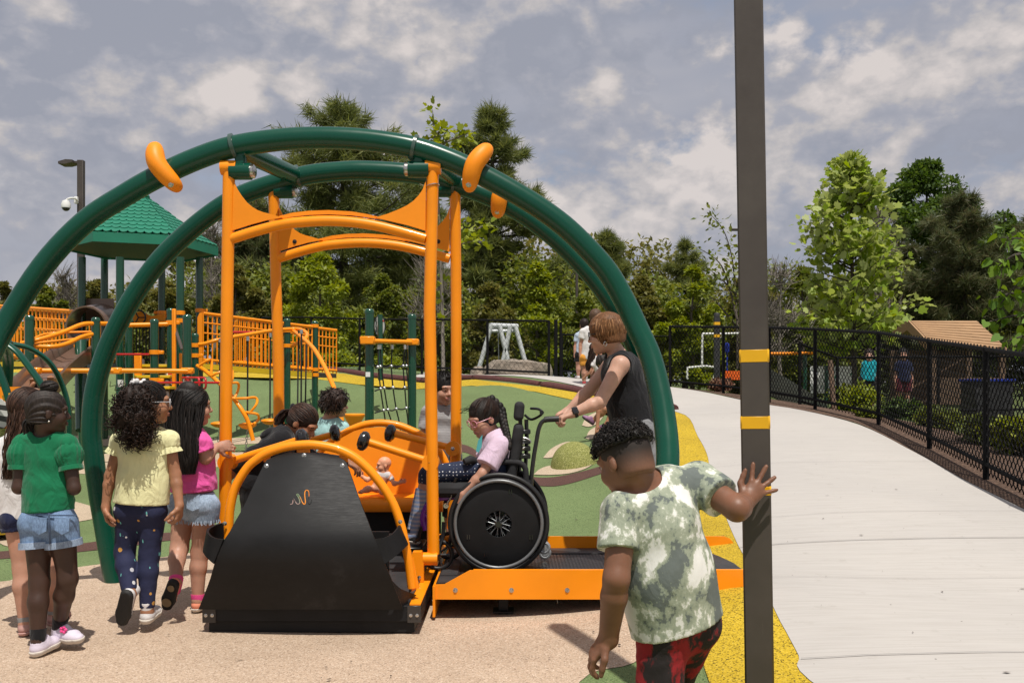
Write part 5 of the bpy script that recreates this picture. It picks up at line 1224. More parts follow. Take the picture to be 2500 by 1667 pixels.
def clump_leaves(rg, clumps, per, size, shape='diamond', droop=.1, shell=.55):
    out = []
    for (c, r) in clumps:
        n = max(8, int(per * rg.uniform(.6, 1.4))); d = rdir(rg, n); rad = (shell + (1 - shell) * rg.rand(n, 1) ** .7) * (1 + .28 * rg.randn(n, 1) * .5)
        p = np.array(c) + d * rad * np.array(r)
        g = d * .7 + rdir(rg, n) * .9; g[:, 2] -= droop
        out.append(place_leaves(p, size * (.6 + .8 * rg.rand(n)), g, rdir(rg, n) * .7 + np.array([0, 0, 1.]), shape))
    return out
def limbs(mb, rg, base, top, r0, n, spread, lift=.5, sub=2):
    base, top = Vector(base), Vector(top); ax_ = top - base
    w_ = [base.lerp(top, t) + Vector((rg.uniform(-1, 1), rg.uniform(-1, 1), 0)) * ax_.length * .012 * (t > 0) for t in np.linspace(0, 1, 7)]
    mb.tube(w_, [r0 * (1 - .85 * t) for t in np.linspace(0, 1, 7)], 8); tips = []
    for i in range(n):
        t = rg.uniform(.28, .95); a = rg.uniform(0, 2 * PI); L = spread * (1.15 - t) * rg.uniform(.6, 1.1); p = base.lerp(top, t)
        e = p + Vector((math.cos(a) * L, math.sin(a) * L, L * lift * rg.uniform(.5, 1.4))); m = p.lerp(e, .5) + Vector((0, 0, L * .08))
        rr = r0 * (1 - .8 * t) * .5; mb.tube([p, m, e], [rr, rr * .6, rr * .2], 5); tips.append(e)
        for _ in range(sub):
            q = p.lerp(e, rg.uniform(.4, .9)); f = q + Vector((rg.uniform(-1, 1), rg.uniform(-1, 1), rg.uniform(-.1, .9))) * L * .45; mb.tube([q, f], [rr * .4, rr * .08], 4); tips.append(f)
    return tips
def crown_tree(name, label, cat, px, ytop, ybase, Y, halfw, mat_, nclump, per, leaf, seed, crown_low=.25, shape='diamond', prof=None, bark=M_BARK, group='trees beyond the playground', rx=.24):
    """trunk with limbs; the crown is a swarm of leaf clumps inside a lumpy envelope"""
    rg = np.random.RandomState(seed); pr = random.Random(seed)
    top = P(px, ytop, Y); x = top.x; g = gz(x, Y); b = Vector((x, Y, g - .1)); H = top.z - g; W = halfw * Y / FPX
    t = thing(name, label, cat, Vector((x, Y, g)), group)
    mb = MB(); limbs(mb, pr, b, Vector((x, Y, g + H * .93)), max(.035, H * .02), 12, W * 1.0, .5); mb.build('trunk', bark, t)
    cl = []
    prof = prof or (lambda s: math.sin(PI * min(1, .12 + .88 * s) ** .8) ** .6)
    for i in range(nclump):
        s = rg.rand() ** .85; z = g + H * (crown_low + (1 - crown_low) * s * .97); w = W * prof(s) * (.8 + .3 * rg.rand()); a = rg.rand() * 2 * PI; k = rg.rand() ** .5
        rr = W * rx * (.65 + .7 * rg.rand()) * (1 - .35 * s)
        cl.append(((x + math.cos(a) * max(w - rr * .7, 0) * k, Y + math.sin(a) * max(w - rr * .7, 0) * k, z - rr * .4), (rr, rr, rr * .75)))
    link_mesh('crown', poly_mesh('crown', clump_leaves(rg, cl, per * 1.9, leaf * .72, shape)), mat_, t); return t
def pine(label, px, ytop, ybase, Y, halfw, mat_, seed, whorls=15, tuft=1.25, flat=.0, group='pine trees beyond the playground', lowbare=.12, ntuft=8, needle=.36):
    rg = np.random.RandomState(seed); pr = random.Random(seed); top = P(px, ytop, Y); x = top.x; g = gz(x, Y); H = top.z - g; W = halfw * Y / FPX
    t = thing('pine_tree', label, 'pine tree', Vector((x, Y, g)), group); mb = MB()
    mb.tube([Vector((x, Y, g - .2)), Vector((x + .1, Y, g + H * .5)), top], [H * .022, H * .014, H * .003], 9)
    pos, dr = [], []
    for i in range(whorls):
        s = (i + .4 * pr.random()) / whorls; z = g + H * (lowbare + (1 - lowbare) * s); n = pr.randint(4, 7); a0 = pr.random() * 6.28
        L0 = W * min((1 - s) ** .5, (1 - s) * 2.1) * (.66 + .34 * math.sin(i * 2.4 + seed)) + W * .06
        for k in range(n):
            a = a0 + 2 * PI * k / n + pr.uniform(-.3, .3); L = L0 * pr.uniform(.55, 1.15); up = .02 + .42 * s + pr.uniform(-.10, .10)
            d = Vector((math.cos(a), math.sin(a), 0)); p = Vector((x, Y, z)); e = p + d * L + Vector((0, 0, L * up)); m = p + d * L * .55 + Vector((0, 0, L * up * .35))
            q = cm([p, m, e], 3); mb.tube(q, [H * .006 * (1 - .85 * j / (len(q) - 1)) for j in range(len(q))], 5)
            nt_ = max(6, int(ntuft * L / W * 7.5))
            for j in range(nt_):
                f = .28 + .75 * (j / nt_) + pr.uniform(0, .08); c = (p.lerp(m, f * 2) if f < .5 else m.lerp(e, min(f, 1.05) * 2 - 1)); side = Vector((-d.y, d.x, 0)) * pr.uniform(-1, 1) * L * .30 * (1.1 - .6 * f)
                pos.append(c + side + Vector((0, 0, pr.uniform(-.02, .09) * L))); dr.append((d + side.normalized() * .5 + Vector((0, 0, .5))).normalized())
    for j in range(10): pos.append(top - Vector((pr.uniform(-.1, .1) * W * .3, 0, pr.uniform(0, .12) * H))); dr.append(Vector((pr.uniform(-.5, .5), pr.uniform(-.5, .5), 1)))
    mb.build('trunk', M_BARK, t)
    pos = np.array(pos); dr = np.array(dr); K = 30; n = len(pos)
    pp = np.repeat(pos, K, 0) + rg.randn(n * K, 3) * (W * .022); dd = np.repeat(dr, K, 0) * .7 + rdir(rg, n * K) * .95
    sz = needle * tuft * (.6 + .7 * rg.rand(n * K)); blk = place_leaves(pp, sz, dd, rdir(rg, n * K), 'needle')
    T = LEAF['needle'].copy(); LEAF['needle'] = T * np.array([1.5, 1, 1]); blk = place_leaves(pp, sz, dd, rdir(rg, n * K), 'needle'); LEAF['needle'] = T
    link_mesh('crown', poly_mesh('crown', [blk]), mat_, t); return t

# far wood: one continuous mass that closes the view between the trees
rg = np.random.RandomState(3); cl = []
for i in range(900):
    x = rg.uniform(-62, 62); Y = rg.uniform(60, 72); h = 6.6 + 1.6 * math.sin(x * .23) + 1.1 * math.sin(x * .61 + 1) + (1.8 if -8 < x < 16 else 0); z = 1.5 + h * rg.rand() ** .8; r = rg.uniform(.8, 1.7); cl.append(((x, Y, z), (r, r, r * .8)))
o = link_mesh('woods', poly_mesh('woods', clump_leaves(rg, cl, 120, .42)), L_OLIVE, None, (0, 66, 1.5)); tag(o, 'far olive green wood closing the horizon', 'woods', kind='stuff')

cl = []
for i in range(640):
    x = rg.uniform(-34, 30); Y = rg.uniform(37, 41); h = 4.0 + .7 * math.sin(x * .5 + 1) + .6 * math.sin(x * 1.3) - (1.2 if x < -14 else 0); z = 1.4 + h * rg.rand() ** .8; r = rg.uniform(.5, 1.1); cl.append(((x, Y, z), (r, r, r * .8)))
o = link_mesh('undergrowth', poly_mesh('undergrowth', clump_leaves(rg, cl, 150, .22)), L_MID, None, (0, 39, 1.5)); tag(o, 'mid green undergrowth closing the wood edge', 'undergrowth', kind='stuff')
pine('tall wide white pine rising behind the green arch', 835, 262, 880, 44, 300, L_PINE, 11, 19, 1.3)
pine('tall ragged white pine with long bare side branches right of the posts', 1200, 258, 880, 41, 185, L_PINE, 29, 16, 1.2)
pine('dense dark pine left of the front orange post', 610, 480, 880, 42, 150, L_PINED, 5, 15, 1.3)
pine('lower pine filling in between the two tall pines', 1010, 430, 880, 47, 150, L_PINE, 8, 14)
pine('pine with several pointed tops right of the arch', 1480, 572, 860, 50, 120, L_PINE, 17, 14, 1.3)
pine('small blue green pine left of the near pole', 1672, 588, 860, 50, 90, L_PINE, 23, 12, 1.1)
pine('pine half hidden behind the shingled roof', 1365, 640, 860, 52, 100, L_PINED, 31, 12, 1.1).__setitem__('label', 'short dark pine peeping over the woman in black')
pine('big dark pine standing behind the timber shelter', 2345, 480, 880, 36, 185, L_PINED, 41, 16, .9)
pine('dark pine at the right picture edge behind the heart leaved branches', 2520, 520, 880, 38, 150, L_PINED, 43, 14, .9).__setitem__('label', 'dark pine behind the heart leaved branches')
pine('dark pine between the tulip tree and the shelter', 2190, 560, 880, 40, 130, L_PINED, 47, 13, .9)
crown_tree('broadleaf_tree', 'deep green rounded tree towering above the dark pine', 'tree', 2262, 388, 880, 43, 175, L_DARK, 46, 330, .26, 51, .45)
crown_tree('broadleaf_tree', 'deep green tree showing over the right end of the shelter', 'tree', 2450, 492, 880, 45, 140, L_DARK, 34, 300, .26, 52, .4)
crown_tree('broadleaf_tree', 'yellow green young tree behind the rear orange post', 'tree', 782, 612, 900, 27, 118, L_LIME, 42, 150, .17, 61, .12)
crown_tree('broadleaf_tree', 'bright lime maple beside the black gate post', 'tree', 1312, 640, 905, 28, 72, L_LIME, 30, 150, .17, 62, .15)
crown_tree('broadleaf_tree', 'olive green tree behind the orange bridge', 'tree', 575, 640, 880, 30, 80, L_OLIVE, 26, 170, .18, 63, .15)
crown_tree('broadleaf_tree', 'yellow green tree seen under the shingled roof', 'tree', 405, 660, 880, 29, 82, L_OLIVE, 28, 170, .18, 64, .12)
crown_tree('broadleaf_tree', 'bushy dark green tree left of the shelter posts', 'tree', 110, 690, 880, 30, 70, L_MID, 26, 170, .18, 65, .1)
crown_tree('broadleaf_tree', 'grey green tree between the slide hood and the lamp post', 'tree', 240, 672, 880, 33, 66, L_OLIVE, 24, 170, .2, 66, .1)
crown_tree('broadleaf_tree', 'small olive tree at the far left behind the bridge', 'tree', 8, 690, 880, 34, 62, L_OLIVE, 24, 160, .2, 67, .1)
crown_tree('broadleaf_tree', 'mid green thicket tree behind the information sign', 'tree', 935, 668, 890, 31, 92, L_MID, 34, 170, .18, 68, .08)
crown_tree('broadleaf_tree', 'mid green thicket tree behind the right orange posts', 'tree', 1070, 676, 890, 30, 95, L_MID, 34, 170, .18, 69, .08)
crown_tree('broadleaf_tree', 'olive thicket tree behind the steel swing stand', 'tree', 1200, 686, 890, 31, 90, L_OLIVE, 32, 170, .18, 70, .08)
crown_tree('broadleaf_tree', 'mid green tree above the people on the walk', 'tree', 1425, 722, 890, 33, 85, L_MID, 28, 170, .2, 71, .08)
crown_tree('broadleaf_tree', 'olive tree right of the green arch leg', 'tree', 1565, 672, 880, 32, 95, L_OLIVE, 34, 170, .19, 72, .08)
crown_tree('broadleaf_tree', 'golden green tree just left of the near pole', 'tree', 1690, 640, 880, 31, 92, L_LIME, 34, 170, .19, 73, .08)
crown_tree('broadleaf_tree', 'olive tree behind the near pole', 'tree', 1830, 640, 880, 33, 95, L_OLIVE, 32, 170, .2, 74, .08)
crown_tree('broadleaf_tree', 'mid green tree behind the lower tulip tree leaves', 'tree', 1960, 650, 880, 33, 90, L_MID, 30, 170, .2, 75, .08)
# wispy young tree by the pole: thin arching limbs with small leaves
def wispy(name, label, pts_list, Y, mat_, leaf, per, seed, rad=.02, bark=M_BARK, shape='diamond', group=None, cat='tree', bxy=None, droop=.15, spread=.10):
    rg = np.random.RandomState(seed); lim = [[P(x, y, Y + (rg.rand() - .5) * .8) for x, y in q] for q in pts_list]; b = lim[0][0].copy(); b.z = gz(b.x, b.y); t = thing(name, label, cat, b, group)
    mb = MB(); pos, dr = [], []
    for q in lim:
        c = cm(q, 5); n = len(c); mb.tube(c, [rad * (1 - .85 * i / (n - 1)) for i in range(n)], 6)
        for i in range(int(n * .2), n):
            k = max(1, int(per * rg.uniform(.5, 1.5)))
            for _ in range(k):
                d = (c[i] - c[i - 1]).normalized(); v = Vector(rdir(rg, 1)[0]); pos.append(c[i] + v * spread * rg.rand() * 1.2); dr.append(v + d * .3 - Vector((0, 0, droop)))
    mb.build('trunk', bark, t); pos = np.array(pos); dr = np.array(dr); n = len(pos)
    link_mesh('crown', poly_mesh('crown', [place_leaves(pos, leaf * (.6 + .7 * rg.rand(n)), dr, rdir(rg, n) * .8 + np.array([0, 0, 1.]), shape)]), mat_, t); return t
wispy('young_tree', 'wispy young tree with thin arching limbs left of the near pole', [[(1800, 900), (1800, 800), (1795, 700), (1785, 620), (1765, 560), (1733, 522)], [(1800, 780), (1780, 700), (1755, 640), (1700, 603)], [(1797, 720), (1770, 690), (1735, 660)], [(1800, 700), (1812, 640), (1822, 590), (1830, 560)], [(1800, 790), (1830, 720), (1850, 660), (1865, 640)], [(1800, 800), (1760, 750), (1730, 720)]], 24, L_MID, .14, 9, 81, .035, spread=.32)
wispy('young_tree', 'thin trunked young tree with lobed leaves behind the right orange posts', [[(1082, 905), (1080, 780), (1076, 640), (1072, 520), (1064, 400), (1056, 268)], [(1066, 440), (1090, 380), (1130, 335)], [(1064, 420), (1040, 370), (1020, 345)], [(1074, 560), (1110, 560), (1160, 560), (1190, 545)], [(1076, 620), (1120, 600), (1150, 590), (1180, 590)], [(1060, 340), (1075, 320), (1090, 318)], [(1062, 360), (1095, 345), (1145, 325)]], 23, L_LIME, .17, 5, 82, .05, M_BARKL, 'tulip', spread=.22)
def bare(label, px, ytop, Y, halfw, seed):
    pr = random.Random(seed); t_ = P(px, ytop, Y); g = gz(t_.x, Y); mb = MB(); b = Vector((t_.x, Y, g - .1)); tips = limbs(mb, pr, b, t_, .09, 26, halfw * Y / FPX, .8, 6)
    t = thing('bare_tree', label, 'bare tree', Vector((t_.x, Y, g)), 'bare trees'); mb.build('trunk', M_BARKL, t)
    mb = MB()
    for e in tips:
        for _ in range(3): mb.tube([e, e + Vector((pr.uniform(-.5, .5), pr.uniform(-.5, .5), pr.uniform(.0, .7)))], [.012, .003], 3, caps=False)
    mb.build('twigs', M_BARKL, t)
bare('leafless grey tree with fine twigs beside the slim trunk', 1052, 640, 26, 70, 91)
bare('leafless grey tree left of the shelter posts', 160, 670, 33, 60, 92)
bare('leafless grey tree over the left shoulder of the tulip tree', 1905, 665, 30, 90, 93)
bare('leafless tangle of twigs right of the tulip tree top', 2145, 500, 33, 90, 94)
bare('leafless grey tree left of the front orange post', 520, 555, 36, 70, 95)
# tulip tree with big pale backed leaves
rg = np.random.RandomState(7); pr = random.Random(7); Yt = 21.0; tb = P(2086, 1000, Yt); g = gz(tb.x, Yt); tt = thing('tulip_tree', 'young tulip tree with big bright lobed leaves behind the fence', 'tree', Vector((tb.x, Yt, g)), 'trees beyond the playground')
topz = P(2075, 388, Yt); mb = MB(); mb.tube([Vector((tb.x, Yt, g - .1)), Vector((tb.x - .02, Yt, g + 1.5)), Vector((topz.x, Yt, topz.z))], [.075, .06, .012], 9)
pos, dr = [], []
env = [(388, 14), (430, 50), (480, 74), (530, 118), (570, 132), (620, 118), (660, 138), (700, 162), (740, 150), (790, 148), (830, 112)]
for i in range(150):
    py = pr.uniform(395, 825); hw = np.interp(py, [e[0] for e in env], [e[1] for e in env]) * Yt / FPX; a = pr.uniform(0, 2 * PI); z = P(0, py, Yt).z
    p = Vector((topz.x + (tb.x - topz.x) * (py - 388) / 600, Yt, z - hw * .35)); L = hw * pr.uniform(.6, 1.12); e = p + Vector((math.cos(a) * L, math.sin(a) * L, hw * .4)); m = p.lerp(e, .5) + Vector((0, 0, -.02)); mb.tube([p, m, e], [.018, .012, .004], 4, caps=False)
    for j in range(pr.randint(15, 26)):
        f = pr.uniform(.25, 1.05); c = p.lerp(e, f); v = Vector(rdir(rg, 1)[0]); pos.append(c + v * .13); dr.append(v + Vector((math.cos(a), math.sin(a), -.1)) * .6)
mb.build('trunk', M_BARK, tt); pos = np.array(pos); dr = np.array(dr); n = len(pos)
link_mesh('crown', poly_mesh('crown', [place_leaves(pos, .150 * (.6 + .8 * rg.rand(n)), dr, rdir(rg, n) * 1.0 + np.array([0, 0, .8]), 'tulip')]), L_TULIP, tt)
# heart leaved branches reaching in at the right edge
wispy('redbud_tree', 'redbud branches with heart shaped leaves hanging in at the right edge', [[(2660, 1120), (2650, 900), (2620, 700), (2560, 610), (2500, 585), (2445, 580)], [(2640, 860), (2570, 720), (2500, 625), (2450, 640), (2425, 660)], [(2640, 880), (2560, 730), (2480, 715), (2420, 730)], [(2640, 900), (2560, 790), (2490, 770), (2415, 785)], [(2640, 920), (2560, 800), (2500, 820), (2450, 835)], [(2620, 760), (2540, 680), (2490, 690), (2440, 745)]], 10.5, L_REDBUD, .105, 3.2, 83, .03, shape='heart', droop=1.0, spread=.13)
# bushes
def bush(label, px, ytop, ybot, Y, halfw, mat_, seed, leaf=.09, ncl=14, per=110, name='bush', shape='diamond'):
    rg = np.random.RandomState(seed); c = P(px, ybot, Y); c.z = max(gz(c.x, Y), c.z - .2); H = P(px, ytop, Y).z - c.z; W = halfw * Y / FPX; t = thing(name, label, 'bush', c, 'bushes along the fences'); cl = []
    for i in range(ncl):
        a = rg.rand() * 6.28; k = rg.rand() ** .5; z = rg.rand(); r = W * .34 * (.7 + .5 * rg.rand()); cl.append(((c.x + math.cos(a) * W * .75 * k, Y + math.sin(a) * W * .75 * k, c.z + H * (.1 + .75 * z * (1 - .35 * k))), (r, r, min(r, H * .4))))
    link_mesh('foliage', poly_mesh('foliage', clump_leaves(rg, cl, per, leaf, shape)), mat_, t)
    mb = MB(); pr = random.Random(seed)
    for i in range(7): mb.tube([c, Vector((c.x + pr.uniform(-.7, .7) * W, Y + pr.uniform(-.5, .5) * W, c.z + H * .8))], [.02, .005], 5)
    mb.build('stems', M_BARK, t)
bush('bright green bush at the foot of the tulip tree behind the fence', 2090, 930, 1000, 16.5, 62, L_LIME, 101, .08, 18, 150)
bush('yellow green bush behind the back fence beside the bridge end', 830, 852, 905, 24.5, 55, L_LIME, 102, .1)
bush('yellow green bush behind the back fence at the rope net', 960, 868, 912, 24.5, 60, L_LIME, 103, .1)
bush('dark bush behind the back fence under the orange bridge', 690, 850, 905, 25.5, 60, L_MID, 104, .1)
bush('dry pinkish brown bush behind the fence left of the near pole', 1765, 915, 955, 18.6, 34, L_DRY, 105, .07, 12, 70)
bush('low leafy plant at the fence foot below the teal shirt person', 2118, 1000, 1036, 13.4, 24, L_MID, 106, .09, 8, 60)
bush('green bush behind the fence left of the storage box', 2290, 985, 1075, 13.0, 46, L_MID, 107, .08, 16, 120)
bush('grassy green bush behind the right fence panels', 2400, 1010, 1130, 11.2, 62, L_MID, 108, .08, 18, 130)
bush('lime green bush at the right end of the fence', 2500, 985, 1150, 10.2, 60, L_LIME, 109, .08, 18, 130)
bush('shady bush behind the fence under the shelter', 2200, 965, 1040, 15.0, 42, L_DARK, 110, .08, 14, 110)
bush('dark bush beyond the gate at the wood edge', 1450, 870, 915, 29, 60, L_DARK, 111, .14, 14, 90)
# ------------------------------------------------------------------ people: builder
def skin(name, c, var=.2):
    if name in MATS: return MATS[name]
    m, nt, b = new_mat(name); v = coords(nt); n = noise_tex(nt, v, 9, 5, .6); n2 = noise_tex(nt, v, 140, 3); c = np.array(c)
    lk(nt, ramp(nt, n.outputs[0], [(.3, c * (1 - var)), (.55, c), (.75, np.minimum(c * np.array([1.16, 1.02, .98]), 1))]), b.inputs['Base Color'])
    b.inputs['Roughness'].default_value = .47; b.inputs['Specular IOR Level'].default_value = .4
    b.inputs['Subsurface Weight'].default_value = .12; b.inputs['Subsurface Scale'].default_value = .012; b.inputs['Subsurface Radius'].default_value = (1, .4, .25)
    bump(nt, b, n2.outputs[0], .12, .001); MATS[name] = m; return m
def hairm(name, c, c2=None):
    if name in MATS: return MATS[name]
    m, nt, b = new_mat(name); g = nd(nt, 'ShaderNodeNewGeometry'); v = coords(nt, (1, 1, .18)); n = noise_tex(nt, v, 150, 3, .7); c = np.array(c); c2 = np.array(c2) if c2 is not None else c * 2.2
    mx = nd(nt, 'ShaderNodeMix', data_type='RGBA', blend_type='MULTIPLY'); mx.inputs[0].default_value = 1
    lk(nt, ramp(nt, g.outputs['Random Per Island'], [(0, c * .6), (.6, c), (1, c2)]), mx.inputs[6]); lk(nt, ramp(nt, n.outputs[0], [(.35, (.45, .45, .45)), (.65, (1.5, 1.5, 1.5))]), mx.inputs[7])
    lk(nt, mx.outputs[2], b.inputs['Base Color']); b.inputs['Roughness'].default_value = .56; b.inputs['Specular IOR Level'].default_value = .28
    bump(nt, b, n.outputs[0], .5, .004); MATS[name] = m; return m
def cloth(name, c, var=.07, weave=420, bmp=.25, fold=.8):
    if name in MATS: return MATS[name]
    m, nt, b = new_mat(name); v = coords(nt); n = noise_tex(nt, v, 7, 5, .6); n2 = noise_tex(nt, v, weave, 2); c = np.array(c)
    lk(nt, ramp(nt, n.outputs[0], [(.3, c * (1 - var)), (.7, np.minimum(c * (1 + var), 1))]), b.inputs['Base Color'])
    b.inputs['Roughness'].default_value = .88; b.inputs['Sheen Weight'].default_value = .15; b.inputs['Specular IOR Level'].default_value = .2
    vf = coords(nt, (1, 1, .6)); n3 = noise_tex(nt, vf, 11, 4, .5); n3.inputs['Distortion'].default_value = 1.2
    b1 = nd(nt, 'ShaderNodeBump'); b1.inputs['Strength'].default_value = fold; b1.inputs['Distance'].default_value = .025; lk(nt, n3.outputs[0], b1.inputs['Height'])
    bb = bump(nt, b, n2.outputs[0], bmp, .0015); lk(nt, b1.outputs[0], bb.inputs['Normal']); MATS[name] = m; return m
def V3(a): return np.array(a, float)
def unit(a): a = V3(a); return a / np.linalg.norm(a)

class Person:
    def __init__(s, label, J, skin_m, rad=None, k=1., fwd=(0, 1, 0), face=None, hs=1., h=.006, roll=0., base=None, group=None, cat='person', name='person', hands=True, feet=True, tilt_up=(0, 0, 1)):
        s.J = {a: V3(b) for a, b in J.items()}; s.h = h; s.skin = skin_m; s.hs = hs; J = s.J
        R = dict(neck=.042, chest=.108, chestd=.72, waist=.094, waistd=.72, hip=.104, hipd=.8, sh=.046, ua=.036, el=.030, wr=.021, th=.064, kn=.045, ca=.047, an=.028, shx=.5)
        R = {a: (b * k if a not in ('chestd', 'waistd', 'hipd', 'shx') else b) for a, b in R.items()}
        if rad: R.update(rad)
        s.R = R; s.k = k
        J['pel'] = (J['hipL'] + J['hipR']) / 2
        s.up = unit(J['neck'] - J['pel']); s.rt = unit(J['shR'] - J['shL']); s.fw = unit(np.cross(s.up, s.rt))
        s.F = rot_to(face if face is not None else fwd, tilt_up)
        if roll: s.F = s.F @ Matrix.Rotation(roll, 3, 'Y')
        s.hc = Vector(J['head'])
        if base is None:
            zs = min(J[a][2] for a in J); base = (J['pel'][0], J['pel'][1], zs - .05)
        s.root = thing(name, label, cat, base, group); s.hand_list = []
        s.hands = hands; s.feet = feet
    def hp(s, x, y, z): return s.hc + s.F @ Vector((x, y, z)) * s.hs
    def torso(s, S, o=0., k=.03, low=True, scale=1.):
        J, R = s.J, s.R; up = s.up; L = np.linalg.norm(J['neck'] - J['pel']); spine = lambda t: J['pel'] + (J['neck'] - J['pel']) * t
        S.cone(spine(.08), spine(.36), R['hip'] * .95 + o, R['waist'] + o, k, sq=(s.fw, R['hipd']))
        S.cone(spine(.36), spine(.72), R['waist'] + o, R['chest'] + o, k, sq=(s.fw, R['waistd']))
        S.cone(spine(.72), spine(.84), R['chest'] + o, R['chest'] * .72 + o, k, sq=(s.fw, R['chestd']))
        for a in ('shL', 'shR'): S.cone(spine(.86) * .55 + J[a] * .45, J[a], R['sh'] * 1.1 + o, R['sh'] + o, .035)
        S.cone(spine(.97) * .6 + J['shL'] * .4, spine(.97) * .6 + J['shR'] * .4, R['sh'] * .95 + o, None, .03)
    def limbs(s, S, o=0.):
        J, R = s.J, s.R
        for q in 'LR':
            sh, el, wr = J['sh' + q], J['el' + q], J['wr' + q]
            S.cone(sh, el, R['ua'] * 1.1 + o, R['el'] + o, .02); S.cone(el, el * .7 + wr * .3, R['el'] + o, R['el'] * 1.02 + o, .015); S.cone(el * .7 + wr * .3, wr, R['el'] * 1.02 + o, R['wr'] + o, .012)
            hp_, kn, an = J['hip' + q], J['kn' + q], J['an' + q]
            S.cone(hp_, kn, R['th'] + o, R['kn'] + o, .03); m = kn * .68 + an * .32; bk = -s.fw * .008; S.cone(kn, m + bk, R['kn'] + o, R['ca'] + o, .02); S.cone(m + bk, an, R['ca'] + o, R['an'] + o, .02)
            if s.feet and 'toe' + q in J:
                t = J['toe' + q]; S.cone(an, an * .35 + t * .65, R['an'] * 1.1, R['an'] * .8, .01)
    def head(s, S):
        z = s.hs; e = lambda c, r, k=.02, op='add': S.ell(s.hp(*c), V3(r) * z, s.F, k * z, op)
        e((0, -.014, .026), (.073, .090, .083)); e((0, .018, -.032), (.060, .066, .074)); e((0, .056, -.088), (.026, .026, .020), .025)
        for x in (-1, 1): e((x * .036, .050, -.034), (.027, .028, .028), .02); e((x * .026, .090, -.0), (.016, .012, .012), .012, 'cut')
        e((0, .072, .022), (.050, .018, .014), .02)
        S.cone(s.hp(0, .080, .006), s.hp(0, .097, -.026), .008 * z, .0125 * z, .008 * z); 
        for x in (-1, 1): e((x * .011, .088, -.030), (.008, .009, .007), .006)
        e((0, .080, -.056), (.022, .012, .011), .010)
        for x in (-1, 1): e((x * .072, -.008, -.012), (.010, .017, .026), .006); e((x * .083, .001, -.009), (.006, .007, .012), .004, 'cut')
        n = s.J['neck']; S.cone(n, s.hp(0, -.022, -.045), s.R['neck'] * 1.08, s.R['neck'] * .95, .022)
    def hand(s, S, q, d, pn, curl=.5, size=1., spread=.16, thumb=1, tcurl=.5, curls=None):
        """d: wrist to knuckles, pn: palm faces this way, thumb: +1/-1 which side"""
        w = s.J['wr' + q]; d = unit(d); pn = V3(pn); pn = unit(pn - d * (pn @ d)); sd = unit(np.cross(d, pn)) * thumb; z = size * s.k
        L = .062 * z; c = w + d * L * .62; Rm = Matrix((Vector(sd), Vector(d), Vector(pn))).transposed()
        S.ell(c, V3((.033, .043, .0155)) * z, Rm, .012 * z); S.cone(w, w + d * .02 * z, s.R['wr'], s.R['wr'] * .9, .012)
        for i, (off, ln, r) in enumerate(((.026, .058, .0082), (.009, .066, .0085), (-.009, .061, .0082), (-.025, .048, .0072))):
            cu = (curls[i] if curls else curl * (1 + .12 * i)); a = spread * (1.5 - i); p = w + d * L * (1.18 - .10 * abs(i - 1.2)) + sd * off * z; dd = unit(d + sd * math.tan(a)); ang = .15 + cu * .55
            pts = [p]; 
            for seg in (.45, .32, .25):
                di = dd * math.cos(ang) + pn * math.sin(ang); pts.append(pts[-1] + di * ln * z * seg); ang += cu * .85
            S.chain(pts, [r * z * 1.05, r * z, r * z * .97, r * z * .88], .0035)
            S.cone(w + d * L * .7 + sd * off * z * .8, p, r * z * 1.1, r * z * 1.1, .008)
        p = w + d * .018 * z + sd * .024 * z; td = unit(sd * .9 + d * .75 + pn * .35 * (1 + tcurl)); p2 = p + td * .032 * z; td2 = unit(td + d * .55 + pn * tcurl * .8 - sd * .3); p3 = p2 + td2 * .027 * z; p4 = p3 + unit(td2 + pn * tcurl * .5) * .02 * z
        S.chain([w + d * .02 * z + sd * .008 * z, p, p2, p3, p4], [.012 * z, .0125 * z, .0105 * z, .0092 * z, .0075 * z], .006)
    def body(s, hands=None, extra=None):
        P_ = np.array([s.J[a] for a in s.J]); S = SDF(P_.min(0) - .20, P_.max(0) + .20, s.h)
        s.torso(S); s.limbs(S); s.head(S)
        for q, kw in (hands or {}).items(): s.hand(S, q, **kw)
        if extra: extra(S)
        s.bodyo = S.build('body', s.skin, s.root); return s.bodyo
    def face(s, iris=(.03, .015, .008), lip=(.38, .13, .11), brow=(.02, .013, .01), smile=False, closed=False):
        z = s.hs
        for x in (-1, 1):
            mb = MB(); mb.ball(s.hp(x * .028, .0720, .003), .0098 * z, 12, 8); e = mb.build('eye', mat('eye_white', (.42, .38, .36), .3) if not closed else s.skin, s.root)
            if not closed: mb = MB(); mb.ball(s.hp(x * .028, .0795, .0015), (.0062 * z, .0036 * z, .0066 * z), 12, 6, s.F); mb.build('iris', mat('iris', iris, .2), e)
            mb = MB(); mb.tube(cm([s.hp(x * .014, .0868, .018), s.hp(x * .028, .087, .0225), s.hp(x * .044, .077, .018)], 3), [.002 * z] * 3 + [.0028 * z] * 2 + [.002 * z] + [.001 * z], 6); mb.build('eyebrow', hairm('brow_hair', brow), s.root)
            mb = MB(); mb.tube(cm([s.hp(x * .016, .0835, .004), s.hp(x * .028, .086, .0085 if not closed else .001), s.hp(x * .041, .0785, .004)], 3), .0014 * z, 5); mb.build('eyelid', s.skin if not closed else hairm('brow_hair', brow), s.root)
        mb = MB(); w = .026 if smile else .020
        mb.tube(cm([s.hp(-w, .080, -.052 if smile else -.056), s.hp(-.010, .0905, -.0555), s.hp(0, .0915, -.056), s.hp(.010, .0905, -.0555), s.hp(w, .080, -.052 if smile else -.056)], 3), [.001 * z] + [.0036 * z] * 11 + [.001 * z], 7)
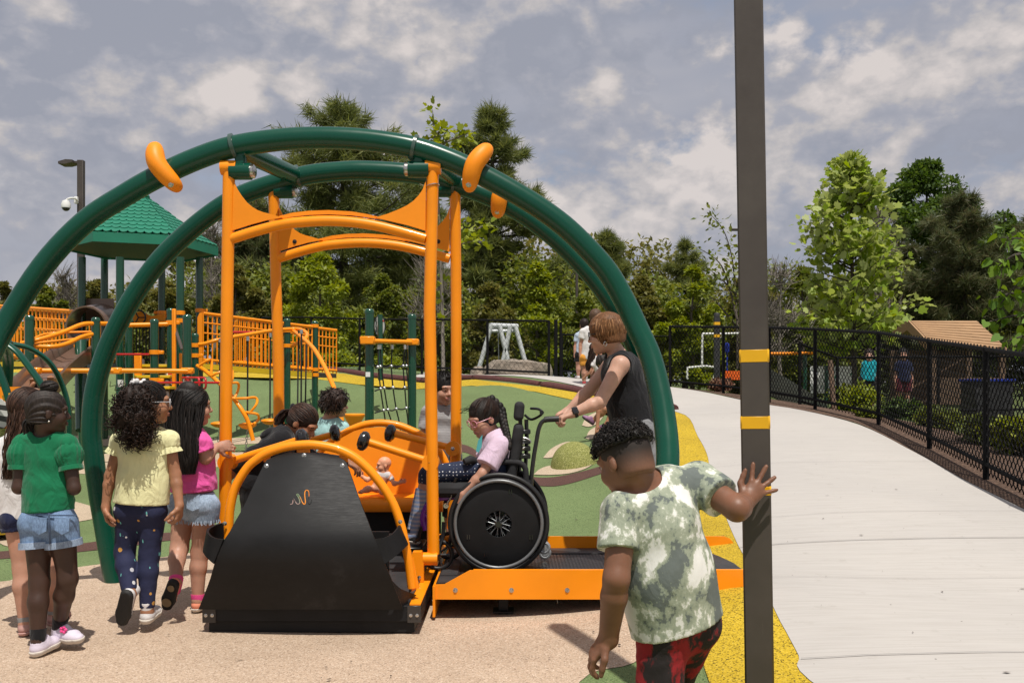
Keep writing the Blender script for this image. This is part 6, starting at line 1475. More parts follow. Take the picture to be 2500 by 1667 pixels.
        mb.tube(cm([s.hp(-w * .8, .080, -.060), s.hp(0, .0905, -.066), s.hp(w * .8, .080, -.060)], 4), [.001 * z] + [.0044 * z] * 7 + [.001 * z], 7); mb.build('lips', mat('lip_%.2f' % lip[0], lip, .4), s.root)
        if smile:
            mb = MB(); mb.tube(cm([s.hp(-w * .8, .082, -.056), s.hp(0, .0925, -.061), s.hp(w * .8, .082, -.056)], 4), [.001 * z] + [.0028 * z] * 7 + [.001 * z], 6); mb.build('teeth', mat('teeth', (.75, .72, .66), .3), s.root)
    # ---- clothing
    def grid(s, names, pad, h=None):
        P_ = np.array([s.J[a] for a in names]); return SDF(P_.min(0) - pad, P_.max(0) + pad, h or s.h)
    def shirt(s, m, hem, o=.013, sleeve=.45, sr=.014, sr2=.012, seed=1, wr=.006, name='shirt', neck=.016, hemr=0., freq=22, sleeveless=False, hood=False, longs=False):
        J, R = s.J, s.R; S = s.grid(['shL', 'shR', 'pel', 'neck', 'elL', 'elR'] + (['wrL', 'wrR'] if longs else []), .24)
        s.torso(S, o); pel = J['pel']; hem = V3(hem); dn = unit(pel - J['neck'])
        S.cone(pel * .6 + J['neck'] * .4, pel + dn * .12, R['waist'] + o + hemr * .5, R['hip'] + o + hemr, .04, sq=(s.fw, R['hipd']))
        if not sleeveless:
            for q in 'LR':
                sh, el, wr_ = J['sh' + q], J['el' + q], J['wr' + q]
                if longs:
                    S.cone(sh, el, R['ua'] * 1.1 + sr, R['el'] + sr2, .025); S.cone(el, el + (wr_ - el) * .97, R['el'] + sr2, R['wr'] + sr2 * .8, .015, flat=True)
                else: S.cone(sh, sh + (el - sh) * sleeve, R['ua'] * 1.1 + sr, R['ua'] + sr2, .009, flat=True)
        S.wrinkle(wr, freq, seed, .6)
        S.plane(hem, dn)
        n = J['neck']; hd = V3(s.hp(0, -.02, -.05)); d = unit(hd - n); S.cone(n - d * (.012 if not sleeveless else .035), hd, R['neck'] + neck * .55, R['neck'] + neck * .55 + (.016 if not sleeveless else .035), .01, op='cut')
        if sleeveless:
            for q in 'LR':
                sh = J['sh' + q]; out = unit(sh - J['neck']); S.cone(sh + out * .02 + s.up * .01, sh + (J['el' + q] - sh) * .5, R['ua'] * 1.1 + .016, R['ua'] + .02, .01, op='cut'); 
        return S.build(name, m, s.root)
    def pants(s, m, frac=1.0, o=.010, o2=None, seed=2, wr=.003, name='trousers', top=None, freq=30, knee_only=None, jag=0):
        J, R = s.J, s.R; S = s.grid(['pel', 'hipL', 'hipR', 'knL', 'knR', 'anL', 'anR'], .2); o2 = o if o2 is None else o2; pel = J['pel']; up = s.up
        S.cone(pel + up * .035, pel + up * .12, R['hip'] * .93 + o, R['waist'] + o, .03, sq=(s.fw, R['hipd']))
        for q in 'LR':
            h_, kn, an = J['hip' + q], J['kn' + q], J['an' + q]; S.ell(h_ - s.fw * .015 + up * .01, R['th'] * 1.02 + o, None, .03)
            if frac <= 1: e = h_ + (kn - h_) * frac; S.cone(h_, e, R['th'] + o, R['th'] + (R['kn'] - R['th']) * frac + o2, .007, flat=True)
            else:
                f = frac - 1; S.cone(h_, kn, R['th'] + o, R['kn'] + o2, .03); m_ = kn * .68 + an * .32 - s.fw * .008
                if f > .32: S.cone(kn, m_, R['kn'] + o2, R['ca'] + o2, .02); t = (f - .32) / .68; S.cone(m_, m_ + (an - m_) * t, R['ca'] + o2, R['ca'] + (R['an'] - R['ca']) * t + o2, .015, flat=True)
                else: S.cone(kn, kn + (m_ - kn) * f / .32, R['kn'] + o2, R['ca'] + o2, .02, flat=True)
        S.wrinkle(wr, freq, seed, 1.2)
        S.plane(pel + up * (.085 if top is None else top), up)
        return S.build(name, m, s.root)
    def cuff(s, q, frac, r, m, name='cuff', w=.012, seg='leg'):
        J = s.J; a, b = (J['hip' + q], J['kn' + q]) if seg == 'leg' else ((J['sh' + q], J['el' + q]) if seg == 'arm' else (J['kn' + q], J['an' + q])); c = a + (b - a) * frac; d = unit(b - a); mb = MB(); mb.lathe([(r - .008, -w), (r + .004, -w), (r + .005, w), (r - .008, w)], c, d, 20); mb.build(name, m, s.root)
    def sock(s, q, m, up=.3, o=.004, name='sock'):
        J, R = s.J, s.R; an, kn = J['an' + q], J['kn' + q]; mb = MB(); a = an + (kn - an) * up; r = R['an'] + (R['ca'] - R['an']) * min(up / .68, 1); mb.tube([Vector(a), Vector(an + (kn - an) * up * .5), Vector(an), Vector(an + (J['toe' + q] - an) * .3)], [r + o, (r + R['an']) / 2 + o, R['an'] + o, R['an'] + o], 14); mb.build(name, m, s.root)
    def shoe(s, q, m, msole, L=.20, W=.036, collar=.0, sole=.013, up=None, name='shoe', high=False):
        J = s.J; an, toe = J['an' + q], J['toe' + q]; ft = unit(toe - an); leg = unit(J['kn' + q] - an) if up is None else unit(up); u = leg; f = unit((toe - an) - u * ((toe - an) @ u)) if up is not None else None
        if f is None:
            # foot axis: from heel below the ankle to the toe
            f = ft; 
            u = unit(leg - f * (leg @ f)); f = unit(f * math.cos(.42) + u * math.sin(.42)); u = unit(leg - f * (leg @ f)) if abs(leg @ f) < .95 else u
        heel = an - f * L * .20 - u * .050; S = SDF(np.minimum(heel, heel + f * L) - .10, np.maximum(heel, heel + f * L) + .13, .005); h1 = heel + f * .03 + u * .028; b1 = heel + f * L * .66 + u * .024; t1 = heel + f * (L - .03) + u * .020
        S.cone(h1, b1, W * .82, W * .98, .01, sq=(u, .80)); S.cone(b1, t1, W * .98, W * .74, .01, sq=(u, .68)); S.cone(h1 + f * .018, b1 * .55 + h1 * .45 + u * .028, W * .80, W * .7, .02)
        S.cone(h1 + f * .012, an + u * (.055 if high else .012) + f * .0, W * .78, W * (.86 if high else .84), .012, flat=True)
        S.plane(heel + u * .006, -u); o = S.build(name, m, s.root)
        S2 = SDF(np.minimum(heel, heel + f * L) - .08, np.maximum(heel, heel + f * L) + .08, .004); S2.cone(heel + f * .028 + u * .02, heel + f * L * .66 + u * .02, W * .93, W * 1.08, .01); S2.cone(heel + f * L * .66 + u * .02, heel + f * (L - .03) + u * .02, W * 1.08, W * .86, .01)
        S2.plane(heel + u * sole, u); S2.plane(heel - u * .006, -u); S2.build('sole', msole, o); s.foot = (heel, f, u, L, W); return o
    # ---- hair
    def cap(s, m, th=.010, front=.058, low=-.055, seed=3, rough=.0025, freq=90, side=.062, name='hair', disp=None, extra=None, facecut=True, back=None, h=None, fz=0.):
        P_ = np.array([s.hp(*c) for c in ((-.15, -.15, -.2), (.15, .15, .16), (-.15, .15, .16), (.15, -.15, -.2))] + ([] if extra is None else extra[1])); S = SDF(P_.min(0) - .05, P_.max(0) + .05, h or max(.0045, s.h * .8)); z = s.hs
        S.ell(s.hp(0, -.016, .027), V3((.073 + th, .090 + th, .083 + th)) * z, s.F, 0); S.ell(s.hp(0, -.035, -.03), V3((.066 + th, .062 + th, .07 + th)) * z, s.F, .02)
        if facecut: S.ell(s.hp(0, .125, -.045 + fz), V3((side + .004, .125 - front, .098)) * z, s.F, .015 * z, 'cut'); S.ell(s.hp(0, .10, -.10), V3((.10, .10, .085)) * z, s.F, .01 * z, 'cut')
        if facecut:
            for x in (-1, 1): S.ell(s.hp(x * .084, .0, -.020), V3((.022, .023, .036)) * z, s.F, .006 * z, 'cut')
        S.plane(s.hp(0, 0, low), -V3(s.F.col[2]), .01)
        if extra: extra[0](S)
        if disp is not None:
            near = np.nonzero(np.abs(S.D) < .02); Q = np.stack([S.lo[i] + S.h * near[i] for i in range(3)], 1); Lq = (Q - V3(s.hc)) @ np.array(s.F) / z; S.D[near] += disp(Lq).astype(np.float32)
        S.wrinkle(rough, freq, seed); return S.build(name, m, s.root)
def strands(paths, n, r, rg, parent, m, width=1., wave=0., wl=8., name='hair_strands', taper=True, k=5, flatz=1.):
    """tubes that follow a bundle: paths = list of (centre, half-width across, half-depth) with frame side/front vectors"""
    mb = MB()
    for i in range(n):
        a = rg.rand() * 2 * PI; q = rg.rand() ** .5; ph = rg.rand() * 6.28; pts = []
        e = 1 - rg.rand() * .25
        for j, (c, sv, fv) in enumerate(paths):
            t = j / (len(paths) - 1)
            if t > e + .3: break
            pts.append(Vector(c) + Vector(sv) * (math.cos(a) * q * width) + Vector(fv) * (math.sin(a) * q) + Vector((rg.randn(), rg.randn(), rg.randn() * .4)) * .004)
        if len(pts) < 3: continue
        c = cm(pts, k)
        if wave: c = [p + Vector((math.sin(ph + u / len(c) * wl * 2), math.cos(ph * 1.3 + u / len(c) * wl * 2), 0)) * wave * min(1, u / 4) for u, p in enumerate(c)]
        L = len(c); mb.tube(c, [r * (1 - .75 * (u / (L - 1)) ** 3) for u in range(L)], 4, caps=False)
    return mb.build(name, m, parent)
def curls(centers, n, rg, parent, m, r=.0035, cr=.010, ln=.05, name='curls', turns=2.5, down=.6, hz=None):
    """small helices scattered on ellipsoids (centre, radii, frame)"""
    mb = MB()
    for i in range(n):
        c, rad, F = centers[rg.randint(len(centers))]; d = rdir(rg, 1)[0]; p = Vector(c) + F @ Vector(d * np.array(rad)); nrm = (F @ Vector(d / np.array(rad))).normalized()
        if hz is not None and not hz(p): continue
        t = (nrm * .7 + Vector((0, 0, -down)) + Vector(rg.randn(3)) * .35).normalized(); u = t.orthogonal().normalized(); w_ = t.cross(u); pts = []; K = int(turns * 7); L = ln * rg.uniform(.6, 1.3); q = cr * rg.uniform(.7, 1.3); p0 = p - nrm * cr * .5
        for k in range(K + 1):
            a = k / 7 * 2 * PI; pts.append(p0 + t * (L * k / K) + u * (q * math.cos(a)) + w_ * (q * math.sin(a)))
        mb.tube(pts, [r * (1 - .5 * k / K) for k in range(K + 1)], 4, caps=False)
    return mb.build(name, m, parent)
def glasses(p, m, r=.020, lens=True):
    z = p.hs; mb = MB()
    for x in (-1, 1): mb.tube([p.hp(x * .030 + r * math.cos(a) * 1.12, .0985 - abs(x * .030 + r * math.cos(a)) * .18, .001 + r * math.sin(a)) for a in [2 * PI * k / 18 for k in range(18)]], .0026 * z, 6, closed=True); mb.tube([p.hp(x * .052, .0885, .006), p.hp(x * .072, .05, .006), p.hp(x * .080, .0, .004), p.hp(x * .078, -.02, -.012)], .0024 * z, 6)
    mb.tube([p.hp(-.009, .0975, .005), p.hp(0, .1, .007), p.hp(.009, .0975, .005)], .0024 * z, 6); o = mb.build('glasses', m, p.root)
    return o

def sweep(p, target, n, rg, m, r=.0018, lift=.008, name='swept_hair', th=.0, zmin=-.05):
    """fine strands combed over the scalp towards one gathering point"""
    mb = MB(); T = np.array(target); T = T / np.linalg.norm(T); rad = np.array((.073, .090, .083)) + lift
    for i in range(n):
        d = rdir(rg, 1)[0]
        if d[2] < -.45 or (d[1] > .55 and d[2] < .38) or (d[1] > .15 and d[2] < -.02): continue
        w = math.acos(max(-1, min(1, float(d @ T)))); pts = []
        for t in np.linspace(0, 1, 8):
            q = (math.sin((1 - t) * w) * d + math.sin(t * w) * T) / max(math.sin(w), 1e-3); q = q / max(np.linalg.norm(q), 1e-6); l = 1 + (.012 * math.sin(PI * t)) + rg.randn() * .004; pts.append(p.hp(*(q * rad * l + np.array((0, -.015, .027)))))
        c = cm(pts, 2); mb.tube(c, [r * (1 - .3 * u / (len(c) - 1)) for u in range(len(c))], 4, caps=False)
    return mb.build(name, m, p.root)
def tufts(p, n, ln, rg, m, r=.002, zmin=.0, name='hair_tufts', lift=.010, lay=(0, .4, -.2), jit=.35):
    """short hair standing off the scalp"""
    mb = MB(); rad = np.array((.073, .090, .083)) + lift
    for i in range(n):
        d = rdir(rg, 1)[0]; q = d * rad + np.array((0, -.015, .027))
        if q[2] < zmin or (d[1] > .62 and d[2] < .40) or (d[1] > .2 and q[2] < .025): continue
        a = p.hp(*q); g = p.F @ Vector(d * .8 + np.array(lay) + rg.randn(3) * jit); g.normalize(); h2 = p.F @ Vector(d); mb.tube([a - h2 * .008, a + g * ln * .5 + h2 * ln * .12, a + g * ln * rg.uniform(.8, 1.3)], [r, r * .8, r * .2], 4, caps=False)
    return mb.build(name, m, p.root)
# ------------------------------------------------------------------ skins, hair colours, fabrics
SK_DEEP = skin('deep_skin', (.055, .027, .018)); SK_TAN = skin('tan_skin', (.36, .17, .095)); SK_LIGHT = skin('light_skin', (.48, .255, .175)); SK_BROWN = skin('brown_skin', (.21, .095, .055)); SK_FAIR = skin('fair_skin', (.58, .34, .25)); SK_DOLL = skin('doll_skin', (.74, .36, .22), .04)
H_BLACK = hairm('black_hair', (.010, .008, .007), (.032, .024, .021)); H_DKBR = hairm('dark_brown_hair', (.020, .011, .008), (.05, .026, .018)); H_BRN = hairm('brown_hair', (.042, .020, .013), (.10, .05, .032)); H_AUB = hairm('auburn_hair', (.17, .075, .03), (.42, .23, .11))
C_GREEN = cloth('green_cotton', (.006, .145, .062)); C_WHITE = cloth('white_cotton', (.68, .66, .66)); C_LEMON = cloth('lemon_cotton', (.74, .71, .40)); C_PINK = cloth('hot_pink_cotton', (.74, .10, .36)); C_BLACK = cloth('black_cotton', (.009, .009, .011)); C_AQUA = cloth('pale_aqua_cotton', (.36, .58, .58)); C_LILAC = cloth('pale_lilac_cotton', (.60, .46, .58)); C_NAVY = cloth('navy_cotton', (.015, .02, .06)); C_GREYS = cloth('grey_linen', (.20, .20, .21)); C_TEAL = cloth('teal_cotton', (.01, .33, .40)); C_ORANGE = cloth('orange_cotton', (.75, .33, .05)); C_BLUEP = cloth('pale_blue_cotton', (.42, .50, .60)); C_RED = cloth('red_cotton', (.45, .03, .05))
def denim(name, c):
    m, nt, b = new_mat(name); v = coords(nt); n = noise_tex(nt, v, 8, 5, .6); n2 = noise_tex(nt, coords(nt, (1, 1, .25)), 260, 2); c = np.array(c)
    mx = nd(nt, 'ShaderNodeMix', data_type='RGBA', blend_type='MULTIPLY'); mx.inputs[0].default_value = 1
    lk(nt, ramp(nt, n.outputs[0], [(.28, c * .62), (.5, c), (.72, np.minimum(c * 1.5, 1))]), mx.inputs[6]); lk(nt, ramp(nt, n2.outputs[0], [(.35, (.75, .75, .78)), (.65, (1.2, 1.2, 1.18))]), mx.inputs[7]); lk(nt, mx.outputs[2], b.inputs['Base Color']); b.inputs['Roughness'].default_value = .9; bump(nt, b, n.outputs[0], .4, .02); return m
D_BLUE = denim('blue_denim', (.13, .20, .32)); D_PALE = denim('pale_denim', (.28, .36, .47)); D_FRAY = cloth('frayed_denim_edge', (.38, .45, .55))
def striped(name, a, b_, scale, axis='Z'):
    m, nt, b = new_mat(name); v = coords(nt); w_ = nd(nt, 'ShaderNodeTexWave', wave_type='BANDS', bands_direction=axis); w_.inputs['Scale'].default_value = scale; w_.inputs['Distortion'].default_value = .6; lk(nt, v, w_.inputs['Vector'])
    lk(nt, ramp(nt, w_.outputs['Color'], [(.35, a), (.75, b_)]), b.inputs['Base Color']); b.inputs['Roughness'].default_value = .9; n = noise_tex(nt, v, 14, 3); bump(nt, b, n.outputs[0], .4, .02); return m
C_STRIPE = striped('grey_striped_jersey', (.36, .35, .35), (.25, .245, .25), 26); C_PURST = striped('purple_striped_jersey', (.55, .5, .58), (.22, .08, .36), 10); C_SOCKST = striped('blue_striped_knit', (.16, .22, .36), (.34, .33, .36), 12)
def dots(name, base, stops, scale, size, rnd=.0, extra=None):
    m, nt, b = new_mat(name); v = coords(nt); vo = nd(nt, 'ShaderNodeTexVoronoi'); vo.inputs['Scale'].default_value = scale; vo.inputs['Randomness'].default_value = rnd; lk(nt, v, vo.inputs['Vector'])
    lt = nd(nt, 'ShaderNodeMath', operation='LESS_THAN'); lk(nt, vo.outputs['Distance'], lt.inputs[0]); lt.inputs[1].default_value = size; sp = nd(nt, 'ShaderNodeSeparateColor'); lk(nt, vo.outputs['Color'], sp.inputs[0])
    c = ramp(nt, sp.outputs[0], stops, 'CONSTANT'); mx = nd(nt, 'ShaderNodeMix', data_type='RGBA'); lk(nt, lt.outputs[0], mx.inputs[0]); mx.inputs[6].default_value = (*base, 1); lk(nt, c, mx.inputs[7]); out = mx.outputs[2]
    if extra:
        vv = coords(nt, (1, 1, .32)); v2 = nd(nt, 'ShaderNodeTexVoronoi'); v2.inputs['Scale'].default_value = scale * 2.6; lk(nt, vv, v2.inputs['Vector']); s2 = nd(nt, 'ShaderNodeSeparateColor'); lk(nt, v2.outputs['Color'], s2.inputs[0]); l2 = nd(nt, 'ShaderNodeMath', operation='LESS_THAN'); lk(nt, v2.outputs['Distance'], l2.inputs[0]); l2.inputs[1].default_value = .17
        g2 = nd(nt, 'ShaderNodeMath', operation='GREATER_THAN'); lk(nt, s2.outputs[1], g2.inputs[0]); g2.inputs[1].default_value = .72; mm = nd(nt, 'ShaderNodeMath', operation='MULTIPLY'); lk(nt, l2.outputs[0], mm.inputs[0]); lk(nt, g2.outputs[0], mm.inputs[1]); m3 = nd(nt, 'ShaderNodeMix', data_type='RGBA'); lk(nt, mm.outputs[0], m3.inputs[0]); lk(nt, out, m3.inputs[6]); m3.inputs[7].default_value = (*extra, 1); out = m3.outputs[2]
    lk(nt, out, b.inputs['Base Color']); b.inputs['Roughness'].default_value = .85; n = noise_tex(nt, v, 12, 4); bump(nt, b, n.outputs[0], .35, .02); return m
C_SPACE = dots('space_print_leggings', (.012, .016, .055), [(0, (.6, .6, .62)), (.22, (.55, .28, .06)), (.42, (.35, .12, .16)), (.5, (.5, .5, .55)), (.6, (.1, .38, .38)), (.78, (.012, .016, .055))], 17, .20, 1.0, (.14, .46, .44)); C_DOTS = dots('navy_dotted_leggings', (.010, .018, .05), [(0, (.6, .62, .66)), (1, (.6, .62, .66))], 46, .20, .25)
def blotch(name, stops, scale, stretch=(1, 1, .75), det=9, rough=.72):
    m, nt, b = new_mat(name); v = coords(nt, stretch); n = noise_tex(nt, v, scale, det, rough); n.inputs['Distortion'].default_value = .15; lk(nt, ramp(nt, n.outputs[0], stops), b.inputs['Base Color']); b.inputs['Roughness'].default_value = .88; v2 = coords(nt, (1, 1, .6)); n3 = noise_tex(nt, v2, 12, 4, .5); n3.inputs['Distortion'].default_value = .5; bump(nt, b, n3.outputs[0], .4, .025); return m
C_CAMO = blotch('camouflage_jersey', [(.0, (.11, .13, .125)), (.452, (.13, .15, .14)), (.468, (.28, .315, .24)), (.517, (.35, .38, .29)), (.530, (.54, .56, .47)), (.550, (.76, .75, .72)), (1, (.75, .74, .72))], 7.5, (1, 1, .8), 10, .66)
C_REDCAMO = blotch('red_black_tiedye', [(.0, (.01, .008, .008)), (.475, (.015, .01, .01)), (.535, (.26, .008, .012)), (1, (.40, .012, .02))], 11, (1, 1, .6), 5, .62)
S_WHITE = mat('white_canvas', (.62, .60, .60), .7, var=.18, vscale=30, bmp=.2); S_SOLE = mat('black_sole', (.012, .012, .012), .7, var=.3, bmp=.3); S_SOLEW = mat('cream_sole', (.55, .50, .44), .7, var=.1); S_LILAC = mat('lilac_foam', (.62, .56, .66), .6, var=.08); S_PINKSH = mat('dusty_pink_suede', (.45, .26, .23), .8, var=.1); S_CORAL = mat('coral_mesh', (.80, .28, .17), .7, var=.1); S_HOT = mat('hot_pink_knit', (.85, .08, .30), .8, var=.1); S_GREY = mat('grey_knit', (.28, .28, .28), .9, var=.15); S_GUM = mat('tan_gum', (.28, .20, .11), .6, var=.15)
z1 = zoomer(1.993, 0, 880); z10 = zoomer(2.282, 1380, 980); z9 = zoomer(4.127, 1340, 720); z7b = zoomer(6.03, 560, 980)
def off(v, dx, dy, dz): return Vector(v) + Vector((dx, dy, dz))
def gnd(v, up=0.): return Vector((v[0], v[1], gz(v[0], v[1]) + up))
rg = np.random.RandomState(12)

# ------------------------------------------------------------------ girl in the green shirt
Y = 4.62
J = dict(head=z1(238, 250, Y - .02), neck=z1(220, 352, Y + .01), shL=z1(112, 412, Y), shR=z1(328, 412, Y), elL=z1(92, 618, Y - .03), wrL=z1(165, 590, Y + .2), elR=z1(360, 622, Y - .03), wrR=z1(300, 560, Y + .2),
  hipL=z1(182, 800, Y), hipR=z1(298, 800, Y), knL=z1(192, 1080, Y - .02), anL=z1(184, 1375, Y - .06), knR=z1(330, 1060, Y), anR=z1(286, 1305, Y + .10))
J['toeL'] = off(J['anL'], .03, .155, -.055); J['toeR'] = z1(382, 1372, Y + .05)
g1 = Person('girl in a green puff sleeved shirt and denim shorts, braided hair in a top bun', J, SK_DEEP, dict(chest=.098, waist=.092, hip=.108, th=.066, kn=.046, ca=.046, an=.029, sh=.038), 1., face=(.86, .5, -.04), hs=.93, h=.0055)
g1.body({'L': dict(d=(.3, .8, .3), pn=(0, 0, 1), curl=.6), 'R': dict(d=(-.4, .8, .3), pn=(0, 0, 1), curl=.6, thumb=-1)})
g1.shirt(C_GREEN, z1(225, 733, Y), sleeve=.12, sr=.008, sr2=.010, seed=4, wr=.0075, hemr=.010, o=.012)
for q in 'LR':                # gathered puff sleeves
    sh, el = g1.J['sh' + q], g1.J['el' + q]; d = unit(el - sh); S = SDF(sh - .16, sh + .16, .005); S.cone(sh - d * .012, sh + d * .045, .046, .062, .02); S.cone(sh + d * .045, sh + (el - sh) * .54, .062, .050, .02, flat=True)
    u = Vector(d).orthogonal().normalized(); w_ = Vector(d).cross(u); near = np.nonzero(np.abs(S.D) < .02); Q = np.stack([S.lo[i] + S.h * near[i] for i in range(3)], 1) - sh; an_ = np.arctan2(Q @ V3(u), Q @ V3(w_)); S.D[near] += (.0028 * np.sin(an_ * 15 + 2 * np.sin(an_ * 3))).astype(np.float32); S.wrinkle(.004, 40, 6); S.build('puff_sleeve', C_GREEN, g1.root)
    g1.cuff(q, .53, .053, C_GREEN, 'sleeve_band', .011, 'arm')
g1.pants(D_BLUE, .36, .014, .018, 5, .003, 'shorts')
for q in 'LR': g1.cuff(q, .34, .083, denim('turned_denim', (.24, .31, .42)) if 'turned_denim' not in bpy.data.materials else bpy.data.materials['turned_denim'], 'turn_up', .016)
D_SEAM = denim('dark_denim_seam', (.05, .08, .14))
mb = MB(); mb.tube(cm([z1(238, 742, Y - .105), z1(240, 800, Y - .118), z1(242, 860, Y - .105), z1(243, 898, Y - .07)], 4), .0045, 6); mb.tube([z1(x, 752, Y + .012 - .113 * math.cos((x - 240) / 160 * 1.35)) for x in range(108, 373, 12)], .004, 6); mb.build('seam', D_SEAM, g1.root)
for px in (190, 300):
    mb = MB(); c0 = z1(px - 38, 765, Y); q = [z1(px - 36, 762, Y - .115), z1(px + 38, 766, Y - .115), z1(px + 34, 830, Y - .125), z1(px, 846, Y - .125), z1(px - 34, 826, Y - .125)]; mb.prism(q, (0, .012, 0)); mb.build('back_pocket', D_BLUE, g1.root)
def rows(L):
    a = np.arctan2(L[:, 0], L[:, 1] + .12 - .0) ; r = np.hypot(L[:, 0], L[:, 1] + .02); return .0042 * np.sin(np.arctan2(L[:, 0], L[:, 2] + .05) * 22)
g1.cap(H_BLACK, .007, .052, -.062, disp=rows, rough=.0008, h=.004)
mb = MB(); c = z1(240, 128, Y - .02)
for i in range(26): 
    a = rg.rand() * 6.28; e = rg.uniform(-1, 1); mb.tube([c + Vector((.036 * math.cos(a + t * 1.6) * math.cos(e + .4 * t), .036 * math.sin(a + t * 1.6) * math.cos(e + .4 * t), .026 * math.sin(e + .4 * t))) for t in np.linspace(-1, 1, 8)], .0075, 6)
mb.ball(c, (.034, .034, .026)); mb.build('bun', H_BLACK, g1.root)
strands([(g1.hp(-.05, -.06, -.02), (.02, 0, .0), (0, .02, 0)), (g1.hp(-.055, -.085, -.06), (.022, 0, 0), (0, .015, 0)), (g1.hp(-.055, -.085, -.11), (.02, 0, 0), (0, .01, 0)), (g1.hp(-.05, -.08, -.14), (.015, 0, 0), (0, .01, 0))], 16, .006, rg, g1.root, H_BLACK, name='braids')
g1.face(lip=(.10, .035, .03)); mb = MB(); mb.ball(g1.hp(.076, -.004, -.048), .006, 8, 6); mb.build('earring', M_STEEL, g1.root)
for q in 'LR': g1.sock(q, C_BLACK, .24)
g1.shoe('L', S_LILAC, S_SOLEW, .20, .040, sole=.02); k = g1.shoe('R', S_LILAC, S_SOLEW, .20, .040, sole=.02)
mb = MB(); hl, f_, u_, L_, W_ = g1.foot; c = Vector(hl + f_ * L_ * .5 + u_ * .062) + Vector((0, -.03, 0))
for i in range(5): mb.ball(c + Vector((.012 * math.cos(i * 1.257), -.004, .012 * math.sin(i * 1.257))), .008, 8, 6)
mb.build('flower_charm', S_HOT, k)

# ------------------------------------------------------------------ girl in white behind her
Y = 4.97
J = dict(head=z1(142, 235, Y), neck=z1(118, 352, Y), shL=z1(28, 425, Y), shR=z1(178, 425, Y + .05), elL=z1(-32, 560, Y), wrL=z1(-2, 672, Y + .02), elR=z1(205, 560, Y + .08), wrR=z1(190, 640, Y + .2),
  hipL=z1(78, 770, Y), hipR=z1(168, 770, Y + .05), knL=z1(108, 1010, Y), anL=z1(120, 1280, Y - .03), knR=z1(252, 1020, Y + .06), anR=z1(264, 1235, Y + .1))
J['toeL'] = off(J['anL'], -.02, .15, -.06); J['toeR'] = off(J['anR'], .0, .15, -.06)
g2 = Person('girl in a white shirt and navy shorts with long wavy brown hair', J, SK_LIGHT, dict(th=.062), 1., face=(.5, .85, 0), hs=.95, h=.007)
g2.body({'L': dict(d=(.2, .1, -1), pn=(0, 1, 0), curl=.6), 'R': dict(d=(0, .9, 0), pn=(0, 0, 1), curl=.6, thumb=-1)})
g2.shirt(C_WHITE, z1(100, 762, Y), sleeve=.5, sr=.02, sr2=.022, seed=7, hemr=.018, o=.016, wr=.006); g2.pants(C_NAVY, .24, .014, .02, 8, .003, 'shorts'); g2.cap(H_BRN, .010, .05, -.07); sweep(g2, (0, -.62, -.55), 300, rg, H_BRN, lift=.013, r=.0022)
strands([(z1(140, 200, Y - .03), (.09, 0, 0), (0, .06, 0)), (z1(118, 300, Y - .07), (.075, 0, 0), (0, .045, 0)), (z1(92, 400, Y - .09), (.07, 0, 0), (0, .04, 0)), (z1(72, 490, Y - .09), (.055, 0, 0), (0, .035, 0)), (z1(55, 575, Y - .08), (.04, 0, 0), (0, .03, 0))], 260, .0042, rg, g2.root, H_BRN, wave=.007, wl=9)
for q in 'LR': g2.sock(q, S_GREY, .12); g2.shoe(q, S_PINKSH, S_PINKSH, .20, .037)

# ------------------------------------------------------------------ girl in yellow with curly ponytail
Y = 5.05
J = dict(head=z1(735, 205, Y - .04), neck=z1(712, 340, Y), shL=z1(590, 395, Y), shR=z1(815, 388, Y), elL=z1(537, 560, Y), wrL=z1(514, 712, Y - .03), elR=z1(853, 555, Y), wrR=z1(873, 705, Y - .04),
  hipL=z1(632, 735, Y), hipR=z1(742, 735, Y), knL=z1(607, 930, Y + .02), anL=z1(632, 1135, Y - .10), knR=z1(728, 935, Y + .01), anR=z1(716, 1222, Y - .02))
J['toeL'] = z1(604, 1300, Y - .02); J['toeR'] = off(J['anR'], -.008, .16, -.055)
g3 = Person('girl in a lemon yellow top and navy space print leggings with a curly ponytail', J, SK_TAN, dict(chest=.118, waist=.108, hip=.116, th=.069, kn=.047, ca=.046, an=.031, ua=.036, el=.029), 1.02, face=(.88, .42, -.02), hs=1., h=.0055)
g3.body({'L': dict(d=(.12, .1, -1), pn=(1, .3, 0), curl=.7, thumb=1), 'R': dict(d=(-.1, .1, -1), pn=(-1, .2, 0), curl=.95, thumb=-1)})
g3.shirt(C_LEMON, z1(690, 693, Y), sleeve=.20, sr=.012, sr2=.020, seed=14, wr=.008, hemr=.022, o=.014)
for q, sx in (('L', -1), ('R', 1)):     # ruffled cap sleeves
    sh, el = g3.J['sh' + q], g3.J['el' + q]; ax_ = unit(el - sh); a = Vector(ax_).orthogonal().normalized(); b = Vector(ax_).cross(a); mb = MB(); rr = []
    for i in range(5): rr.append([Vector(sh + ax_ * (.015 + .014 * i)) + (a * math.cos(t) + b * math.sin(t)) * (.046 + .004 * i + (.0045 * i / 4) * math.sin(t * 13)) for t in [2 * PI * k / 78 for k in range(79)]])
    mb.grid(rr); mb.build('ruffle', C_LEMON, g3.root)
g3.pants(C_SPACE, 1.93, .004, .005, 15, .0018, 'leggings', freq=55)
g3.cap(H_BLACK, .006, .05, -.05, rough=.0012); sweep(g3, (0, -.75, .65), 420, rg, H_BLACK)
F1 = Matrix.Identity(3)
def blob(p, cs, m, name='hair_mass', rough=.006, freq=110, seed=9):
    P_ = np.array([c for c, r in cs]); S = SDF(P_.min(0) - .16, P_.max(0) + .16, .006)
    for c, r in cs: S.ell(c, r, None, .03)
    S.wrinkle(rough, freq, seed); return S.build(name, m, p.root)
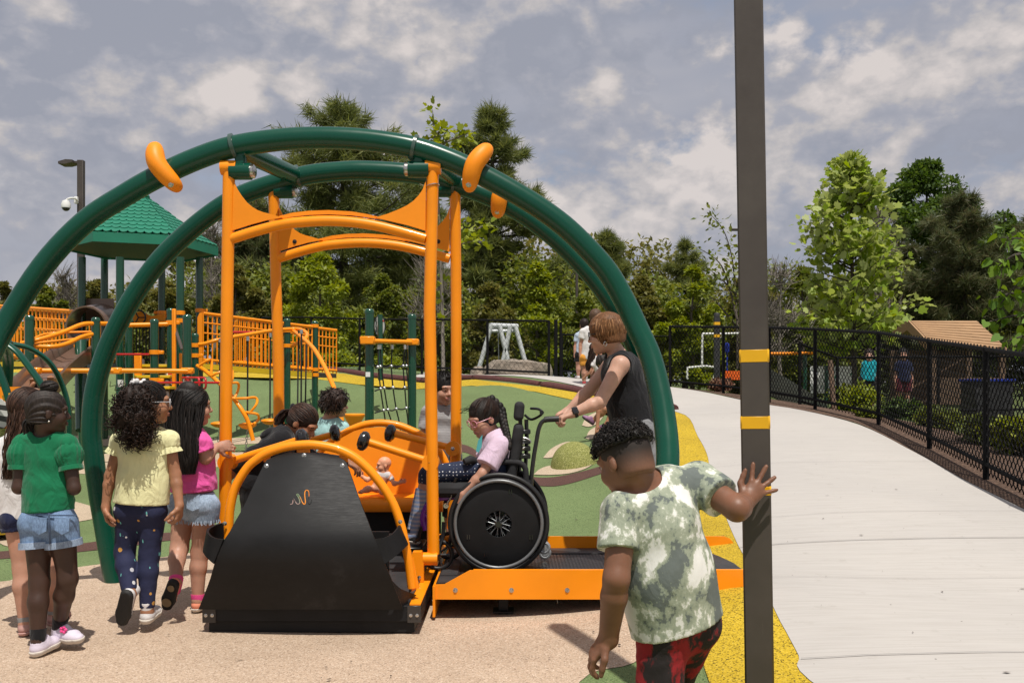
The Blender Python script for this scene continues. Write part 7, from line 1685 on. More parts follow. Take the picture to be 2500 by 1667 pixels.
cs = [(z1(655, 190, Y - .12), (.085, .07, .075)), (z1(645, 275, Y - .14), (.10, .075, .08)), (z1(668, 350, Y - .13), (.062, .05, .05))]
blob(g3, cs, H_DKBR); curls([(c, r, F1) for c, r in cs], 620, rg, g3.root, H_DKBR, .0032, .0095, .06)
mb = MB(); c = z1(672, 106, Y - .06)
for i in range(9): mb.ball(c + Vector((.030 * math.cos(i * .7), .030 * math.sin(i * .7), .006 * math.sin(i * 2.1))), (.014, .014, .016), 8, 6)
mb.build('scrunchie', C_WHITE, g3.root); g3.face(lip=(.32, .12, .09)); glasses(g3, mat('pale_frame', (.5, .5, .52), .3), .021)
g3.shoe('L', S_WHITE, S_SOLE, .215, .039, sole=.018, up=(.35, .85, -.3) if False else (0.1, .93, .3), high=True)
g3.shoe('R', S_WHITE, S_SOLEW, .215, .039, sole=.02, high=True)

# ------------------------------------------------------------------ girl in pink
Y = 5.5
J = dict(head=z1(940, 222, Y - .05), neck=z1(925, 345, Y), shL=z1(868, 400, Y + .12), shR=z1(975, 402, Y - .10), elL=z1(850, 540, Y + .2), wrL=z1(880, 620, Y + .3), elR=z1(1000, 478, Y - .10), wrR=z1(1052, 422, Y + .02),
  hipL=z1(895, 710, Y + .05), hipR=z1(998, 710, Y - .03), knL=z1(872, 915, Y), anL=z1(855, 1080, Y - .16), knR=z1(975, 930, Y), anR=z1(962, 1168, Y - .03))
J['toeL'] = z1(822, 1208, Y - .07); J['toeR'] = off(J['anR'], .03, .16, -.055)
g4 = Person('girl in a hot pink shirt and frayed denim shorts with long straight dark hair', J, SK_LIGHT, dict(chest=.124, waist=.122, hip=.128, th=.071, kn=.050, ca=.046, an=.032, chestd=.85, waistd=.9), 1.05, face=(.84, .54, 0), hs=1.03, h=.006)
g4.body({'L': dict(d=(.3, .8, 0), pn=(0, 0, 1), curl=.5), 'R': dict(d=(.8, .5, .12), pn=(.35, .9, -.1), curl=.55, thumb=-1, spread=.06)})
g4.shirt(C_PINK, z1(945, 632, Y), sleeve=.55, sr=.022, sr2=.026, seed=24, hemr=.02, o=.014, wr=.008); g4.pants(D_PALE, .30, .014, .02, 25, .003, 'shorts')
for q in 'LR':                # frayed hem threads
    hp_, kn = g4.J['hip' + q], g4.J['kn' + q]; c = hp_ + (kn - hp_) * .29; mb = MB()
    for i in range(90): a = rg.rand() * 6.28; p = Vector(c) + Vector((.087 * math.cos(a), .087 * math.sin(a), .004)); mb.tube([p, p + Vector((rg.randn() * .006, rg.randn() * .004, -.018 - .01 * rg.rand()))], .0016, 3, caps=False)
    mb.build('frayed_edge', D_FRAY, g4.root)
mb = MB(); mb.prism([z1(905, 648, Y - .118), z1(972, 650, Y - .118), z1(966, 720, Y - .13), z1(936, 732, Y - .13), z1(908, 718, Y - .13)], (0, .012, 0)); mb.build('back_pocket', D_PALE, g4.root)
g4.cap(H_BLACK, .011, .052, -.09); sweep(g4, (0, -.62, -.55), 560, rg, H_BLACK, lift=.014, r=.0022)
lh = [(z1(915, 150, Y - .09), (.075, .03, 0), (0, .05, .0)), (z1(900, 235, Y - .10), (.105, .02, 0), (0, .07, 0)), (z1(893, 330, Y - .13), (.10, 0, 0), (0, .06, 0)), (z1(897, 420, Y - .16), (.085, 0, 0), (0, .045, 0)), (z1(902, 490, Y - .17), (.068, 0, 0), (0, .035, 0)), (z1(905, 552, Y - .17), (.05, 0, 0), (0, .025, 0))]
blob(g4, [(c, (max(abs(a[0]) * .82, .03), max(b[1] * .75, .03), .06)) for c, a, b in lh[:5]], H_BLACK, rough=.002, freq=60); strands(lh, 620, .0028, rg, g4.root, H_BLACK, wave=.002, wl=3); g4.face()
g4.shoe('L', S_CORAL, S_SOLE, .205, .038, sole=.018, up=(.1, .93, .3)); hl, f_, u_, L_, W_ = g4.foot
for t, w_ in ((.22, .02), (.70, .027)):
    mb = MB(); mb.lathe([(.0005, 0), (w_, 0), (w_, .004), (.0005, .004)], Vector(hl + f_ * L_ * t - u_ * .008), -Vector(u_), 20); mb.build('sole_pad', S_GUM, g4.root)
g4.shoe('R', S_CORAL, S_SOLEW, .205, .038)
for q in 'LR': g4.sock(q, S_HOT, .13, .006)

# ------------------------------------------------------------------ girl in the black hoodie leaning into the swing
Y = 6.02
J = dict(head=z7b(1085, 315, Y - .02), neck=z7b(850, 455, Y), shR=z7b(790, 590, Y - .12), shL=z7b(850, 540, Y + .14), elR=z7b(340, 790, Y - .15), wrR=z7b(75, 1010, Y - .12), elL=z7b(1250, 870, Y + .2), wrL=z7b(1740, 885, Y + .28),
  hipL=z7b(370, 1180, Y + .09), hipR=z7b(330, 1200, Y - .09), knL=z7b(400, 2050, Y + .09), knR=z7b(360, 2050, Y - .08), anL=z7b(400, 2760, Y + .08), anR=z7b(360, 2760, Y - .08))
J['toeL'] = off(J['anL'], .16, .0, -.05); J['toeR'] = off(J['anR'], .16, 0, -.05)
g5 = Person('girl in a black hoodie leaning into the swing over the hand levers', J, SK_TAN, dict(chest=.125, waist=.115, hip=.12), 1.03, face=(.80, -.22, -.56), hs=1.03, h=.006, roll=0)
g5.body({'L': dict(d=(.75, 0, -.5), pn=(0, .3, -1), curl=.5), 'R': dict(d=(-.7, 0, -.7), pn=(0, 1, 0), curl=.6, thumb=-1)})
g5.shirt(C_BLACK, g5.J['pel'] + unit(g5.J['pel'] - g5.J['neck']) * .05, longs=True, o=.020, sr=.022, sr2=.02, seed=31, wr=.007, name='hoodie', neck=.02)
blob(g5, [(z7b(640, 470, Y), (.05, .09, .04)), (z7b(560, 500, Y), (.045, .07, .03))], C_BLACK, 'hood', .004, 40); g5.pants(C_BLACK, 1.95, .014, .016, 32, .004)
g5.cap(H_DKBR, .006, .05, -.045, rough=.0012, freq=120); sweep(g5, (0, -1, .05), 520, rg, H_BRN); mb = MB(); c = g5.hp(0, -.105, .03)
mb.tube([c + Vector((0, .026 * math.cos(a), .026 * math.sin(a))) for a in [2 * PI * k / 12 for k in range(12)]], .014, 8, closed=True); mb.build('hair_band', C_BLACK, g5.root)
tl = [(g5.hp(0, -.10, .03), (.03, 0, 0), (0, .03, 0)), (g5.hp(0, -.135, .0), (.03, 0, 0), (0, .03, 0)), (g5.hp(.01, -.14, -.05), (.03, 0, 0), (0, .03, 0)), (g5.hp(.02, -.125, -.10), (.02, 0, 0), (0, .025, 0))]
strands(tl, 130, .0042, rg, g5.root, H_DKBR, wave=.004, wl=6, name='ponytail'); g5.face(closed=True); mb = MB(); mb.ball(g5.hp(-.076, .0, -.05), .005, 8, 6); mb.build('earring', M_BLACKG, g5.root)
for q in 'LR': g5.shoe(q, S_SOLE, S_SOLEW)

# ------------------------------------------------------------------ child in pale aqua
Y = 8.3
def stander(label, head, neck, shs, wst, Yv, hgt, k, face, hs, skin_m, h=.009, legs=True, arms=None, fw=None, rad=None, **kw):
    """upright figure from a few photo points; the legs drop straight to the ground"""
    hd, nk = head, neck; hipz = wst; g = gz(nk.x, Yv); J = dict(head=hd, neck=nk, shL=shs[0], shR=shs[1]); r = (Vector(shs[1]) - Vector(shs[0])); r.z = 0; r = r.normalized(); pc = Vector((wst.x, wst.y, wst.z)); J['hipL'] = pc - r * .075 * k; J['hipR'] = pc + r * .075 * k
    for q, sg in (('L', -1), ('R', 1)):
        sh = J['sh' + q]; a = (arms or {}).get(q); J['el' + q], J['wr' + q] = a if a else (off(sh, r.x * sg * .05, r.y * sg * .05, -.22 * k), off(sh, r.x * sg * .06, r.y * sg * .06 - .03, -.42 * k))
        hp_ = J['hip' + q]; J['an' + q] = Vector((hp_.x, hp_.y, g + .07)); J['kn' + q] = hp_.lerp(J['an' + q], .5); f = Vector(fw if fw else (face[0], face[1], 0)).normalized(); J['toe' + q] = J['an' + q] + f * .15 + Vector((0, 0, -.05))
    return Person(label, J, skin_m, rad, k, face=face, hs=hs, h=h, **kw)
g6 = stander('child in a pale aqua shirt with a dark fluffy mop of hair', z6(1985, 1185, Y), z6(1905, 1310, Y), (z6(1822, 1425, Y + .05), z6(2050, 1420, Y + .03)), z6(1935, 1850, Y), Y, 1.3, .98, (.85, .30, -.05), 1.0, SK_LIGHT, .007)
g6.body(); g6.shirt(C_AQUA, g6.J['pel'], seed=40, hemr=.01, wr=.005, sleeve=.55, sr=.016, sr2=.02); g6.pants(C_NAVY, 1.2); g6.cap(H_DKBR, .026, .06, -.06, rough=.008, freq=70)
hcs = [(g6.hp(0, -.02, .03), (.11 * g6.hs, .115 * g6.hs, .10 * g6.hs), g6.F)]; mb = MB()
for i in range(520):
    d = rdir(rg, 1)[0]
    if d[1] > .45 and d[2] < .25 or d[2] < -.75: continue
    p = g6.hp(0, -.018, .027) + g6.F @ Vector(d * np.array((.094, .112, .104))); n_ = (g6.F @ Vector(d)); t = (n_ * .5 + Vector((0, 0, -.6)) + Vector(rg.randn(3)) * .4).normalized(); mb.tube([p - n_ * .02, p + n_ * .01, p + n_ * .012 + t * .03, p + t * .055], [.004, .004, .003, .0012], 4, caps=False)
mb.build('loose_locks', H_DKBR, g6.root); g6.face()
for q in 'LR': g6.shoe(q, S_WHITE, S_SOLEW)

# ------------------------------------------------------------------ boy in grey
Y = 7.25
g7 = stander('smiling boy in a grey striped shirt standing behind the orange posts', z8n(992, 752, Y - .03), z8n(965, 866, Y + .02), (z8n(872, 935, Y), z8n(1048, 945, Y + .02)), z8n(965, 1300, Y), Y, 1.42, 1.05, (.50, -.85, -.12), 1.07, SK_LIGHT, .006)
g7.J['shL'], g7.J['shR'] = g7.J['shR'], g7.J['shL']
for a in ('hip', 'kn', 'an', 'el', 'wr', 'toe'): g7.J[a + 'L'], g7.J[a + 'R'] = g7.J[a + 'R'], g7.J[a + 'L']
g7.rt = -g7.rt; g7.fw = -g7.fw
g7.body(); g7.shirt(C_STRIPE, z8n(965, 1345, Y), seed=44, wr=.008, hemr=.012, sleeve=.55, sr=.018, sr2=.022); g7.pants(C_BLACK, 1.3, .016); g7.face(smile=True)
g7.cap(H_BLACK, .009, .05, -.03, rough=.003, freq=120, fz=-.012); tufts(g7, 900, .022, rg, H_BLACK, .0022, .005, lay=(.2, .1, .2))
for q in 'LR': g7.shoe(q, S_SOLE, S_SOLEW)

# ------------------------------------------------------------------ girl in the wheelchair
Y = 5.98
J = dict(head=z3(487, 272, Y - .05), neck=z3(566, 400, Y - .02), shL=z3(592, 452, Y - .16), shR=z3(582, 440, Y + .14), elL=z3(478, 640, Y - .24), wrL=z3(352, 772, Y - .26), elR=z3(450, 600, Y + .2), wrR=z3(390, 560, Y + .06),
  hipL=z3(560, 600, Y - .09), hipR=z3(560, 600, Y + .09), knL=z3(128, 645, Y - .12), knR=z3(120, 650, Y + .10), anL=z3(34, 1040, Y - .12), anR=z3(15, 1040, Y + .10))
J['toeL'] = off(J['anL'], -.15, .0, -.04); J['toeR'] = off(J['anR'], -.15, 0, -.04)
g8 = Person('girl in a pale lilac shirt and pink glasses sitting in a wheelchair', J, SK_LIGHT, dict(chest=.110, waist=.104, hip=.106, th=.066, kn=.05, ca=.047, an=.03), 1., face=(-.74, -.52, -.36), hs=1.03, h=.0055, base=(z3(500, 620, Y).x, Y, .55))
g8.body({'L': dict(d=(-.45, .1, -.9), pn=(.5, .4, -.2), curl=1.05, thumb=-1), 'R': dict(d=(-.8, -.3, -.1), pn=(0, 0, -1), curl=.5)})
g8.shirt(C_LILAC, z3(520, 600, Y), sleeve=.72, sr=.026, sr2=.034, seed=51, wr=.008, hemr=.012, o=.014); g8.pants(C_DOTS, 1.15, .006, .008, 52, .002, 'leggings')
for q in 'LR': g8.sock(q, C_SOCKST, .75, .008); g8.shoe(q, S_SOLE, S_SOLEW)
g8.cap(H_BLACK, .009, .056, -.05, rough=.0016, freq=120); sweep(g8, (0, -.6, .7), 560, rg, H_DKBR, lift=.012); glasses(g8, mat('pink_frame', (.70, .30, .36), .3), .021); g8.face(lip=(.42, .15, .14))
mb = MB(); bp_ = cm([g8.hp(.0, -.085, .085), z3(600, 215, Y - .02), z3(618, 290, Y - .05), z3(636, 360, Y - .10), z3(650, 420, Y - .16), z3(656, 470, Y - .19)], 6)
for i in range(0, len(bp_) - 1, 1):
    w_ = .027 * (1 - .45 * i / len(bp_)); sd = 1 if (i // 1) % 2 else -1; t = (bp_[i + 1] - bp_[i]).normalized(); s_ = t.cross(Vector((0, 1, 0))).normalized(); mb.ball(bp_[i] + s_ * sd * w_ * .35, (w_ * .92, w_ * .9, w_ * 1.25), 10, 8)
mb.build('braid', H_BLACK, g8.root); mb = MB()
for i in range(14): a = rg.rand() * 3; p = g8.hp(-.05 + .1 * rg.rand(), .06, .085); mb.tube([p, p + Vector((-.03 * rg.rand(), -.01, .015 * rg.randn())), p + Vector((-.05, -.01, -.03 * rg.rand()))], .0012, 3, caps=False)
mb.build('stray_hairs', H_BLACK, g8.root)
mb = MB(); a, b = z3(500, 512, Y - .222), z3(556, 524, Y - .222)
for i in range(9): c = a.lerp(b, i / 8); mb.box(c, (.0065, .002, .0055 if i else .009), None)
mb.build('sleeve_lettering', mat('blue_print', (.02, .16, .32), .6), g8.root)
mb = MB(); mb.prism([z3(452, 420, Y - .15), z3(480, 380, Y - .14), z3(476, 460, Y - .16), z3(455, 500, Y - .15), z3(438, 490, Y - .14)], (0, .02, 0)); mb.build('shirt_print', mat('teal_print', (.08, .38, .40), .7), g8.root)

# ------------------------------------------------------------------ woman pushing the chair
Y = 6.12
J = dict(head=z9(568, 395, Y - .04), neck=z9(690, 590, Y), shL=z9(720, 705, Y - .17), shR=z9(640, 690, Y + .17), elL=z9(515, 1075, Y - .26), wrL=z9(245, 1190, Y - .27), elR=z9(405, 960, Y + .18), wrR=z9(205, 1160, Y + .16),
  hipL=z9(890, 1390, Y - .10), hipR=z9(900, 1390, Y + .10), knL=P(1588, 1225, Y - .10), knR=P(1600, 1230, Y + .10), anL=P(1580, 1352, Y - .10), anR=P(1604, 1350, Y + .10))
J['toeL'] = off(J['anL'], -.17, 0, -.05); J['toeR'] = off(J['anR'], -.17, 0, -.05)
g9 = Person('woman in a black sleeveless top with a short auburn bob pushing the wheelchair', J, SK_FAIR, dict(chest=.145, waist=.140, hip=.160, chestd=.80, waistd=.9, hipd=.9, ua=.052, el=.041, wr=.028, sh=.056, neck=.052, th=.085, kn=.06, ca=.056, an=.036), 1.18, face=(-.93, .22, -.14), hs=1.10, h=.0065)
g9.body({'L': dict(d=(-.9, .05, -.33), pn=(-.3, .15, -.9), curl=1.0, thumb=-1, size=1.0), 'R': dict(d=(-.9, 0, -.35), pn=(-.3, 0, -.9), curl=1.0, thumb=1)})
g9.shirt(C_BLACK, z9(880, 1310, Y), sleeveless=True, o=.014, seed=61, wr=.008, hemr=.012, name='tank_top', neck=.03); g9.pants(C_GREYS, 1.25, .02, .024, 62, .004)
S_ = None
g9.cap(H_AUB, .020, .055, -.060, rough=.003, freq=80, side=.060); mb = MB()
for i in range(620):           # layered bob: locks fall from the crown and curve in at the nape
    a = rg.uniform(-1, 1) * 2.55 + PI; tx, ty = math.sin(a), -math.cos(a) * -1
    d0 = Vector((math.sin(a) * .25, math.cos(a) * .28 + .02, 1)).normalized(); pts = []
    for t in np.linspace(0, 1, 7):
        th = .25 + 1.72 * t; r_ = (.096 + .006 * rg.rand(), .112 + .006 * rg.rand(), .106); x = math.sin(a) * math.sin(th) * r_[0]; y_ = math.cos(a) * math.sin(th) * r_[1] - .014; z_ = math.cos(th) * r_[2] + .022; k_ = 1 - .10 * max(0, t - .7) / .3
        pts.append(g9.hp(x * k_, y_ * k_, z_ - .02 * t))
    if math.cos(a) > .50: pts = pts[:4]
    c = cm(pts, 2); mb.tube(c, [.0042 * (1 - .6 * u / (len(c) - 1)) for u in range(len(c))], 4, caps=False)
mb.build('bob_locks', H_AUB, g9.root); g9.face(lip=(.40, .16, .14)); glasses(g9, M_BLACK, .022)
mb = MB(); c = g9.hp(-.080, -.002, -.062); mb.tube([c + Vector((.010 * math.cos(a), .004 * math.cos(a), .014 * math.sin(a))) for a in [2 * PI * k / 14 for k in range(14)]], .003, 6, closed=True); mb.build('hoop_earring', M_STEEL, g9.root)
w0 = Vector(g9.J['wrL']); d = Vector(unit(g9.J['elL'] - g9.J['wrL'])); mb = MB(); mb.lathe([(.031, -.011), (.035, -.010), (.035, .010), (.031, .011)], w0 + d * .012, d, 20); mb.build('watch_strap', M_BLACK, g9.root)
mb = MB(); mb.box(w0 + d * .012 + Vector((0, -.031, .012)), (.019, .006, .022), Matrix.Rotation(-.35, 3, 'X') @ Matrix.Rotation(-.35, 3, 'Y'), .005); mb.build('watch', M_BLACKG, g9.root)
for q in 'LR': g9.shoe(q, mat('mauve_shoe', (.28, .12, .22), .6), S_SOLEW, .235, .042)

# ------------------------------------------------------------------ boy in camouflage at the pole
Y = 3.1
J = dict(head=z10(330, 330, Y - .03), neck=z10(448, 455, Y), shL=z10(322, 610, Y - .07), shR=z10(742, 452, Y + .09), elL=z10(285, 985, Y - .14), wrL=z10(240, 1322, Y - .08), elR=z10(955, 596, Y - .05), wrR=z10(1000, 560, Y + .085),
  hipL=z10(545, 1265, Y + .0), hipR=z10(705, 1240, Y + .06), knL=z10(520, 1700, Y - .02), knR=z10(575, 1600, Y + .24), anL=z10(505, 2080, Y - .02), anR=z10(690, 2060, Y + .1))
J['toeL'] = off(J['anL'], -.03, .16, -.05); J['toeR'] = off(J['anR'], -.03, .16, -.05)
g10 = Person('boy in a green white camouflage shirt holding the brown pole', J, SK_BROWN, dict(chest=.134, waist=.136, hip=.130, chestd=.82, waistd=.86, sh=.052, ua=.046, el=.041, wr=.031, neck=.050, th=.072, kn=.058, ca=.056), 1.1, face=(-.62, .70, -.40), hs=1.0, h=.005)
g10.body({'L': dict(d=(-.62, .25, -.72), pn=(.5, .2, -.5), curl=.55, thumb=1, size=1.02, tcurl=.2), 'R': dict(d=(.62, .14, .66), pn=(.05, 1, -.1), thumb=1, spread=.40, curls=[-.1, -.1, -.08, -.05], curl=.05, size=.95, tcurl=-.3)})
g10.shirt(C_CAMO, z10(630, 1262, Y), sleeve=.58, sr=.016, sr2=.022, seed=71, wr=.0085, hemr=.014, o=.018, freq=19)
g10.pants(C_REDCAMO, 1.9, .014, .016, 72, .004)
def fade_mat():
    m, nt, b = new_mat('faded_hair'); at = nd(nt, 'ShaderNodeAttribute', attribute_name='length'); n = noise_tex(nt, coords(nt), 420, 2); ad = nd(nt, 'ShaderNodeMath', operation='MULTIPLY_ADD'); lk(nt, n.outputs[0], ad.inputs[0]); ad.inputs[1].default_value = .5; sp = nd(nt, 'ShaderNodeSeparateColor'); lk(nt, at.outputs['Color'], sp.inputs[0]); lk(nt, sp.outputs[0], ad.inputs[2])
    lk(nt, ramp(nt, ad.outputs[0], [(.2, (.20, .092, .054)), (.6, (.085, .042, .026)), (.95, (.018, .011, .008))]), b.inputs['Base Color']); b.inputs['Roughness'].default_value = .75; return m
k = g10.cap(fade_mat(), .0012, .045, -.066, rough=.0003, name='shaved_sides'); ca = k.data.color_attributes.new('length', 'FLOAT_COLOR', 'POINT'); wl = OFF[k.name]
for i, v in enumerate(k.data.vertices): t = ((v.co + wl) - g10.hc).dot(g10.F.col[2]) / g10.hs; t = min(max((t + .055) / .095, 0), 1); ca.data[i].color = (t, t, t, 1)
g10.cap(H_BLACK, .013, .075, .042, rough=.008, freq=130, name='hair_top', facecut=False)
curls([(g10.hp(0, -.012, .040), (.090 * g10.hs, .106 * g10.hs, .088 * g10.hs), g10.F)], 1500, rg, g10.root, H_BLACK, .0022, .0058, .014, turns=1.8, down=.1, hz=lambda p: (p - g10.hc).dot(g10.F.col[2]) > .044)
g10.face()
for q in 'LR': g10.shoe(q, S_SOLE, S_SOLEW, .225, .042)

# ------------------------------------------------------------------ people further off
Y = 11.6
J = dict(head=z9(560, 690, Y - .05), neck=z9(590, 790, Y), shL=z9(545, 850, Y - .1), shR=z9(640, 850, Y + .08), elL=z9(505, 1100, Y - .15), wrL=z9(488, 1330, Y - .2), elR=z9(640, 1080, Y + .05), wrR=z9(600, 1300, Y), hipL=z9(645, 1170, Y + .1), hipR=z9(700, 1170, Y + .2), knL=z9(560, 1150, Y - .05), knR=z9(640, 1210, Y), anL=z9(450, 1262, Y), anR=z9(565, 1322, Y - .05))
J['toeL'] = z9(395, 1250, Y); J['toeR'] = z9(510, 1345, Y)
b1 = Person('child in black crawling down the slope on hands and feet behind the woman', J, SK_TAN, None, .95, face=(-.7, -.4, -.5), hs=.95, h=.009); b1.body({'L': dict(d=(0, -.3, -1), pn=(0, 1, -.3), curl=.2)}); b1.shirt(C_BLACK, b1.J['pel'], seed=80, sleeve=.5); b1.pants(C_BLACK, .8, .014, .02); b1.cap(H_BLACK, .03, .05, -.07, rough=.012, freq=60)
for q in 'LR': b1.shoe(q, mat('purple_sandal', (.25, .12, .22), .6), S_SOLE, .18)
def crowd(label, head, neck, shs, wst, Yv, k, face, skin_m, shirt, pant, frac, hair, shoe_m=S_WHITE, arms=None, th=.012, low=-.06, h=.014, **kw):
    p = stander(label, head, neck, shs, wst, Yv, 1.5, k, face, 1.05 * k, skin_m, h, arms=arms, **kw); p.body(); p.shirt(shirt, p.J['pel'] - V3((0, 0, .02)), sleeve=.55, sr=.02, sr2=.026, o=.018, hemr=.02, seed=int(abs(head.x) * 50)); p.pants(pant, frac, .018, .026); p.cap(hair, th, .05, low)
    for q in 'LR': p.shoe(q, shoe_m, S_SOLEW)
    return p
Y = 17.4
crowd('person in a white shirt and orange shorts walking away on the path', z9(470, 225, Y), z9(425, 320, Y), (z9(345, 370, Y), z9(490, 370, Y)), z9(400, 640, Y), Y, 1.1, (.1, 1, 0), SK_LIGHT, C_WHITE, C_ORANGE, .62, hairm('mid_brown_hair', (.09, .05, .03), (.2, .12, .08)), mat('red_shoe', (.5, .03, .05), .6), th=.03)
crowd('person in a pale blue shirt and black shorts walking away on the path', z9(352, 300, Y + 1.2), z9(345, 375, Y + 1.2), (z9(290, 410, Y + 1.2), z9(395, 410, Y + 1.2)), z9(335, 610, Y + 1.2), Y + 1.2, 1.0, (-.3, 1, 0), SK_LIGHT, C_BLUEP, C_BLACK, .6, H_DKBR)
Y = 16.9
p = crowd('girl in a white shirt with long dark hair bending down on the path', z9(455, 545, Y), z9(470, 620, Y), (z9(430, 660, Y - .05), z9(500, 660, Y + .1)), z9(540, 800, Y), Y, .92, (-.85, -.3, -.4), SK_TAN, C_WHITE, C_WHITE, .5, H_DKBR, arms={'L': (z9(420, 770, Y - .1), z9(340, 850, Y - .1)), 'R': (z9(470, 760, Y + .1), z9(420, 840, Y + .1))})
strands([(z9(450, 510, Y - .05), (.06, 0, 0), (0, .06, 0)), (z9(430, 600, Y - .08), (.06, 0, 0), (0, .05, 0)), (z9(405, 690, Y - .1), (.05, 0, 0), (0, .04, 0)), (z9(390, 760, Y - .1), (.03, 0, 0), (0, .03, 0))], 60, .010, rg, p.root, H_DKBR, wave=.01)
Y = 16.0
crowd('child in a purple striped shirt half hidden behind the green arch leg', z9(905, 400, Y), z9(890, 490, Y), (z9(845, 530, Y), z9(940, 530, Y)), z9(890, 800, Y), Y, 1., (.2, 1, 0), SK_LIGHT, C_PURST, C_NAVY, .5, H_DKBR, arms={'L': (z9(835, 620, Y), z9(838, 500, Y - .1)), 'R': (z9(950, 640, Y), z9(950, 740, Y))})
zt5 = zoomer(5.345, 2060, 780); Y = 17.8
crowd('person in a teal shirt standing behind the fence mesh', zt5(330, 470, Y), zt5(335, 545, Y), (zt5(400, 590, Y), zt5(285, 590, Y)), zt5(310, 790, Y), Y, 1.1, (-.3, -.9, 0), SK_FAIR, C_TEAL, C_BLACK, .7, H_DKBR)
Y = 18.6
crowd('seated looking person in dark clothes dimly seen through the fence mesh', zt5(772, 455, Y), zt5(780, 540, Y), (zt5(850, 590, Y), zt5(710, 590, Y)), zt5(775, 800, Y), Y, 1.1, (-.2, -.9, 0), SK_LIGHT, C_NAVY, cloth('maroon_cotton', (.12, .02, .03)), .7, H_BLACK)
zc = zoomer(3.733, 0, 900); Y = 8.95
c1 = crowd('child with raised hands gripping the green spinner bars, behind the green shirt girl', zc(340, 210, Y), zc(320, 310, Y), (zc(235, 350, Y), zc(410, 350, Y)), zc(320, 620, Y), Y, .9, (.2, -1, 0), SK_TAN, cloth('lilac_cotton', (.45, .3, .5)), C_NAVY, .6, H_DKBR, arms={'L': (zc(245, 230, Y - .1), zc(305, 135, Y - .12)), 'R': (zc(470, 240, Y - .05), zc(452, 130, Y - .03))}, h=.008)
mb = MB()
for hx, hy in ((300, 105), (458, 90)):
    for i in range(4): mb.tube([zc(hx - 18 + i * 13, hy + 22, Y - .07), zc(hx - 20 + i * 15, hy - 8, Y - .10), zc(hx - 16 + i * 13, hy - 30 + abs(i - 1.5) * 8, Y - .06)], [.011, .010, .007], 6)
mb.build('fingers', SK_TAN, c1.root)
mb = MB(); mb.tube([zc(236, 268, Y - .2), zc(250, 255, Y - .22), zc(275, 262, Y - .22), zc(268, 290, Y - .2), zc(245, 285, Y - .2)], .006, 6, closed=True); mb.build('sunglasses', mat('lilac_plastic', (.45, .38, .6), .3), c1.root)

# ------------------------------------------------------------------ baby doll on the far seat
Y = 6.62
J = dict(head=z8(632, 880, Y), neck=z8(620, 985, Y), shL=z8(735, 1065, Y + .005), shR=z8(480, 1050, Y - .005), elR=z8(370, 1120, Y - .02), wrR=z8(285, 1060, Y - .02), elL=z8(800, 1180, Y - .02), wrL=z8(885, 1160, Y - .03), hipL=z8(600, 1255, Y), hipR=z8(500, 1255, Y), knL=z8(610, 1300, Y - .055), knR=z8(390, 1260, Y - .05), anL=z8(640, 1318, Y - .10), anR=z8(270, 1310, Y - .08))
J['toeL'] = z8(600, 1322, Y - .12); J['toeR'] = z8(230, 1318, Y - .09)
dl = Person('bald baby doll in a white bodysuit sitting on the orange bench', J, SK_DOLL, dict(chest=.043, waist=.040, hip=.040, sh=.016, ua=.0145, el=.0135, wr=.0105, neck=.018, th=.021, kn=.019, ca=.018, an=.013), .36, face=(-.93, -.35, -.08), hs=.53, h=.0032, cat='doll', name='baby_doll', base=(z8(560, 1320, Y).x, Y, .545))
dl.body({'R': dict(d=(-.5, 0, .8), pn=(0, -1, 0), curl=.15, size=1.1), 'L': dict(d=(.9, 0, .3), pn=(0, -1, 0), curl=.15, thumb=-1, size=1.1)})
J_, S = dl.J, SDF(dl.J['pel'] - .11, dl.J['neck'] + .09, .0032); dl.torso(S, .003, .012)
for q in 'LR': sh, el = J_['sh' + q], J_['el' + q]; S.cone(sh, sh + (el - sh) * .5, .0185, .0195, .008, flat=True); S.ell(J_['hip' + q], .022, None, .01)
S.plane(J_['neck'], (0, 0, 1)); S.build('bodysuit', C_WHITE, dl.root)
dl.face(lip=(.55, .16, .12), brow=(.25, .10, .05))

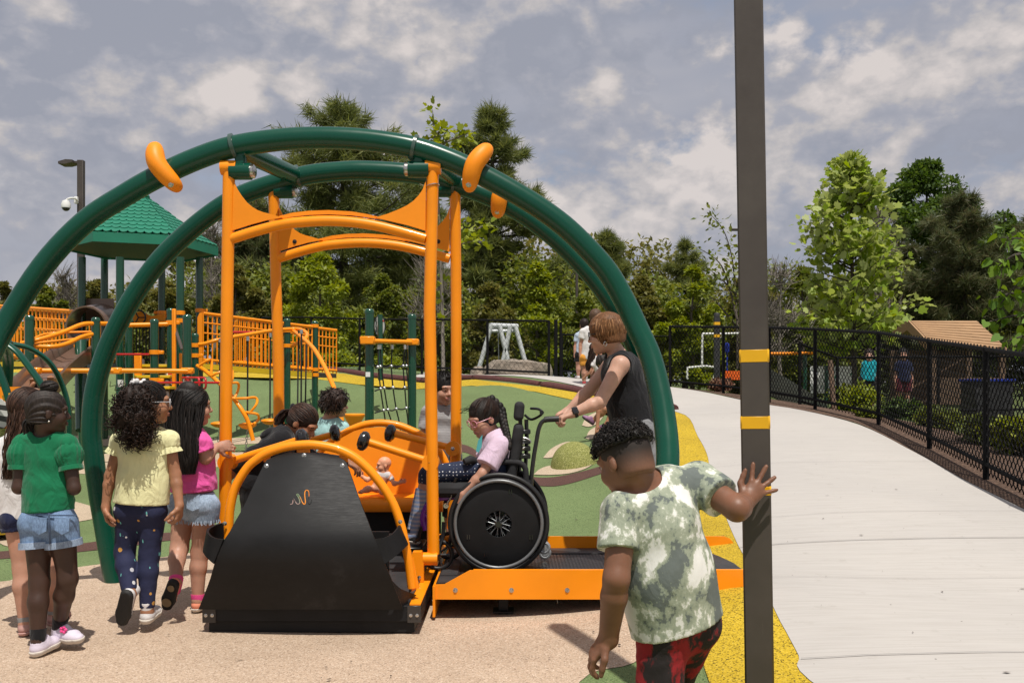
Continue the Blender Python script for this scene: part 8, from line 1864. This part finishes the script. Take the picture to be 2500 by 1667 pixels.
# ------------------------------------------------------------------ wheelchair
wc = thing('wheelchair', 'black wheelchair with purple frame and solid wheel covers', 'wheelchair', (z3(590, 960, 5.95).x, 5.97, .19))
M_PURP = mat('purple_frame', (.16, .02, .30), .25, var=.1, coat=.5); M_RIM = mat('grey_handrim', (.16, .165, .17), .35, .3, var=.15); M_CUSH = mat('black_cushion', (.016, .016, .018), .85, var=.3, bmp=.4); M_FRAME = mat('black_tube', (.012, .012, .013), .3, var=.2, coat=.3)
for Yw, near in ((5.72, True), (6.22, False)):
    c = z3(588, 962, 5.74); c = Vector((c.x + (0 if near else .01), Yw, .19 + .297)); R = .294
    mb = MB(); mb.tube([c + Vector((R * math.cos(a), .0, R * math.sin(a))) for a in [2 * PI * k / 56 for k in range(56)]], .0155, 12, closed=True); wh = mb.build('wheel', M_BLACK, wc)
    sg = -1 if near else 1
    mb = MB(); mb.tube([c + Vector((.262 * math.cos(a), sg * .038, .262 * math.sin(a))) for a in [2 * PI * k / 56 for k in range(56)]], .0105, 10, closed=True)
    for k in range(6): a = k * PI / 3 + .3; mb.tube([c + Vector((.262 * math.cos(a), sg * .038, .262 * math.sin(a))), c + Vector((.272 * math.cos(a), 0, .272 * math.sin(a)))], .005, 6)
    mb.build('handrim', M_RIM, wh)
    mb = MB(); ring = lambda r, y: [c + Vector((r * math.cos(a), y, r * math.sin(a))) for a in [2 * PI * k / 56 for k in range(57)]]
    mb.grid([ring(.279, sg * .008), ring(.262, sg * .020), ring(.18, sg * .030), ring(.08 if near else .012, sg * .034), ring(.078 if near else .012, sg * .030), ring(.18, sg * .026), ring(.262, sg * .014), ring(.279, sg * .006)]); mb.build('wheel_cover', M_HDPE, wh)
    mb = MB(); mb.lathe([(.001, -.05), (.018, -.05), (.024, -.03), (.016, -.012), (.016, .012), (.024, .03), (.02, .045), (.001, .045)], c, (0, 1, 0), 16); hb_ = mb.build('hub', M_BLACKG, wh)
    mb = MB()
    for k in range(24): a = k * PI / 12; a2 = a + (.35 if k % 2 else -.35); y_ = .02 if k % 4 < 2 else -.02; mb.tube([c + Vector((.02 * math.cos(a2), y_, .02 * math.sin(a2))), c + Vector((.275 * math.cos(a), 0, .275 * math.sin(a)))], .0016, 4)
    mb.build('spokes', M_GALV, wh)
    if near:
        for k, a in enumerate((1.25, .35 - .75, -2.0, -2.75)):
            mb = MB(); q = c + Vector((.205 * math.cos(a), -.029, .205 * math.sin(a))); mb.box(q, (.003, .002, .014)); mb.box(q + Vector((.014, 0, 0)), (.003, .002, .014)); mb.build('vent_slot', M_BLACKG, wh)
        mb = MB(); q = z3(645, 1130, 5.69); mb.lathe([(.001, 0), (1, 0), (1, .02), (.001, .02)], Vector((0, 0, 0)), (0, -1, 0), 28); mb.v = [(q.x + v[0] * .033, 5.693 + v[1] * .08, q.z + v[2] * .019) for v in mb.v]; mb.build('oval_badge', mat('badge', (.035, .035, .038), .35, var=.5, vscale=60), wh)
    # caster and anti tip wheel
    for (qx, qy, r_) in (((188, 1185, .085) if near else (262, 1110, .080)),):
        cc = z3(qx, qy, Yw + (.06 if near else -.08)); cc.z = .19 + r_ + .012; mb = MB(); mb.tube([cc + Vector((r_ * math.cos(a), 0, r_ * math.sin(a))) for a in [2 * PI * k / 32 for k in range(32)]], .013, 10, closed=True); ca_ = mb.build('caster', M_BLACK, wc)
        mb = MB()
        for k in range(5): a = k * 1.257; mb.tube([cc, cc + Vector((r_ * math.cos(a), 0, r_ * math.sin(a)))], .008, 6)
        mb.cyl(cc - Vector((0, .02, 0)), cc + Vector((0, .02, 0)), .018, 10); mb.build('spokes', M_FRAME, ca_)
        mb = MB(); mb.tube([cc + Vector((0, -.025, 0)), cc + Vector((.01, -.025, .06)), cc + Vector((.03, 0, .11)), cc + Vector((.035, 0, .20))], .012, 8); mb.build('fork', M_FRAME, ca_)
    cc = z3(890, 1142, Yw); cc.z = max(cc.z, .19 + .042); cc.y = Yw + (.10 if near else -.10); mb = MB(); mb.tube([cc + Vector((.030 * math.cos(a), 0, .030 * math.sin(a))) for a in [2 * PI * k / 22 for k in range(22)]], .012, 8, closed=True); mb.cyl(cc - Vector((0, .012, 0)), cc + Vector((0, .012, 0)), .02, 12); at_ = mb.build('anti_tip_wheel', M_GALV, wc)
    mb = MB(); mb.tube([cc, cc + Vector((.012, 0, .06)), Vector((z3(860, 900, Yw).x, cc.y, .36)), Vector((z3(800, 840, Yw).x, cc.y, .45))], .013, 8); mb.build('anti_tip_tube', M_FRAME, wc)
    # push handle and backpost
    Yh = Yw + (.10 if near else -.10); mb = MB(); mb.tube(cm([z3(800, 830, Yh), z3(803, 680, Yh), z3(818, 540, Yh), z3(838, 420, Yh), z3(852, 345, Yh), z3(872, 300, Yh), z3(905, 280, Yh), z3(925, 277, Yh)], 5), .0135, 10); mb.build('push_handle', M_FRAME, wc)
    mb = MB(); mb.tube([z3(890, 284, Yh), z3(908, 279, Yh), z3(985, 276, Yh)], .0185, 12); mb.build('grip', M_BLACK, wc)
    # arm rest, seat rail, purple leg frame
    mb = MB(); mb.tube(cm([z3(600, 560, Yh), z3(690, 562, Yh), z3(740, 575, Yh), z3(765, 610, Yh), z3(768, 700, Yh)], 4), .019, 10); mb.build('armrest', M_CUSH, wc)
    mb = MB(); mb.tube([z3(810, 760, Yh), z3(560, 765, Yh), z3(230, 800, Yh), z3(185, 800, Yh)], .016, 10); mb.build('seat_rail', M_PURP, wc)
    mb = MB(); mb.tube(cm([z3(200, 800, Yh), z3(130, 830, Yh), z3(95, 890, Yh), z3(88, 950, Yh), z3(105, 1010, Yh)], 4), .018, 10); mb.tube(cm([z3(95, 900, Yh), z3(118, 940, Yh), z3(100, 985, Yh), z3(75, 975, Yh)], 4), .013, 8); mb.build('leg_frame', M_PURP, wc)
    mb = MB(); mb.tube([z3(90, 960, Yh), z3(60, 1060, Yh), z3(30, 1085, Yh)], .014, 8); mb.build('hanger', M_FRAME, wc)
    mb = MB(); q = z3(240, 850, Yh - (.03 if near else -.03)); mb.cyl(q, q + Vector((0, .03, 0)), .016, 10); mb.tube([q, q + Vector((.03, -.01, .05)), q + Vector((.05, -.01, .10))], .006, 6); mb.build('brake', M_STEEL, wc)
    mb = MB(); mb.tube([z3(262, 745, Yh), z3(300, 690, Yh - .02), z3(308, 665, Yh - .02)], [.008, .010, .014], 8); mb.build('brake_lever', M_BLACK, wc)
mb = MB(); a, b = z3(180, 690, 5.97), z3(560, 690, 5.97); mb.box(((a.x + b.x) / 2, 5.97, a.z - .035), ((b.x - a.x) / 2, .21, .045), None, .03); mb.build('seat', M_CUSH, wc)
S = SDF(z3(640, 720, 5.97) - Vector((.12, .3, .08)), z3(760, 290, 5.97) + Vector((.12, .3, .08)), .008); S.box((z3(694, 500, 5.97) + Vector((0, 0, 0))), (.032, .16, .185), Matrix.Rotation(.16, 3, 'Y'), .03); S.wrinkle(.003, 40, 5); S.build('backrest', M_CUSH, wc)
S = SDF(z3(680, 320, 5.97) - Vector((.12, .2, .05)), z3(770, 160, 5.97) + Vector((.1, .2, .08)), .006); S.box(z3(722, 225, 5.97), (.032, .10, .060), Matrix.Rotation(.10, 3, 'Y'), .028); S.build('headrest', M_CUSH, wc)
mb = MB(); mb.tube(cm([z3(760, 250, 5.97), z3(800, 280, 5.95), z3(850, 262, 5.9), z3(876, 235, 5.88), z3(850, 212, 5.9), z3(800, 208, 5.95)], 4), .0085, 8); mb.lathe([(.001, -.012), (.014, -.012), (.014, .012), (.001, .012)], z3(872, 234, 5.88), (0, 1, 0), 12); mb.build('headrest_bracket', M_FRAME, wc)
mb = MB()
for x0 in (730, 770): mb.tube([z3(x0, 280, 5.97), z3(x0 + 4, 420, 5.97), z3(x0 - 6, 620, 5.97)], .013, 8)
for y_ in (360, 425, 470, 520): mb.box(z3(750, y_, 5.95), (.045, .06, .014), None, .004)
mb.build('back_frame', M_FRAME, wc); mb = MB(); mb.tube(cm([z3(738, 412, 5.86), z3(756, 400, 5.86), z3(790, 415, 5.86), z3(802, 432, 5.86)], 4), .0055, 6); mb.build('release_lever', M_ALU, wc)
for y_ in (440, 470): 
    mb = MB(); bolt(mb, z3(750, y_, 5.885), (0, -1, 0), .006); mb.build('bolt', M_STEEL, wc)
mb = MB(); mb.box(z3(5, 1105, 5.97), (.09, .16, .008), None, .004); mb.build('footplate', M_FRAME, wc)
mb = MB(); mb.tube([z3(360, 560, 5.80), z3(400, 545, 5.82), z3(440, 560, 5.86), z3(470, 540, 5.90)], [.02, .028, .025, .02], 10); mb.build('lap_belt', M_CUSH, wc)
mb = MB(); mb.tube([z3(588, 962, 5.70), z3(588, 962, 6.22)], .016, 8); mb.tube([z3(790, 690, 5.8), z3(790, 690, 6.14)], .012, 8); mb.build('axle_tube', M_FRAME, wc)
